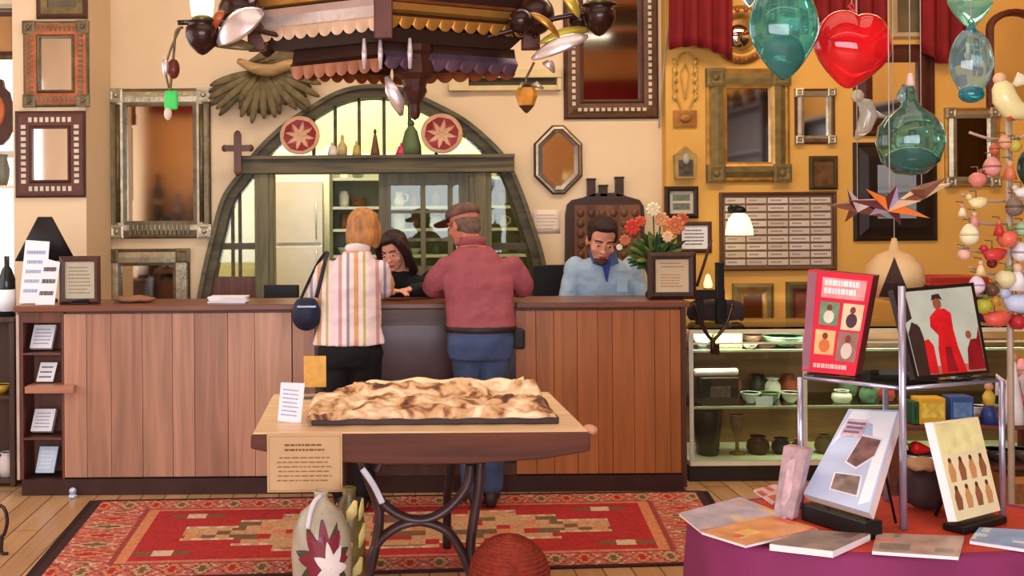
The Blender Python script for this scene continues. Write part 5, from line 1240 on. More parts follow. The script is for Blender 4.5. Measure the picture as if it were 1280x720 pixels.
# flat magazines
def flatbook(name, label, px4, th, cols, seed, z=BZ, cat='magazine'):
    """px4 = four pixel corners on the table, front-left, front-right, back-right, back-left"""
    q = [FP(a, b, z + th) for a, b in px4]; c = sum(q, Vector()) / 4; c.z = z
    t = thing(name, label, cat, c)
    lo = [Vector((v.x - c.x, v.y - c.y, 0)) for v in q]; hi = [Vector((v.x - c.x, v.y - c.y, th)) for v in q]
    mb = MB(); mb.hexa(lo, hi); mb.build('pages', mat((236, 226, 224), r=.5, var=.04), t)
    r_ = random.Random(seed); n1, n2 = 14, 9
    blobs = [(r_.random(), r_.random(), r_.uniform(.1, .4), r_.uniform(.08, .3), r_.randrange(len(cols))) for _ in range(7)]
    def f(u, v):
        m_ = 0
        for (a, b, wa, wb, ci) in blobs:
            if abs(u - a) < wa / 2 and abs(v - b) < wb / 2: m_ = ci
        return m_
    mb = MB(); mb.grid(lambda u, v: hi[0].lerp(hi[1], u).lerp(hi[3].lerp(hi[2], u), v) + Vector((0, 0, .0012)), n1, n2, f); mb.build('cover', [mat(c_, r=.35, var=.25, sc=14) for c_ in cols], t, solid=-.001)
    return t
flatbook('magazine', 'pale grey magazine at the left corner of the plum table', [(849, 642), (876, 664), (985, 645), (925, 622)], .006, [(176, 168, 186), (206, 200, 222), (140, 130, 136), (206, 176, 140)], 1)
flatbook('magazine', 'orange and tan magazine overlapping the plum table front left edge', [(877, 665), (932, 682), (1022, 661), (966, 645)], .006, [(214, 150, 100), (226, 96, 44), (200, 186, 186), (236, 190, 110)], 2, z=BZ + .008)
flatbook('paperback', 'grey brown paperback with white page edge at the front middle of plum table', [(962, 680), (1041, 689), (1088, 668), (1012, 663)], .016, [(140, 124, 112), (120, 110, 100), (160, 140, 120), (110, 86, 74)], 3, cat='book')
flatbook('magazine', 'grey magazine with orange figures at the front right of the plum table', [(1090, 689), (1198, 696), (1205, 671), (1096, 667)], .008, [(186, 160, 146), (230, 120, 86), (150, 136, 126), (236, 180, 140)], 4)
flatbook('magazine', 'blue and white magazine at the right photo edge on the plum table', [(1212, 676), (1292, 688), (1300, 664), (1224, 660)], .008, [(140, 176, 222), (206, 220, 240), (100, 140, 190), (226, 220, 220)], 5)
flatbook('leaflet_flat', 'pink edged leaflet behind the upright packet on plum table', [(942, 613), (966, 630), (1000, 620), (968, 606)], .004, [(222, 190, 196), (200, 90, 80), (230, 220, 226)], 6, cat='leaflet')
# steel and glass rack
def tp(px, py, Y, z=None): p = P(px, py, Y); return Vector((p.x, p.y, p.z if z is None else z))
cn = [tp(1000, 470, 3.12), tp(1128, 478, 2.9), tp(1252, 468, 3.03), Vector((1.5, 3.19, 0))]
SZ = 1.14
rk = thing('book_rack', 'two tier steel and glass book rack standing on the plum table', 'rack', (1.46, 3.04, BZ)); ro = rk.location
steel = mat((188, 188, 214), r=.22, metal=.7, var=.06)
def rl(v, z): return Vector((v.x - ro.x, v.y - ro.y, z - ro.z))
for i, v in enumerate(cn):
    mb = MB(); ztop = SZ - .012 if i in (0, 2) else (1.4 if i == 1 else SZ - .012)
    mb.tube([rl(v, BZ), rl(v, ztop)], .0095 if i == 1 else .008, 10); mb.build('post', steel, rk)
inn = [v + (Vector((1.46, 3.04, 0)) - Vector((v.x, v.y, 0))).normalized() * .011 for v in cn]
inn = [Vector((v.x, v.y, 0)) for v in inn]
mb = MB(); mb.loft([[rl(v, z) for v in inn] for z in (SZ - .008, SZ)], smooth=False); mb.build('glass_shelf', pane((200, 216, 224)), rk)
for nm, z in (('shelf_rail', SZ - .012),):
    for i in (range(4) if nm == 'shelf_rail' else (2,)):
        mb = MB(); mb.tube([rl(inn[i], z), rl(inn[(i + 1) % 4], z)], .0055, 8); mb.build(nm, steel, rk)
# red cover book on the shelf
def cop(px, py, a, b, c):
    """the point seen at a pixel that lies in the plane of a, b, c"""
    n = (b - a).cross(c - a); o = Vector((0, 0, CH)); d = P(px, py, 1.0) - o
    return o + d * (n.dot(a - o) / n.dot(d))
def slab(name, label, cat, q, thv, mats_side):
    """book from front quad tl,tr,br,bl with a thickness vector"""
    q = [Vector(v) for v in q]; c = (q[2] + q[3]) / 2; c.z = min(v.z for v in q); t = thing(name, label, cat, c); f = [v - c for v in q]; thv = Vector(thv)
    return t, f, thv
def fq(f, u0, v0, u1, v1, off):
    """sub-quad of the cover, u to the right, v up"""
    n = (f[1] - f[0]).cross(f[3] - f[0]).normalized()
    if n.y > 0: n = -n
    g = lambda u, v: f[3].lerp(f[2], u).lerp(f[0].lerp(f[1], u), v) + n * off
    return [g(u0, v1), g(u1, v1), g(u1, v0), g(u0, v0)]
def patch(mb, f, u0, v0, u1, v1, off=.0012, mi=0):
    mb.hexa(fq(f, u0, v0, u1, v1, off), fq(f, u0, v0, u1, v1, .0001), mi)
def patchpoly(mb, f, pts, off=.0012, mi=0):
    n = (f[1] - f[0]).cross(f[3] - f[0]).normalized()
    if n.y > 0: n = -n
    g = lambda u, v, o: f[3].lerp(f[2], u).lerp(f[0].lerp(f[1], u), v) + n * o
    N = len(pts); vs = [g(u, v, off) for u, v in pts] + [g(u, v, .0001) for u, v in pts]
    mb.add(vs, [tuple(range(N)), tuple(range(2 * N - 1, N - 1, -1))] + [(i, (i + 1) % N, N + (i + 1) % N, N + i) for i in range(N)], mi)
SZ2 = SZ + .002
def onshelf(px, py, z): 
    d = py + (px - XV) * TILT - YH; Y = (CH - z) * F / d; return P(px, py, Y)
bl = onshelf(1003, 464, SZ2); br = onshelf(1069, 470, SZ2)
tl = P(1011, 337, bl.y + .05); tr = cop(1092, 345, bl, br, tl)
t, f, _ = slab('red_book', 'red covered book with four photos standing on the rack left side', 'book', (tl, tr, br, bl), (0, 0, 0), None)
thv = Vector((.04, .05, 0))
mb = MB(); mb.hexa(f, [v + thv for v in f]); mb.build('pages', [mat((112, 44, 40), r=.5, var=.15)], t)
mb = MB(); n_ = (f[1] - f[0]).cross(f[3] - f[0]).normalized(); n_ = n_ if n_.y < 0 else -n_
mb.hexa([v + n_ * .003 for v in f], [v + n_ * .0002 for v in f]); mb.build('front_cover', mat((214, 40, 66), r=.3, var=.08), t)
f2 = [v + n_ * .003 for v in f]
mb = MB(); patch(mb, f2, .0, .02, .14, .98); mb.build('grey_spine_band', mat((150, 96, 112), r=.4, var=.15), t)
mb = MB(); patch(mb, f2, .24, .74, .93, .94); mb.build('title_panel', mat((240, 150, 150), r=.4, var=.3, sc=30), t)
mb = MB(); q = fq(f2, .28, .77, .9, .93, .0016); mb.text_lines(q[3], q[2] - q[3], q[0] - q[3], 2, seed=31, gap=.7); mb.build('title_lettering', mat((250, 226, 224), r=.4), t)
for (u0, v0, u1, v1, c1, c2_) in ((.24, .47, .56, .7, (110, 140, 110), (226, 220, 200)), (.62, .44, .95, .7, (236, 196, 160), (74, 52, 66)), (.2, .18, .55, .42, (236, 176, 120), (206, 110, 60)), (.6, .13, .95, .42, (150, 110, 100), (206, 190, 176))):
    mb = MB(); patch(mb, f2, u0, v0, u1, v1, .0012, 0); um, vm = (u0 + u1) / 2, (v0 + v1) / 2
    patchpoly(mb, f2, [(um + (u1 - u0) * .28 * math.cos(a), v0 + (v1 - v0) * .36 + (v1 - v0) * .28 * math.sin(a)) for a in [2 * PI * i / 12 for i in range(12)]], .0018, 1)
    patchpoly(mb, f2, [(um + (u1 - u0) * .14 * math.cos(a), v0 + (v1 - v0) * .76 + (v1 - v0) * .14 * math.sin(a)) for a in [2 * PI * i / 10 for i in range(10)]], .0018, 2)
    mb.build('cover_photo', [mat(c1, r=.35, var=.2, sc=30), mat(c2_, r=.35, var=.2), mat((120, 60, 50), r=.4)], t)
mb = MB(); q = fq(f2, .2, .04, .9, .1, .0012); mb.text_lines(q[3], q[2] - q[3], q[0] - q[3], 1, seed=3, gap=.7); mb.build('author_line', mat((246, 180, 176), r=.4), t)
# photograph in a dark frame on the shelf
SZ2 += .006; bl = onshelf(1144, 474, SZ2); br = onshelf(1237, 466, SZ2)
tl = P(1116, 362, bl.y + .06); tr = cop(1217, 353, bl, br, tl)
t, f, _ = slab('framed_photograph', 'dark framed photo of figures in red robes leaning on the rack right side', 'photo frame', (tl, tr, br, bl), (0, 0, 0), None)
n_ = (f[1] - f[0]).cross(f[3] - f[0]).normalized(); n_ = n_ if n_.y < 0 else -n_
mb = MB(); mb.hexa(f, [v - n_ * .018 for v in f]); mb.build('frame', mat((40, 26, 22), r=.35, var=.2), t)
mb = MB(); patch(mb, f, .045, .03, .955, .96, .0012); mb.build('photo_print', mat((186, 194, 176), r=.3, var=.12, sc=8), t)
f2 = [v + n_ * .0012 for v in f]
red1 = mat((206, 30, 34), r=.4, var=.2, sc=20); red2 = mat((140, 26, 30), r=.4, var=.25, sc=20); skin1 = mat((150, 84, 60), r=.5)
def pic(name, polys):
    mb = MB()
    for pts, mi in polys: patchpoly(mb, f2, pts, .0008 + .0004 * mi, mi)
    mb.build(name, [red1, red2, skin1, mat((60, 40, 34), r=.5)], t)
def oval(u, v, a, b, n=12): return [(u + a * math.cos(2 * PI * i / n), v + b * math.sin(2 * PI * i / n)) for i in range(n)]
pic('central_figure', [([(.36, .03), (.38, .3), (.42, .45), (.34, .55), (.36, .66), (.46, .74), (.56, .74), (.63, .68), (.62, .5), (.64, .3), (.7, .03)], 0), (oval(.48, .8, .05, .065), 2), ([(.42, .84), (.44, .9), (.52, .91), (.55, .84), (.48, .86)], 3), ([(.44, .05), (.47, .32), (.54, .32), (.58, .05)], 1)])
pic('left_figure', [([(.05, .03), (.05, .5), (.12, .62), (.2, .56), (.22, .44), (.2, .03)], 3), ([(.17, .06), (.2, .4), (.28, .42), (.33, .34), (.32, .03)], 0), (oval(.16, .55, .035, .05), 2), ([(.05, .62), (.06, .95), (.12, .95), (.13, .66)], 3)])
pic('right_figure', [([(.72, .05), (.76, .28), (.82, .38), (.9, .38), (.945, .5), (.95, .05)], 1), (oval(.8, .43, .035, .045), 2), ([(.88, .08), (.9, .36), (.94, .4), (.95, .08)], 0)])
mb = MB(); patch(mb, f2, .05, .03, .95, .12, .0006); mb.build('ground_strip', mat((180, 110, 90), r=.4, var=.3, sc=20), t)
# leaning pale blue book
bl = FP(1004, 617, BZ + .07); br = FP(1086, 641, BZ + .07)
tl = P(1061, 511, bl.y + .14); tr = cop(1124, 513, bl, br, tl)
t, f, _ = slab('pale_blue_book', 'large pale blue book leaning back on a black stand on the plum table', 'book', (tl, tr, br, bl), (0, 0, 0), None)
n_ = (f[1] - f[0]).cross(f[3] - f[0]).normalized(); n_ = n_ if n_.y < 0 else -n_
mb = MB(); mb.hexa([v - n_ * .002 for v in f], [v - n_ * .026 for v in f]); mb.build('pages', mat((226, 206, 200), r=.5, var=.06), t)
mb = MB(); mb.hexa(f, [v - n_ * .0019 for v in f]); mb.build('front_cover', mat((182, 196, 226), r=.22, var=.16, sc=5), t)
mb = MB(); patchpoly(mb, f, [(.03, .55), (.1, .98), (.97, .98), (.97, .1), (.82, .04), (.8, .5), (.6, .84), (.3, .88)], .0006); mb.build('white_cloud_band', mat((236, 238, 246), r=.25, var=.05), t)
mb = MB(); patch(mb, f, .1, .68, .5, .88, .0012); mb.build('emblem_panel', mat((206, 176, 190), r=.3, var=.3, sc=40), t)
mb = MB(); q = fq(f, .13, .71, .47, .86, .0016); mb.text_lines(q[3], q[2] - q[3], q[0] - q[3], 3, seed=41, gap=.5); mb.build('title_lettering', mat((130, 100, 130), r=.4), t)
for pts, c_ in (([(.42, .42), (.5, .7), (.85, .68), (.82, .52), (.6, .38)], (120, 86, 84)), ([(.36, .12), (.33, .28), (.72, .3), (.76, .12)], (134, 112, 106))):
    mb = MB(); patchpoly(mb, f, [(a, b) for a, b in pts], .0016, 1); cu = sum(a for a, b in pts) / len(pts); cv = sum(b for a, b in pts) / len(pts)
    patchpoly(mb, f, [(cu + (a - cu) * 1.14, cv + (b - cv) * 1.14) for a, b in pts], .0012, 0); mb.build('cover_photo', [mat((226, 222, 232), r=.3), mat(c_, r=.4, var=.5, sc=30)], t)
cb = t.location
t = thing('book_stand', 'black low book stand under the pale blue leaning book', 'stand', (cb.x, cb.y, BZ))
a = Vector((bl.x - cb.x, bl.y - cb.y, 0)); b_ = Vector((br.x - cb.x, br.y - cb.y, 0)); nd = Vector((-n_.x, -n_.y, 0)).normalized()
mb = MB(); mb.hexa([a + Vector((0, 0, .045)) - nd * .01, b_ + Vector((0, 0, .045)) - nd * .01, b_ - nd * .01, a - nd * .01], [a + Vector((0, 0, .045)) + nd * .05, b_ + Vector((0, 0, .045)) + nd * .05, b_ + nd * .05, a + nd * .05]); mb.build('ledge', black, t, bevel=.003)
for q in (.2, .8):
    m0 = a.lerp(b_, q) + Vector((0, 0, .07)) - n_ * .036; e_ = (f[0] - f[3]) * .5; m1 = m0 + e_; m2 = Vector((m1.x, m1.y, .005)) + nd * .04
    mb = MB(); mb.tube([a.lerp(b_, q) + nd * .06 + Vector((0, 0, .012)), m0 + e_ * .2, m1, m2], .004, 6); mb.build('prop_leg', black, t)
# upright packet
bl = FP(966, 643, BZ); br = FP(990, 651, BZ); tl = P(979, 557, bl.y + .03); tr = cop(1010, 562, bl, br, tl)
t, f, _ = slab('gift_packet', 'narrow pinkish grey packet standing left of the pale blue book', 'packet', (tl, tr, br, bl), (0, 0, 0), None)
thv = Vector((.028, .028, 0)); mb = MB(); mb.hexa(f, [v + thv for v in f]); mb.build('wrapper', mat((176, 146, 150), r=.35, var=.3, sc=25), t, bevel=.004)
mb = MB(); patchpoly(mb, f, [(.3, .2), (.35, .8), (.6, .85), (.7, .3), (.5, .15)], .002); mb.build('printed_panel', mat((206, 170, 176), r=.35, var=.3, sc=30), t)
# cream book on the right with rows of figures
bl = FP(1196, 652, BZ + .03); br = FP(1250, 638, BZ + .03); tl = P(1166, 528, bl.y + .06); tr = cop(1222, 521, bl, br, tl)
t, f, _ = slab('cream_booklet', 'cream booklet with rows of brown figures leaning at the rack right side', 'booklet', (tl, tr, br, bl), (0, 0, 0), None)
n_ = (f[1] - f[0]).cross(f[3] - f[0]).normalized(); n_ = n_ if n_.y < 0 else -n_
mb = MB(); mb.hexa(f, [v - n_ * .012 + Vector((-.012, 0, 0)) for v in f]); mb.build('pages', mat((240, 228, 226), r=.5, var=.03), t)
mb = MB(); mb.hexa(fq(f, 0, 0, 1, 1, .0015), fq(f, 0, 0, 1, 1, .0001)); mb.build('front_cover', mat((240, 224, 178), r=.35, var=.06), t)
f2 = [v + n_ * .0015 for v in f]
mb = MB(); patch(mb, f2, .03, .66, .97, .98, .0005); mb.build('title_panel', mat((236, 226, 160), r=.35, var=.15, sc=20), t)
mb = MB()
for r_ in range(2):
    for c_ in range(4):
        u, v = .14 + c_ * .23, .1 + r_ * .28
        patchpoly(mb, f2, [(u - .06, v), (u - .07, v + .13), (u - .03, v + .2), (u + .03, v + .2), (u + .08, v + .1), (u + .05, v)], .001, (c_ + r_) % 2); patchpoly(mb, f2, oval(u, v + .215, .035, .03, 8), .001, 2)
mb.build('printed_figures', [mat((150, 96, 60), r=.4, var=.3), mat((206, 150, 96), r=.4, var=.2), mat((96, 60, 44), r=.4)], t)
a, b_ = bl, br
t = thing('booklet_stand', 'small black stand holding the cream booklet', 'stand', ((a.x + b_.x) / 2, (a.y + b_.y) / 2, BZ))
o_ = t.location; d0 = Vector((a.x - o_.x, a.y - o_.y, 0)); d1 = Vector((b_.x - o_.x, b_.y - o_.y, 0)); nd = Vector((-n_.x, -n_.y, 0)).normalized()
mb = MB(); mb.hexa([d0 + Vector((0, 0, .018)) - nd * .02, d1 + Vector((0, 0, .018)) - nd * .02, d1 - nd * .02, d0 - nd * .02], [d0 + Vector((0, 0, .018)) + nd * .04, d1 + Vector((0, 0, .018)) + nd * .04, d1 + nd * .04, d0 + nd * .04]); mb.build('ledge', black, t, bevel=.003)
mb = MB(); mb.tube([nd * .05 + Vector((0, 0, .01)), nd * .075 + Vector((0, 0, .12)), nd * .12 + Vector((0, 0, .004))], .005, 6); mb.build('prop_leg', black, t)
# dark pouch behind the post
pc = FP(1157, 655, BZ)
t = thing('dark_pouch', 'dark brown stuffed pouch with cream top behind the rack front post', 'pouch', (1.565, 3.1, BZ))
mb = MB(); mb.ell((0, 0, .062), (.072, .06, .062), 24, 14, warp=lambda v: v * (1 + .1 * math.sin(v.x * 7 + v.z * 5) * math.cos(v.y * 6))); mb.build('pouch_body', mat((64, 40, 36), r=.7, var=.4, sc=10, bump=.5, bsc=16), t)
mb = MB(); mb.ell((-.01, -.01, .128), (.05, .045, .018), 18, 8, warp=lambda v: v * (1 + .15 * math.sin(v.x * 9))); mb.build('cream_top', mat((196, 150, 106), r=.7, var=.3, sc=14), t)

for i_, (xx, ww) in enumerate(((P(935, 0, YD).x, 1.2), (3.4, 1.3))):
    d = bpy.data.lights.new('case_fill_light', 'AREA'); d.shape = 'RECTANGLE'; d.size = ww; d.size_y = .04; d.energy = 15; d.color = (1, .95, .8)  # unseen lights added under the top to brighten the case interior
    o = bpy.data.objects.new('case_fill_light', d); COL.objects.link(o); o.location = (xx, YD + .06, CASEZ - .035); o.rotation_euler = (R(22), 0, 0)

for px, z_, dy_, r_, h_, col, lab in ((1030, zs1, .2, .05, .09, (176, 90, 60), 'terracotta jar on the top glass shelf behind the red book'), (1052, zs2, .15, .06, .07, (214, 206, 190), 'ivory bowl on the lower glass shelf below the red book'), (1085, zs2, .15, .05, .1, (90, 120, 96), 'jade green jar on the lower glass shelf behind the rack'), (1108, zs2, .2, .05, .08, (170, 60, 50), 'red jar on the lower glass shelf near the rack post'),
        (1030, zdeck, .2, .06, .11, (120, 96, 70), 'khaki jar on the bottom deck right of the tan one'), (1065, zdeck, .2, .07, .1, (60, 60, 64), 'slate grey jar on the bottom deck behind the leaning book'), (1100, zdeck, .2, .06, .12, (150, 120, 90), 'light brown jar on the bottom deck near the rack post'), (966, zs2, .32, .05, .12, (196, 190, 170), 'pale stone jar at the back of the lower glass shelf'), (918, zs2, .38, .045, .13, (126, 70, 48), 'reddish brown jar at the back left of the lower glass shelf')):
    vessel('ceramic_jar', lab, 'jar', on(px, z_, dy_), jarp(r_, h_), col, r=.3)
# ------------------------------------------------------------------ hanging glass
def glassmat(c, tr=.75, r=.04):
    return mat(c, r=r, trans=tr, var=.25, sc=10, coat=.6, spec=.6, ior=1.3)
teal = glassmat((90, 190, 176), .8); teal2 = glassmat((40, 150, 160), .7); clearblue = glassmat((170, 214, 220), .85); redg = glassmat((222, 26, 34), .3)
wire = mat((120, 110, 96), r=.4, metal=.6)
def cord(t, z0, x=0, y=0, x1=0):
    mb = MB(); mb.tube([(x, y, z0), (x1, 0, ZC - t.location.z - .01)], .0013, 6); mb.build('cord', mat((190, 180, 160), r=.5), t)
def heart(label, cx, cy, rw, rh, Y, m, tip, rot=0, point=.5, lobes=.5, tipm=None):
    k = Y / F; t = thing('glass_heart', label, 'glass ornament', P(cx, cy, Y))
    a, b = rw * k, rh * k
    def warp(v):
        x, y, z = v
        w = 1 - point * max(0, -z) ** 1.3
        zz = z + lobes * .35 * (abs(x) ** .8 - .35) * max(0, z + .3)
        return Vector((x * w, y * w, zz))
    mb = MB(); mb.ell((0, 0, 0), (a, a * .62, b), 40, 28, warp=warp, M=Matrix.Rotation(R(rot), 3, 'Y')); mb.build('glass_body', m, t)
    zt = b * (1 - .12 * lobes)
    mb = MB(); mb.tube([(0, 0, zt * .86), (0, 0, zt + .012)], [.018, .007], 10); mb.tube([(0, 0, zt + .01), (.008, 0, zt + .02), (0, 0, zt + .03), (-.008, 0, zt + .02)], .003, 6, closed=True); mb.build('hanging_loop', tipm or m, t)
    cord(t, zt + .03); return t
YG = 2.9
t = heart('big hanging teal glass heart at the top, left of the red heart', 980, 38, 43, 61, YG, teal, 0, 0, .42, .2, teal2)
mb = MB(); mb.ell((0, .01, -.06), (.05, .03, .055), 20, 12); mb.build('inner_swirl', glassmat((16, 110, 120), .5), t)
heart('hanging ruby red glass heart at the top', 1065, 62, 48, 49, YG + .05, redg, 0, 8, .5, .75)
heart('small pale teal glass heart corner left of the big teal heart at photo top', 936, -12, 14, 22, YG + .3, clearblue, 0, 0, .5, .3)
t = heart('pale clear blue hanging glass drop at top right', 1214, 82, 27, 46, YG, clearblue, 0, 0, .45, .15, teal2)
mb = MB(); mb.ell((0, 0, -.075), (.033, .026, .024), 18, 10); mb.build('dark_tip', teal2, t)
heart('green tinted glass heart hanging above the pale blue drop', 1213, 0, 28, 35, YG + .16, glassmat((150, 220, 190), .75), 0, 0, .5, .2, teal2)
heart('deep green glass drop cut by the right photo edge', 1290, 212, 18, 28, YG + .1, glassmat((26, 60, 50), .4), 0, 0, .4, .1)
# gourd
k = YG / F
t = thing('glass_gourd', 'round teal glass gourd with tall pointed neck hanging above the stars', 'glass ornament', P(1138, 178, YG))
mb = MB(); mb.lathe([(0, -42 * k), (18 * k, -39 * k), (34 * k, -24 * k), (41 * k, 0), (38 * k, 20 * k), (27 * k, 34 * k), (13 * k, 44 * k), (7 * k, 56 * k), (5 * k, 70 * k), (0, 72 * k)], 36, sx=1, sy=.9); mb.build('glass_body', glassmat((110, 176, 160), .88), t)
mb = MB(); mb.ell((0, 0, -20 * k), (27 * k, 24 * k, 16 * k), 24, 14); mb.build('dark_core', glassmat((10, 120, 130), .5), t)
mb = MB(); mb.lathe([(3 * k, 70 * k), (6 * k, 71 * k), (4.5 * k, 78 * k), (3 * k, 86 * k), (0, 87 * k)], 14); mb.build('stopper', mat((226, 190, 176), r=.3), t)
mb = MB(); mb.tube([(-6 * k, 0, 44 * k), (-14 * k, -.01, 58 * k), (-8 * k, 0, 72 * k)], [.004, .012, .004], 10); mb.build('glass_fin', clearblue, t)
cord(t, 86 * k)
t = thing('grey_bird', 'pale grey glass bird hanging left of the teal gourd', 'glass ornament', P(1078, 150, 3.3)); k = 3.3 / F
mb = MB(); mb.blade([(-8 * k, 0, -24 * k), (2 * k, 0, -10 * k), (8 * k, 0, 6 * k), (4 * k, 0, 20 * k), (-6 * k, 0, 26 * k)], 11 * k, 10 * k, n=14); mb.build('body', glassmat((206, 204, 190), .6), t)
mb = MB(); mb.ell((-6 * k, 0, 30 * k), (8 * k, 7 * k, 8 * k), 14, 10); mb.build('head', glassmat((214, 200, 170), .4), t)
mb = MB(); mb.blade([(6 * k, 0, 4 * k), (20 * k, .01, 8 * k), (34 * k, .02, 4 * k)], 6 * k, .008, nrm=(0, -.4, 1)); mb.build('wing', glassmat((226, 224, 214), .5), t)
cord(t, 36 * k, -6 * k, 0, -6 * k)
# stars
def star(label, px, py, r, Y, rot, cols, n=7, fat=.34):
    t = thing('folded_star', label, 'star ornament', P(px, py, Y)); k = Y / F; r = r * k; M_ = Euler([R(a) for a in rot]).to_matrix()
    rr_ = random.Random(px); mb = MB(); d = r * .2
    for i in range(n):
        a = 2 * PI * i / n; L = r * (1 if i % 2 == 0 else .82)
        tip = M_ @ Vector((L * math.cos(a), 0, L * math.sin(a))); v0 = M_ @ Vector((r * fat * math.cos(a - PI / n), 0, r * fat * math.sin(a - PI / n))); v1 = M_ @ Vector((r * fat * math.cos(a + PI / n), 0, r * fat * math.sin(a + PI / n)))
        f_, b_ = M_ @ Vector((0, -d, 0)), M_ @ Vector((0, d, 0))
        mb = MB(); ci = [rr_.randrange(len(cols)) for _ in range(4)]
        mb.add([f_, tip, v0, v1, b_], [(0, 2, 1), (0, 1, 3), (4, 1, 2), (4, 3, 1), (0, 4, 2), (0, 3, 4)], [ci[0], ci[1], ci[2], ci[3], 0, 0]); mb.build('star_point', [mat(c, r=.4, var=.12) for c in cols], t)
    cord(t, 0)
    return t
star('brown and white folded star, leftmost of the hanging stars', 1072, 258, 44, 3.2, (66, 20, 10), ((70, 48, 44), (196, 176, 170), (110, 96, 130), (120, 70, 50)), 5, .26)
star('orange and purple folded star in the middle under the teal gourd', 1112, 256, 50, 2.74, (64, 20, -10), ((214, 110, 40), (90, 40, 50), (170, 160, 196), (206, 160, 130), (96, 130, 120)), 7, .34)
star('cream and brown folded star, rightmost of the hanging stars', 1152, 240, 46, 3.1, (66, -14, 14), ((236, 206, 176), (96, 66, 50), (226, 196, 150), (130, 84, 64)), 5, .26)
# hanging gourd with triangular opening
Y = 3.35; k = Y / F
t = thing('nativity_gourd', 'beige gourd with dark triangular opening behind the two rack pictures', 'gourd ornament', P(1118, 338, Y))
mb = MB(); mb.lathe([(0, -40 * k), (26 * k, -34 * k), (35 * k, -14 * k), (32 * k, 6 * k), (20 * k, 20 * k), (7 * k, 25 * k), (4 * k, 36 * k), (3 * k, 40 * k), (0, 41 * k)], 30); mb.build('gourd_shell', mat((206, 168, 116), r=.45, var=.2, sc=6), t)
def gr(z):
    pr_ = [(26, -34), (35, -14), (32, 6), (20, 20), (7, 25)]
    for (ra, za), (rb, zb_) in zip(pr_, pr_[1:]):
        if za <= z <= zb_: return ra + (rb - ra) * (z - za) / (zb_ - za)
    return 26
def gq(u, v):
    z = -32 + 50 * v; hw_ = 18 * (1 - v) * (u * 2 - 1); r_ = gr(z) + .8; a = math.asin(max(-.99, min(.99, hw_ / r_)))
    return Vector((r_ * math.sin(a), -r_ * math.cos(a), z)) * k
t.rotation_euler = (0, 0, -math.atan2(t.location.x, t.location.y)); mb = MB(); mb.grid(gq, 14, 14, lambda u, v: 0); mb.build('dark_opening', mat((60, 36, 28), r=.8), t)
cord(t, 40 * k)
t = thing('cream_shelf_board', 'cream board lying behind the framed photo on top of the rack', 'board', P(1150, 352, 3.2))
bpy.data.objects.remove(t)
# ------------------------------------------------------------------ tree of ornaments at the right edge
YO = 4.1; ko = YO / F
tr = thing('ornament_tree', 'pale wire stand with curved arms holding many ceramic ornaments at right edge', 'stand', (P(1262, 300, YO).x, YO, 0))
def op(px, py, dy=0): p = P(px, py, YO); return Vector((p.x - tr.location.x, dy, p.z))
pw = mat((190, 170, 150), r=.45, metal=.3)
mb = MB(); mb.tube([op(1262, 0) * 0 + Vector((0, 0, .02)), Vector((0, 0, 1.2)), Vector((0, 0, op(0, 150).z))], .012); mb.lathe([(0, 0), (.2, 0), (.2, .015), (.03, .03), (0, .03)], 24); mb.build('pole', pw, tr)
tiers = [(165, (1215, 1300)), (243, (1205, 1305)), (272, (1210, 1300)), (308, (1200, 1305)), (334, (1215, 1300)), (362, (1190, 1310)), (398, (1205, 1310))]
for py, (xa_, xb_) in tiers:
    mb = MB(); a, b, c = op(xa_, py, .02), op(1262, py + 8, .02), op(xb_, py - 4, .02); mb.tube(smoothline([a, a.lerp(b, .5) + Vector((0, -.01, -.012)), b, b.lerp(c, .5) + Vector((0, -.01, -.012)), c], 5), .0055, 6); mb.build('wire_arm', pw, tr)
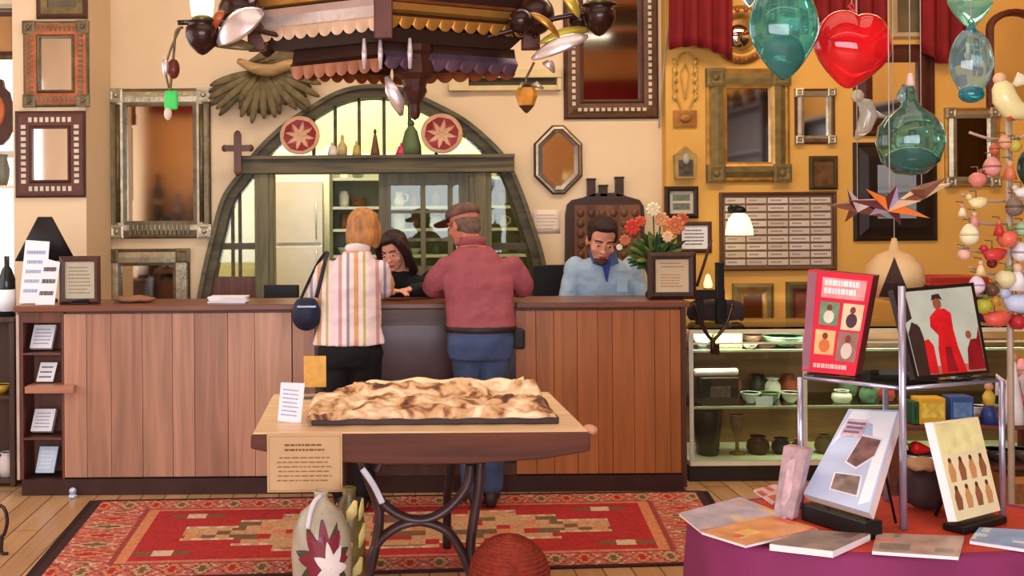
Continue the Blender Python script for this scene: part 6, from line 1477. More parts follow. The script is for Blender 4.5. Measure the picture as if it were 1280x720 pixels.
def orn(kind, label, px, py, r_, col, col2=None, dy=-.045):
    p = P(px, py, YO + dy); k = (YO + dy) / F; s = r_ * k
    t = thing({'bird': 'ceramic_bird', 'egg': 'ceramic_egg', 'fruit': 'ceramic_fruit', 'fig': 'clay_figure'}[kind], label, 'ceramic ornament', p, 0, 'ornaments on the wire tree')
    m1 = mat(col, r=.35, var=.2, sc=14); m2 = mat(col2 or tuple(int(c * .7) for c in col), r=.4)
    if kind == 'bird':
        mb = MB(); mb.blade([(-.9 * s, 0, .3 * s), (-.4 * s, 0, 0), (.3 * s, 0, -.1 * s), (.9 * s, 0, .1 * s), (1.5 * s, 0, .35 * s)], .75 * s, .6 * s, n=12); mb.build('body', m1, t)
        mb = MB(); mb.ell((-.85 * s, 0, .65 * s), (.4 * s, .36 * s, .4 * s), 12, 8); mb.build('head', m1, t)
        mb = MB(); mb.tube([(-1.15 * s, 0, .65 * s), (-1.5 * s, 0, .55 * s)], [.14 * s, .01 * s], 6); mb.build('beak', m2, t)
    elif kind == 'egg':
        mb = MB(); mb.ell((0, 0, 0), (.85 * s, .85 * s, 1.05 * s), 16, 12, warp=lambda v: Vector((v.x * (1 - .15 * v.z), v.y * (1 - .15 * v.z), v.z))); mb.build('body', m1, t)
        mb = MB(); mb.lathe([(.86 * s, -.12 * s), (.9 * s, 0), (.84 * s, .12 * s)], 16); mb.build('painted_band', m2, t)
    elif kind == 'fruit':
        mb = MB(); mb.lathe([(0, -.9 * s), (.5 * s, -.85 * s), (.95 * s, -.2 * s), (.85 * s, .4 * s), (.4 * s, .75 * s), (0, .65 * s)], 16); mb.build('body', m1, t)
        mb = MB(); mb.tube([(0, 0, .6 * s), (.1 * s, 0, 1.1 * s)], .1 * s, 6); mb.blade([(0, 0, .8 * s), (.4 * s, -.1 * s, 1 * s), (.8 * s, -.1 * s, .9 * s)], .25 * s, .04 * s); mb.build('leaf_stem', m2, t)
    else:
        mb = MB(); mb.lathe([(0, -1.2 * s), (.8 * s, -1.2 * s), (.5 * s, -.1 * s), (.3 * s, .35 * s), (0, .4 * s)], 14); mb.build('body', m1, t)
        mb = MB(); mb.ell((0, 0, .65 * s), (.38 * s, .38 * s, .42 * s), 12, 8); mb.build('head', m2, t)
    mb = MB(); mb.tube([(0, 0, .6 * s), (0, .0, 1.4 * s), (.0, .045, 1.45 * s)], .0022, 6); mb.build('hanging_wire', wire, t)
B_ = 'bird'; E_ = 'egg'; F_ = 'fruit'; G_ = 'fig'
for a in ((F_, 'pink ceramic fruit near the top left of the ornament tree', 1222, 224, 11, (214, 130, 116), (150, 80, 60)), (E_, 'rose ceramic egg beside the pink fruit high on the ornament tree', 1240, 208, 12, (222, 150, 140)), (B_, 'cream bird on the left side of the ornament tree below the pink fruit', 1220, 253, 10, (232, 220, 160), (200, 170, 90)),
          (G_, 'rosy clay figure under the cream bird on the left of the ornament tree', 1218, 273, 8, (206, 140, 130), (222, 190, 170)), (E_, 'large cream white egg, leftmost on the ornament tree', 1212, 293, 13, (238, 232, 190), (206, 190, 150)), (F_, 'orange red round fruit on the middle of the ornament tree', 1259, 298, 13, (222, 110, 86), (120, 130, 60)), (G_, 'red clay figure above the orange red fruit', 1249, 284, 9, (196, 56, 50), (206, 120, 90)),
          (B_, 'red bird at the middle of the ornament tree', 1240, 318, 12, (200, 60, 56), (150, 40, 40)), (E_, 'dark maroon egg below the red bird', 1240, 328, 7, (110, 30, 36)), (G_, 'cream clay figure left of the dark maroon egg', 1226, 334, 8, (226, 200, 150), (226, 180, 150)), (E_, 'lilac white egg low on the left of the ornament tree', 1221, 356, 11, (226, 206, 220), (170, 150, 190)), (F_, 'cream yellow fruit at the lower middle of the ornament tree', 1257, 348, 13, (222, 212, 160), (130, 140, 60)),
          (F_, 'lime green fruit at the bottom left of the ornament tree', 1229, 382, 11, (176, 176, 60), (110, 130, 40)), (B_, 'coral red bird at the bottom of the ornament tree', 1243, 398, 14, (216, 90, 76), (200, 60, 50)), (G_, 'white clay angel figure at the right of the ornament tree', 1272, 345, 15, (232, 226, 232), (226, 190, 170)), (B_, 'big blue white bird at the lower right of the ornament tree', 1270, 378, 17, (196, 206, 232), (206, 150, 120)), (E_, 'grey brown egg at the upper right of the ornament tree', 1268, 258, 12, (130, 110, 96)),
          (E_, 'pinkish egg hung from the highest arm of the tree', 1256, 178, 9, (216, 160, 120)), (F_, 'yellow green fruit hung beside the pinkish egg', 1268, 182, 9, (190, 176, 70), (90, 110, 50)), (G_, 'orange clay figure under the highest arm of the tree', 1262, 212, 11, (206, 120, 80), (222, 170, 130)), (E_, 'white grey egg on the right edge of the ornament tree', 1276, 315, 12, (226, 222, 226)), (F_, 'brown fruit hung behind the lilac white egg', 1240, 362, 9, (96, 66, 50), (90, 90, 50))):
    orn(*a)
for a in ((E_, 'small orange egg low on the ornament tree beside the lime fruit', 1213, 378, 8, (214, 130, 70)), (F_, 'pale pink fruit on the far left above the lilac egg', 1205, 318, 8, (226, 176, 160), (150, 110, 70)), (G_, 'tiny cream clay figure at the very left of the third arm', 1203, 262, 7, (230, 214, 180), (206, 150, 120)), (E_, 'terracotta egg near the top of the tree under the highest arm', 1243, 186, 7, (190, 96, 66)), (B_, 'small white bird on the right of the tree under the dark green drop', 1276, 240, 9, (230, 226, 220), (206, 150, 90)),
          (F_, 'crimson fruit at the lower right edge of the ornament tree', 1272, 402, 11, (176, 40, 46), (80, 100, 50)), (E_, 'mint green egg at the middle right of the ornament tree', 1277, 286, 9, (160, 190, 150)), (G_, 'ochre clay figure near the tree trunk above the lime fruit', 1244, 372, 8, (190, 140, 60), (206, 150, 110))):
    orn(*a)
# cream bird on top
YB_ = YO - .02; k = YB_ / F
t = thing('cream_bird', 'large cream glass bird with orange legs perched on top of the ornament tree', 'bird ornament', P(1262, 152, YB_ ))
t.location.z += .004
mb = MB(); mb.blade([(-12 * k, 0, 52 * k), (-9 * k, 0, 42 * k), (-6 * k, 0, 28 * k), (2 * k, 0, 16 * k), (14 * k, 0, 12 * k), (26 * k, 0, 16 * k)], 15 * k, 13 * k, nrm=(0, -1, 0), n=16, power=.5); mb.build('body', mat((246, 234, 170), r=.25, var=.1, coat=.3), t)
mb = MB(); mb.ell((-12 * k, 0, 52 * k), (8 * k, 7 * k, 8 * k), 14, 10); mb.build('head', mat((232, 190, 150), r=.3), t)
mb = MB(); mb.blade([(6 * k, 0, 44 * k), (14 * k, 0, 52 * k), (28 * k, 0, 50 * k)], 9 * k, .012, nrm=(0, -1, .2)); mb.build('wing', mat((236, 228, 196), r=.3), t)
for s_ in (-1, 1):
    mb = MB(); mb.tube([(s_ * 3 * k + 3 * k, s_ * .01, 18 * k), (s_ * 5 * k + 3 * k, s_ * .01, 0)], [4 * k, 2 * k], 8); mb.build('leg', mat((214, 90, 50), r=.4), t)
# ------------------------------------------------------------------ folk art shelves behind the plum table
YS_ = 4.75; kS = YS_ / F
fx0_, fx1_ = P(1132, 600, YS_).x, P(1330, 600, YS_).x
fs = thing('folk_art_shelf', 'low dark wood shelf stand of folk art behind the plum table', 'shelf', ((fx0_ + fx1_) / 2, YS_, 0)); hw_ = (fx1_ - fx0_) / 2
zf = [P(1200, y_, YS_).z for y_ in (645, 583, 533)]
for z in zf:
    mb = MB(); mb.bx(-hw_, hw_, 0, .34, z - .018, z); mb.build('shelf', dkw, fs, bevel=.003)
for x in (-hw_ - .02, hw_):
    mb = MB(); mb.bx(x, x + .02, .0, .34, 0, zf[2] + .02); mb.build('side_panel', dkw, fs)
def os_(px, i, dy=.08): return (P(px, 500, YS_ + dy).x, YS_ + dy, zf[i] + .001)
box('toy_box', 'yellow box with green corner on the top folk art shelf', 'box', os_(1160, 2), .115, .08, .115, (222, 176, 50), (236, 200, 80))
box('toy_box', 'dark green box next to the yellow one on the top folk art shelf', 'box', os_(1139, 2), .03, .08, .1, (40, 84, 50))
box('toy_box', 'blue patterned box on the top folk art shelf', 'box', os_(1197, 2), .1, .08, .12, (56, 84, 140), (96, 130, 176))
vessel('ceramic_dish', 'white dish on the top folk art shelf right of the blue box', 'dish', os_(1220, 2, .2), bowl(.04, .05), (236, 232, 226), r=.3)
vessel('ceramic_dish', 'white saucer with red rim on the middle folk art shelf', 'dish', os_(1150, 1, .06), bowl(.075, .04), (230, 214, 206), r=.3)
t = thing('red_pepper', 'bright red ceramic pepper lying in the white saucer', 'ceramic ornament', Vector(os_(1150, 1, .06)) + Vector((0, 0, .055)))
mb = MB(); mb.tube(smoothline([(-.045, 0, .022), (-.02, 0, .012), (.02, -.005, .006), (.05, -.01, -.004 + .01)], 5), [.01, .018, .024, .028, .03, .03, .029, .027, .024, .021, .018, .015, .011, .008, .005, .002][:16], 12); mb.build('pepper_body', mat((214, 34, 34), r=.25), t)
mb = MB(); mb.tube([(-.045, 0, .022), (-.062, 0, .034)], [.006, .004], 6); mb.build('stem', mat((90, 110, 40)), t)
for px, c, n_, r_ in ((1245, (60, 52, 46), 'black glazed', .055), (1278, (90, 76, 60), 'brown glazed', .05), (1222, (120, 130, 110), 'grey green', .035)):
    vessel('small_bowl', f'{n_} bowl on the middle folk art shelf', 'bowl', os_(px, 1, .1), bowl(r_, .05), c, r=.15)
t = thing('clay_figure', 'blue and yellow standing clay figure on the top folk art shelf', 'clay figure', os_(1236, 2, .05))
mb = MB(); mb.lathe([(0, 0), (.035, 0), (.03, .05), (.02, .08), (.0, .085)], 16); mb.build('skirt', mat((44, 60, 120), r=.4), t)
mb = MB(); mb.lathe([(0, .08), (.022, .082), (.026, .12), (.012, .145), (0, .146)], 16); mb.build('torso', mat((206, 170, 60), r=.4), t)
mb = MB(); mb.ell((0, 0, .162), (.018, .018, .02), 12, 8); mb.build('head', mat((200, 150, 110)), t)
t = thing('white_angel', 'white pointed clay angel on the top folk art shelf at right', 'clay figure', os_(1266, 2, .05))
mb = MB(); mb.lathe([(0, 0), (.045, 0), (.04, .08), (.022, .2), (.012, .27), (0, .28)], 18); mb.build('robe', mat((240, 232, 230), r=.4), t)
mb = MB()
for s_ in (-1, 1): mb.blade([(0, .01, .16), (s_ * .05, .02, .2), (s_ * .06, .02, .12)], .02, .006)
mb.build('wings', mat((226, 206, 206), r=.4), t)
mb = MB(); mb.ell((0, 0, .29), (.02, .02, .022), 12, 8); mb.build('head', mat((206, 150, 120)), t)
t = thing('clay_figure', 'red clay figure with pink hat on the top folk art shelf at the photo edge', 'clay figure', os_(1278, 2, .16))
mb = MB(); mb.lathe([(0, 0), (.05, 0), (.045, .1), (.02, .18), (0, .19)], 16); mb.build('robe', mat((176, 46, 44), r=.4), t)
mb = MB(); mb.ell((0, 0, .21), (.024, .024, .026), 12, 8); mb.build('head', mat((206, 150, 120)), t)
mb = MB(); mb.lathe([(0, .225), (.05, .225), (.022, .24), (.015, .265), (0, .27)], 16); mb.build('hat', mat((226, 150, 150)), t)
box('wood_crate', 'orange wood box on the lowest folk art shelf at the right edge', 'box', os_(1272, 0, .1), .17, .14, .16, (196, 124, 64))
vessel('ceramic_jar', 'dark jar on the lowest folk art shelf behind the pouch', 'jar', os_(1165, 0, .1), jarp(.06, .12), (60, 44, 36), r=.3)
# ------------------------------------------------------------------ left edge
YL = 6.5; kL = YL / F
lx0, lx1 = P(-120, 500, YL).x, P(18, 500, YL).x
t = thing('left_cabinet', 'dark wood cabinet at the left photo edge beside the counter', 'cabinet', ((lx0 + lx1) / 2, YL, 0)); w = (lx1 - lx0) / 2
zt = P(0, 397, YL).z
cw_ = wood((84, 48, 32), (56, 32, 22), 'Z', 3)
mb = MB(); mb.bx(-w, w, .35, .37, 0, zt - .03); mb.bx(-w, -w + .03, 0, .35, 0, zt - .03); mb.bx(w - .03, w, 0, .35, 0, zt - .03); mb.build('case', cw_, t)
mb = MB(); mb.bx(-w - .01, w + .01, -.02, .38, zt - .029, zt); mb.build('top', cw_, t, bevel=.005)
for py in (495, 600):
    mb = MB(); mb.bx(-w + .031, w - .031, 0, .349, P(0, py, YL).z - .02, P(0, py, YL).z); mb.build('shelf', cw_, t)
vessel('yellow_bowl', 'small yellow bowl on the shelf of the left edge cabinet', 'bowl', (P(2, 490, YL + .1).x, YL + .1, P(0, 495, YL).z + .001), bowl(.05, .05), (206, 160, 50), r=.3)
vessel('white_jar', 'white jar low in the left edge cabinet', 'jar', (P(8, 590, YL + .1).x, YL + .1, P(0, 600, YL).z + .001), jarp(.05, .14), (226, 214, 206), r=.3)
t = thing('dark_bottle', 'dark bottle with white label on top of the left edge cabinet', 'bottle', (P(2, 390, YL).x, YL + .1, zt + .001))
mb = MB(); mb.lathe([(0, 0), (.05, 0), (.05, .22), (.03, .28), (.016, .3), (.016, .36), (0, .36)], 20); mb.build('body', mat((36, 40, 36), r=.2), t)
mb = MB(); mb.lathe([(.051, .03), (.0515, .03), (.0515, .16), (.051, .16)], 20); mb.build('label', paper, t)
YI = 5.2; t = thing('iron_scroll_stand', 'curled wrought iron stand leg at the lower left photo edge', 'stand', (P(-8, 700, YI).x, YI, 0))
mb = MB()
def ip(px, py): p = P(px, py, YI); return Vector((p.x - t.location.x, 0, p.z))
mb.tube(smoothline([ip(-24, 640), ip(-10, 632), ip(4, 634), ip(9, 650), ip(5, 668), ip(-2, 672)], 6), .009, 8)
mb.build('scroll', iron, t)
mb = MB(); mb.tube(smoothline([ip(3, 668), ip(2, 690), Vector((ip(5, 0).x, 0, .006))], 6), .009, 8); mb.build('leg', iron, t)
mb = MB(); mb.tube(smoothline([ip(-24, 640), ip(-28, 670), Vector((ip(-30, 0).x, 0, .006))], 6), .009, 8); mb.build('leg', iron, t)
# ------------------------------------------------------------------ people
def skinmat(c): return mat(c, r=.5, var=.08, sc=6, spec=.35)
def ringz(c, rx, ry, n=20, e=2.3):
    out = []
    for k in range(n):
        a = 2 * PI * k / n; cs, sn = math.cos(a), math.sin(a)
        out.append(Vector((c[0] + rx * math.copysign(abs(cs) ** (2 / e), cs), c[1] + ry * math.copysign(abs(sn) ** (2 / e), sn), c[2])))
    return out
def capsule(mb, pts, rs, n=12):
    pts = [Vector(p) for p in pts]; q = smoothline(pts, 5); m = len(rs) - 1; rr_ = []
    for i in range(len(q)):
        f = i / 5; j = min(int(f), m - 1); rr_.append(rs[j] + (rs[j + 1] - rs[j]) * (f - j))
    mb.tube(q, rr_, n); mb.ell(q[0], (rs[0],) * 3, n, 8); mb.ell(q[-1], (rs[-1],) * 3, n, 8)
def hand(mb, w, d, palm, side, s=1.0):
    """w wrist, d direction of the hand, palm normal, side = +1 if the thumb is towards d x palm"""
    w = Vector(w); d = Vector(d).normalized(); pn = Vector(palm); pn = (pn - d * pn.dot(d)).normalized(); sd = d.cross(pn) * side
    M_ = Matrix((sd, d, pn)).transposed()
    mb.ell(w + d * .05 * s, (.04 * s, .052 * s, .016 * s), 12, 8, M=M_)
    capsule(mb, [w, w + d * .03 * s], [.026 * s, .024 * s])
    for off, L in ((.028, .068), (.01, .078), (-.009, .073), (-.027, .058)):
        b = w + d * .09 * s + sd * off * s
        capsule(mb, [b - d * .02, b + d * L * .45 * s, b + d * L * .8 * s + pn * .012 * s, b + d * L * s + pn * .026 * s], [.0095 * s, .009 * s, .0085 * s, .0075 * s], 8)
    b = w + d * .03 * s + sd * .03 * s
    capsule(mb, [b, b + sd * .025 * s + d * .03 * s, b + sd * .034 * s + d * .06 * s + pn * .008], [.012 * s, .011 * s, .009 * s], 8)
def head_rot(yaw, pitch, roll): return (Matrix.Rotation(R(yaw), 3, 'Z') @ Matrix.Rotation(R(-pitch), 3, 'X') @ Matrix.Rotation(R(roll), 3, 'Y'))
def head_mesh(mb, c, M_, s=1.0, male=True):
    c = Vector(c)
    def e(p, r_, n=18, m=12): mb.ell(c + M_ @ (Vector(p) * s), tuple(v * s for v in r_), n, m, M=M_)
    e((0, -.012, .035), (.074, .094, .088)); e((0, .028, -.025), (.062, .066, .078)); e((0, .04, -.075), (.046 if male else .04, .046, .036)); e((0, .066, -.092), (.024, .022, .018))
    e((0, .09, -.012), (.011, .015, .03)); e((0, .102, -.028), (.014, .015, .012)); e((-.012, .095, -.031), (.008, .009, .007)); e((.012, .095, -.031), (.008, .009, .007))
    for s_ in (-1, 1): e((s_ * .075, -.008, -.012), (.010, .020, .032)); e((s_ * .03, .078, .024), (.024, .012, .009)); e((s_ * .042, .062, -.03), (.022, .02, .02))
    e((0, .084, -.058), (.024, .014, .007)); e((0, .083, -.068), (.02, .014, .007))
def face_parts(t, c, M_, s, brow, lip, eye=(60, 40, 30), lids=None):
    c = Vector(c)
    def e(mb, p, r_, n=10, m=6): mb.ell(c + M_ @ (Vector(p) * s), tuple(v * s for v in r_), n, m, M=M_)
    for s_ in (-1, 1):
        mb = MB(); e(mb, (s_ * .031, .0835, .004), (.0145, .008, .007)); o = mb.build('eye', mat((226, 214, 206), r=.3), t)
        mb = MB(); e(mb, (s_ * .031, .0905, .003), (.006, .003, .0062)); mb.build('iris', mat(eye, r=.2), o)
        mb = MB(); b0 = [Vector((s_ * x, y, z)) * s for x, y, z in ((.012, .0935, .026), (.03, .0925, .033), (.05, .08, .027))]
        mb.tube([c + M_ @ v for v in smoothline(b0, 4)], .0042 * s, 6); mb.build('eyebrow', mat(brow, r=.8), t)
    mb = MB(); e(mb, (0, .0965, -.0585), (.021, .005, .0045)); e(mb, (0, .0955, -.0665), (.018, .005, .005)); mb.build('lips', mat(lip, r=.4), t)
def body(t, J, skin, s=1.0, male=True, vox=.0065, headM=None, hands=True):
    mb = MB()
    P_ = {k: Vector(v) for k, v in J.items() if not isinstance(v, (tuple, list)) or len(v) == 3}
    pel, ch_, nk = P_['pelvis'], P_['chest'], P_['neck']
    wr = .15 if male else .14; sh = (P_['shR'] - P_['shL']).length / 2
    mb.loft([ringz(pel + Vector((0, 0, -.1)), wr * .8, .085), ringz(pel, wr, .1), ringz(pel.lerp(ch_, .4), wr * .84, .088), ringz(ch_, sh * .86, .1), ringz(ch_.lerp(nk, .5), sh * .8, .085), ringz(nk, .065, .06)])
    for s_, sd in (('L', -1), ('R', 1)):
        capsule(mb, [P_['sh' + s_], P_['el' + s_], P_['wr' + s_]], [.047, .04, .026])
        capsule(mb, [P_['hip' + s_], P_['kn' + s_], P_['an' + s_]], [.082, .056, .038])
        a = P_['an' + s_]; fd = P_['toe' + s_] - a
        capsule(mb, [Vector((a.x, a.y - .03, .045)), Vector((a.x, a.y + .08, .04)) + Vector((fd.x * .5, 0, 0)), P_['toe' + s_]], [.036, .036, .026])
        d = P_['wr' + s_] - P_['el' + s_]
        hd = J.get('hd' + s_, None); d = Vector(hd) if hd else d
        hand(mb, P_['wr' + s_], d, J.get('palm', (0, 0, -1)), J.get('thumb' + s_, -sd), .95 if male else .86)
    hc = P_['head']
    capsule(mb, [nk + Vector((0, 0, -.03)), hc + headM @ Vector((0, -.03, -.06))], [.058 if male else .05, .053 if male else .045])
    head_mesh(mb, hc, headM, s, male)
    o = mb.build('body', skin, t, remesh=vox, smooth_it=3)
    return o
def shirt(t, J, m, hem, male=True, ease=.02, sleeve_to=1.0, name='shirt', vox=.009, flare=0, hemw=None, armr=(.066, .056, .04), folds=0):
    P_ = {k: Vector(v) for k, v in J.items() if len(v) == 3}
    pel, ch_, nk = P_['pelvis'], P_['chest'], P_['neck']; sh = (P_['shR'] - P_['shL']).length / 2
    wr = (.155 if male else .15) + ease
    mb = MB(); hz = Vector(hem); hw_ = hemw or wr
    mb.loft([ringz(hz, hw_ + flare, .125 + flare, 28), ringz(hz.lerp(ch_, .3), wr, .122, 28), ringz(hz.lerp(ch_, .65), wr * .98, .118, 28), ringz(ch_, sh * .93 + ease, .125, 28), ringz(ch_.lerp(nk, .42), sh * 1.02, .108, 28), ringz(ch_.lerp(nk, .72), sh * .74, .09, 28), ringz(ch_.lerp(nk, .88), sh * .54, .078, 28), ringz(nk + Vector((0, 0, -.01)), .074, .07, 28)])
    for s_ in 'LR':
        a, e, w = P_['sh' + s_], P_['el' + s_], P_['wr' + s_]
        if sleeve_to >= 1: capsule(mb, [a, e, e.lerp(w, .93)], list(armr))
        else: capsule(mb, [a, a.lerp(e, sleeve_to)], [armr[0], armr[1] * 1.06])
    o = mb.build(name, m, t, remesh=vox, smooth_it=6, wrinkle=(.017, .07))
    return o
def trousers(t, J, m, waist, name='trousers', r=(.105, .078, .066), hipw=.165, vox=.01, seat=.12):
    P_ = {k: Vector(v) for k, v in J.items() if len(v) == 3}; w = Vector(waist); pel = P_['pelvis']
    mb = MB(); mb.loft([ringz(pel + Vector((0, -.005, -.12)), hipw * .92, seat * .95, 28), ringz(pel + Vector((0, -.012, -.03)), hipw, seat, 28), ringz(w, hipw * .93, seat * .92, 28)])
    for s_ in 'LR': capsule(mb, [P_['hip' + s_], P_['kn' + s_], P_['an' + s_] + Vector((0, 0, .03))], list(r))
    return mb.build(name, m, t, remesh=vox, smooth_it=4, wrinkle=(.014, .06))
def shoe(t, J, m):
    for s_ in 'LR':
        a = Vector(J['an' + s_]); tt = Vector(J['toe' + s_]); mb = MB(); d = Vector((tt.x - a.x, tt.y - a.y, 0)).normalized()
        q = [a + d * f for f in (-.075, -.03, .05, .13, .185)]
        mb.loft([ringz((p.x, p.y, z), 1, 1, 4) if False else [Vector((p.x, p.y, 0)) + d.cross(Vector((0, 0, 1))) * (wd * math.cos(2 * PI * k / 12)) + Vector((0, 0, .006 + h / 2 + h / 2 * math.sin(2 * PI * k / 12))) for k in range(12)] for p, wd, h, z in zip(q, (.03, .042, .048, .05, .03), (.09, .11, .085, .06, .035), (0,) * 5)])
        mb.build('shoe', m, t, sub=1)
def legs(J, xL, xR, hz, y=0.0, ky=.03, toe=.16):
    J.update(hipL=(xL * 1.0 - .02, y, hz), hipR=(xR * 1.0 + .02, y, hz), knL=(xL - .01, y + ky, hz * .52), knR=(xR + .01, y + ky, hz * .52), anL=(xL, y, .09), anR=(xR, y, .09), toeL=(xL - .02, y + toe, .035), toeR=(xR + .02, y + toe, .035))
# ---- man customer
YM = 5.98
t = thing('person', 'person in a maroon shirt, jeans and cap leaning on the counter', 'person', (P(602, 500, YM).x, YM, .003))
J = dict(pelvis=(-.005, 0, .93), chest=(-.01, .07, 1.22), neck=(-.03, .13, 1.43), head=(-.075, .185, 1.535), shL=(-.178, .085, 1.295), shR=(.182, .085, 1.295), elL=(-.255, .13, 1.19), elR=(.25, .12, 1.19), wrL=(-.14, .34, 1.165), wrR=(.2, .36, 1.165), hdL=(.3, 1, -.1), hdR=(-.2, 1, -.1))
legs(J, -.05, .05, .88, 0, .02)
HM = head_rot(38, 14, 0); sk = skinmat((206, 130, 104))
body(t, J, sk, 1.0, True, headM=HM)
mar = mat((158, 82, 90), r=.85, var=.16, sc=5, bump=.55, bsc=7, stretch=(1.6, 1, .45))
shirt(t, J, mar, (0.0, .0, .95), True, .032, hemw=.19, flare=.0, armr=(.068, .06, .044))
jeans = mat((66, 82, 116), r=.85, var=.3, sc=7, bump=.3, bsc=10)
trousers(t, J, jeans, (0, 0, .99), 'jeans', r=(.1, .075, .066), hipw=.185, seat=.128)
shoe(t, J, mat((50, 40, 34), r=.5))
mb = MB(); mb.lathe([(.192, .955), (.196, .957), (.196, .985), (.192, .987)], 32, c=(0, 0, 0), sy=.68); mb.build('belt', mat((46, 34, 28), r=.5), t)
mb = MB(); mb.bx(.17, .235, -.05, .05, .86, .97); mb.build('belt_pouch', mat((40, 36, 34), r=.6), t, bevel=.015)
hc = Vector(J['head'])
mb = MB(); mb.ell(hc + HM @ Vector((0, -.02, .005)), (.08, .088, .06), 20, 12, M=HM); mb.ell(hc + HM @ Vector((0, -.055, -.03)), (.062, .05, .05), 16, 10, M=HM); mb.build('hair', mat((120, 96, 82), r=.85, var=.25, sc=40), t, remesh=.008, smooth_it=2)
mb = MB(); mb.ell(hc + HM @ Vector((0, -.006, .062)), (.092, .108, .062), 24, 14, M=HM, warp=lambda v: Vector((v.x, v.y, max(v.z, -.25)))); cp = mb.build('cap', mat((106, 80, 68), r=.8, var=.5, sc=14), t)
mb = MB(); rings = []
for i in range(9):
    a = -1.1 + 2.2 * i / 8
    rings.append([hc + HM @ Vector((math.sin(a) * r_, math.cos(a) * r_ * 1.06 + (.0 if r_ < .1 else .028 * math.cos(a)), .055 - (0.006 if r_ < .1 else .024) + dz_)) for r_, dz_ in ((.086, 0), (.15, 0), (.15, -.006), (.086, -.006))])
mb.loft(rings, smooth=False); mb.build('cap_brim', mat((92, 52, 44), r=.7, var=.3), cp)
face_parts(t, hc, HM, 1.0, (110, 90, 80), (176, 96, 84))
mb = MB(); nk = Vector(J['neck']); mb.lathe([(.07, -.02), (.076, .012), (.07, .022), (.064, .0)], 24, c=nk + Vector((0, -.004, .004)), M=Matrix.Rotation(R(-14), 3, 'X')); mb.build('collar', mar, t)
# ---- woman customer
YWm = 5.93
t = thing('person', 'person with blond bob, striped shirt and black trousers seen from behind at the counter', 'person', (P(438, 500, YWm).x, YWm, .003))
J = dict(pelvis=(-.01, 0, .9), chest=(.005, .06, 1.2), neck=(.045, .11, 1.405), head=(.078, .165, 1.51), shL=(-.128, .07, 1.295), shR=(.165, .08, 1.29), elL=(-.185, .1, 1.14), elR=(.195, .16, 1.18), wrL=(-.08, .32, 1.165), wrR=(.12, .36, 1.165), hdL=(.3, 1, -.1), hdR=(-.1, 1, -.1))
legs(J, -.045, .06, .85, 0, .02)
HM = head_rot(-12, 12, 0); sk = skinmat((222, 160, 130))
body(t, J, sk, .98, False, headM=HM)
sh_m = stripes([(0, (236, 214, 216)), (.2, (206, 150, 150)), (.3, (240, 226, 222)), (.42, (150, 140, 160)), (.5, (236, 216, 210)), (.62, (214, 160, 110)), (.74, (240, 224, 214)), (.86, (196, 176, 110)), (.93, (236, 220, 214))], .2, 0)
shirt(t, J, sh_m, (-.005, 0, .9), False, .022, hemw=.19, flare=.008, armr=(.058, .052, .042))
trousers(t, J, mat((20, 19, 22), r=.8, var=.2), (-.01, 0, .93), 'trousers', r=(.1, .08, .07), hipw=.164, seat=.118)
shoe(t, J, mat((30, 26, 26), r=.5))
hc = Vector(J['head'])
mb = MB()
mb.ell(hc + HM @ Vector((0, -.026, .03)), (.09, .096, .094), 24, 16, M=HM); mb.ell(hc + HM @ Vector((0, -.045, -.04)), (.084, .068, .075), 20, 12, M=HM)
for s_ in (-1, 1): mb.ell(hc + HM @ Vector((s_ * .07, .0, -.02)), (.03, .062, .085), 14, 10, M=HM)
mb.ell(hc + HM @ Vector((0, .04, .09)), (.075, .05, .03), 14, 8, M=HM)
hair_m = mat((190, 132, 78), r=.5, var=.4, sc=5, bump=.5, bsc=10, stretch=(7, 7, 1.0))
mb.build('hair', hair_m, t, remesh=.007, smooth_it=3)
face_parts(t, hc, HM, .98, (120, 84, 60), (196, 100, 96))
nk = Vector(J['neck']); mb = MB(); mb.lathe([(.062, -.02), (.072, .01), (.066, .022), (.058, .0)], 24, c=nk + Vector((0, -.002, .0)), M=Matrix.Rotation(R(-14), 3, 'X')); mb.build('collar', mat((240, 226, 224), r=.8), t)
# shoulder bag (moves apart: hangs from the shoulder)
k = YWm / F; bg = thing('shoulder_bag', 'dark navy shoulder bag hanging from the left shoulder of the person in stripes', 'bag', P(384, 388, YWm - .02)); o_ = bg.location
mb = MB(); mb.ell((-.005, 0, -.01), (.078, .05, .1), 24, 16, warp=lambda v: Vector((v.x * (1 - .14 * v.z), v.y, v.z if v.z < .7 else .7 + (v.z - .7) * .3))); mb.build('pouch', mat((28, 32, 56), r=.55, var=.3, bump=.3, bsc=12), bg)
mb = MB(); S = P(409, 318, YWm + .07) - o_; mb.tube(smoothline([(.05, -.02, .07), P(401, 350, YWm - .05) - o_, P(406, 328, YWm - .02) - o_, S + Vector((0, .0, .014)), P(398, 328, YWm + .13) - o_, P(384, 356, YWm + .06) - o_, (-.035, .02, .06)], 6), .011, 8, flat=.4); mb.build('strap', mat((30, 32, 44), r=.5), bg)
mb = MB(); mb.bx(-.05, .05, -.056, -.047, .02, .03); mb.build('zip', mat((120, 120, 130), r=.3, metal=.8), bg)
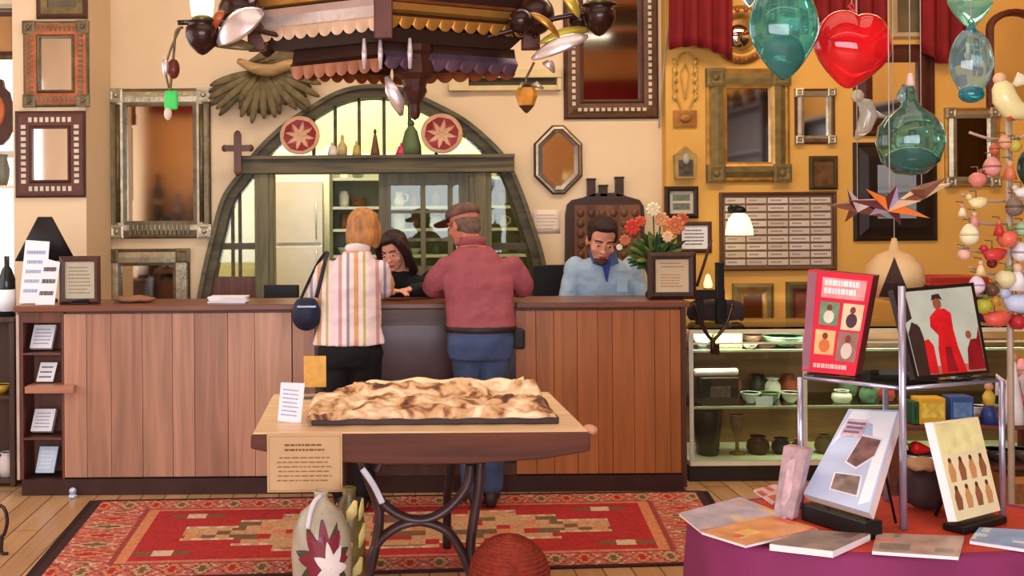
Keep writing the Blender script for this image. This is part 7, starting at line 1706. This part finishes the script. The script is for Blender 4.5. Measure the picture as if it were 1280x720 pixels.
# ---- woman clerk
YA = 6.98
t = thing('person', 'person with long dark hair in black top leaning on the counter facing the customers', 'person', (P(508, 400, YA).x, YA, 0), PI)
J = dict(pelvis=(0, -.08, .86), chest=(.02, .04, 1.11), neck=(.05, .09, 1.255), head=(.08, .16, 1.37), shL=(-.15, .05, 1.18), shR=(.18, .06, 1.17), elL=(-.21, .25, 1.15), elR=(.235, .25, 1.15), wrL=(-.02, .40, 1.145), wrR=(.12, .46, 1.145), hdL=(.8, .4, 0), hdR=(-.7, .5, 0))
legs(J, -.09, .09, .8, -.08, .02)
HM = head_rot(-24, 20, 8); sk = skinmat((226, 160, 132))
body(t, J, sk, .98, False, headM=HM)
blk = mat((26, 26, 30), r=.8, var=.3, bump=.3, bsc=10)
shirt(t, J, blk, (0, -.07, .84), False, .02, armr=(.064, .056, .042), name='black_top')
trousers(t, J, mat((40, 40, 50), r=.8), (0, -.08, .88), 'trousers')
shoe(t, J, black)
hc = Vector(J['head'])
hm = mat((44, 26, 22), r=.45, var=.4, sc=8, bump=.4, bsc=12, stretch=(7, 7, 1))
mb = MB(); mb.ell(hc + HM @ Vector((0, -.03, .04)), (.09, .095, .092), 22, 14, M=HM); mb.ell(hc + HM @ Vector((0, -.065, -.05)), (.085, .055, .1), 18, 12, M=HM)
mb.ell(hc + HM @ Vector((.02, .055, .092)), (.06, .038, .03), 14, 8, M=HM)
for s_ in (-1, 1): mb.tube(smoothline([hc + HM @ Vector((s_ * .03, .05, .11)), hc + HM @ Vector((s_ * .075, .035, .05)), hc + HM @ Vector((s_ * .088, .01, -.04)), hc + HM @ Vector((s_ * .085, -.02, -.12)), hc + HM @ Vector((s_ * .075, -.04, -.17))], 5), [.02] + [.03] * 19 + [.014], 12)
mb.build('hair', hm, t, remesh=.007, smooth_it=3)
face_parts(t, hc, HM, .98, (40, 26, 22), (186, 70, 70))
# ---- man clerk
YK = 7.0
t = thing('person', 'person in a pale blue shirt with short dark hair looking down behind the counter', 'person', (P(754, 400, YK).x, YK, 0), PI)
J = dict(pelvis=(0, -.05, .88), chest=(.0, .0, 1.18), neck=(.015, .06, 1.33), head=(.035, .14, 1.43), shL=(-.18, .02, 1.26), shR=(.18, .02, 1.26), elL=(-.235, .04, .985), elR=(.235, .04, .985), wrL=(-.1, .18, .965), wrR=(.1, .18, .965), hdL=(.6, .25, .1), hdR=(-.6, .25, .1), palm=(0, -.5, -1))
legs(J, -.1, .1, .84, -.05, .02)
HM = head_rot(-4, 24, -5); sk = skinmat((226, 156, 126))
body(t, J, sk, 1.14, True, headM=HM)
blue = mat((172, 196, 214), r=.8, var=.1, sc=4, bump=.4, bsc=8)
shirt(t, J, blue, (0, -.03, .9), True, .03, armr=(.066, .06, .046))
trousers(t, J, mat((60, 60, 70), r=.8), (0, -.05, .92), 'trousers')
shoe(t, J, black)
hc = Vector(J['head'])
mb = MB(); mb.ell(hc + HM @ Vector((0, -.03, .062)), (.094, .108, .088), 22, 14, M=HM); mb.ell(hc + HM @ Vector((0, -.07, -.01)), (.082, .06, .08), 16, 10, M=HM)
for s_ in (-1, 1): mb.ell(hc + HM @ Vector((s_ * .08, .005, .03)), (.014, .035, .045), 12, 8, M=HM)
mb.ell(hc + HM @ Vector((0, .055, .108)), (.066, .04, .026), 14, 8, M=HM)
mb.build('hair', mat((44, 28, 22), r=.7, var=.4, sc=20, bump=.4, bsc=30), t, remesh=.007, smooth_it=2)
face_parts(t, hc, HM, 1.14, (40, 26, 22), (150, 80, 74))
mb = MB(); mb.ell(hc + HM @ Vector((0, .078, -.106)), (.045, .04, .026), 14, 8, M=HM); mb.build('beard', mat((84, 54, 44), r=.8, var=.3, sc=30), t)
nk = Vector(J['neck'])
colm = mat((70, 84, 130), r=.8)
for s_ in (-1, 1):
    mb = MB(); mb.hexa([nk + Vector((s_ * .002, .105, -.075)), nk + Vector((s_ * .075, .085, -.045)), nk + Vector((s_ * .082, .0, .03)), nk + Vector((s_ * .03, .07, .02))], [nk + Vector((s_ * .002, .115, -.075)), nk + Vector((s_ * .08, .098, -.048)), nk + Vector((s_ * .09, .0, .026)), nk + Vector((s_ * .03, .08, .026))]); mb.build('collar', colm, t)
mb = MB(); mb.add([nk + Vector((-.03, .112, -.03)), nk + Vector((.03, .112, -.03)), nk + Vector((.0, .142, -.16)), nk + Vector((-.03, .1, -.03)), nk + Vector((.03, .1, -.03)), nk + Vector((0, .11, -.16))], [(0, 1, 2), (5, 4, 3), (0, 3, 4, 1), (1, 4, 5, 2), (2, 5, 3, 0)]); mb.build('undershirt', mat((44, 60, 140), r=.8), t)
mb = MB(); ck_ = Vector(J['chest']); mb.bx(-.125, -.055, .135, .142, 1.1, 1.19); mb.build('chest_pocket', blue, t, bevel=.003)
# ------------------------------------------------------------------ light
def area(name, loc, rot, sx, sy, power, col):
    d = bpy.data.lights.new(name, 'AREA'); d.shape = 'RECTANGLE'; d.size = sx; d.size_y = sy; d.energy = power; d.color = col
    o = bpy.data.objects.new(name, d); COL.objects.link(o); o.location = loc; o.rotation_euler = rot; return o
def point(name, loc, power, col, r=.06):
    d = bpy.data.lights.new(name, 'POINT'); d.energy = power; d.color = col; d.shadow_soft_size = r
    o = bpy.data.objects.new(name, d); COL.objects.link(o); o.location = loc; return o
WARM = (1, .89, .74); DAY = (.86, .90, 1.0)
area('shop_window_daylight', (-.1, -2.7, 1.9), (R(90), 0, 0), 5.2, 2.3, 340, DAY)
area('front_wall_fill', (.5, -1.2, 4.5), (0, 0, 0), 7, 1.0, 60, WARM)  # unseen light added to brighten the front wall that the mirrors reflect
area('left_window_daylight', (-3.6, 5.0, 2.0), (R(90), 0, R(-90)), 3.0, 2.2, 60, DAY)
area('ceiling_lamp_row_front', (.5, 2.5, 4.5), (0, 0, 0), 5, 2.5, 70, WARM)
area('ceiling_lamp_row_counter', (.2, 6.0, 4.5), (R(12), 0, 0), 5, .8, 84, WARM)
area('ceiling_lamp_right', (3.4, 6.2, 4.5), (R(12), 0, 0), 2.5, .8, 60, (1, .72, .40))
area('office_lamp', (0, 9.55, 3.55), (0, 0, 0), 2.6, .6, 110, (1, .97, .84))
w = bpy.data.worlds.new('sky'); scene.world = w; w.use_nodes = True
w.node_tree.nodes['Background'].inputs[0].default_value = (.8, .88, 1, 1); w.node_tree.nodes['Background'].inputs[1].default_value = 1.2
scene.view_settings.view_transform = 'Standard'; scene.view_settings.look = 'None'; scene.view_settings.gamma = 1; scene.view_settings.exposure = 0
scene.view_settings.use_curve_mapping = False
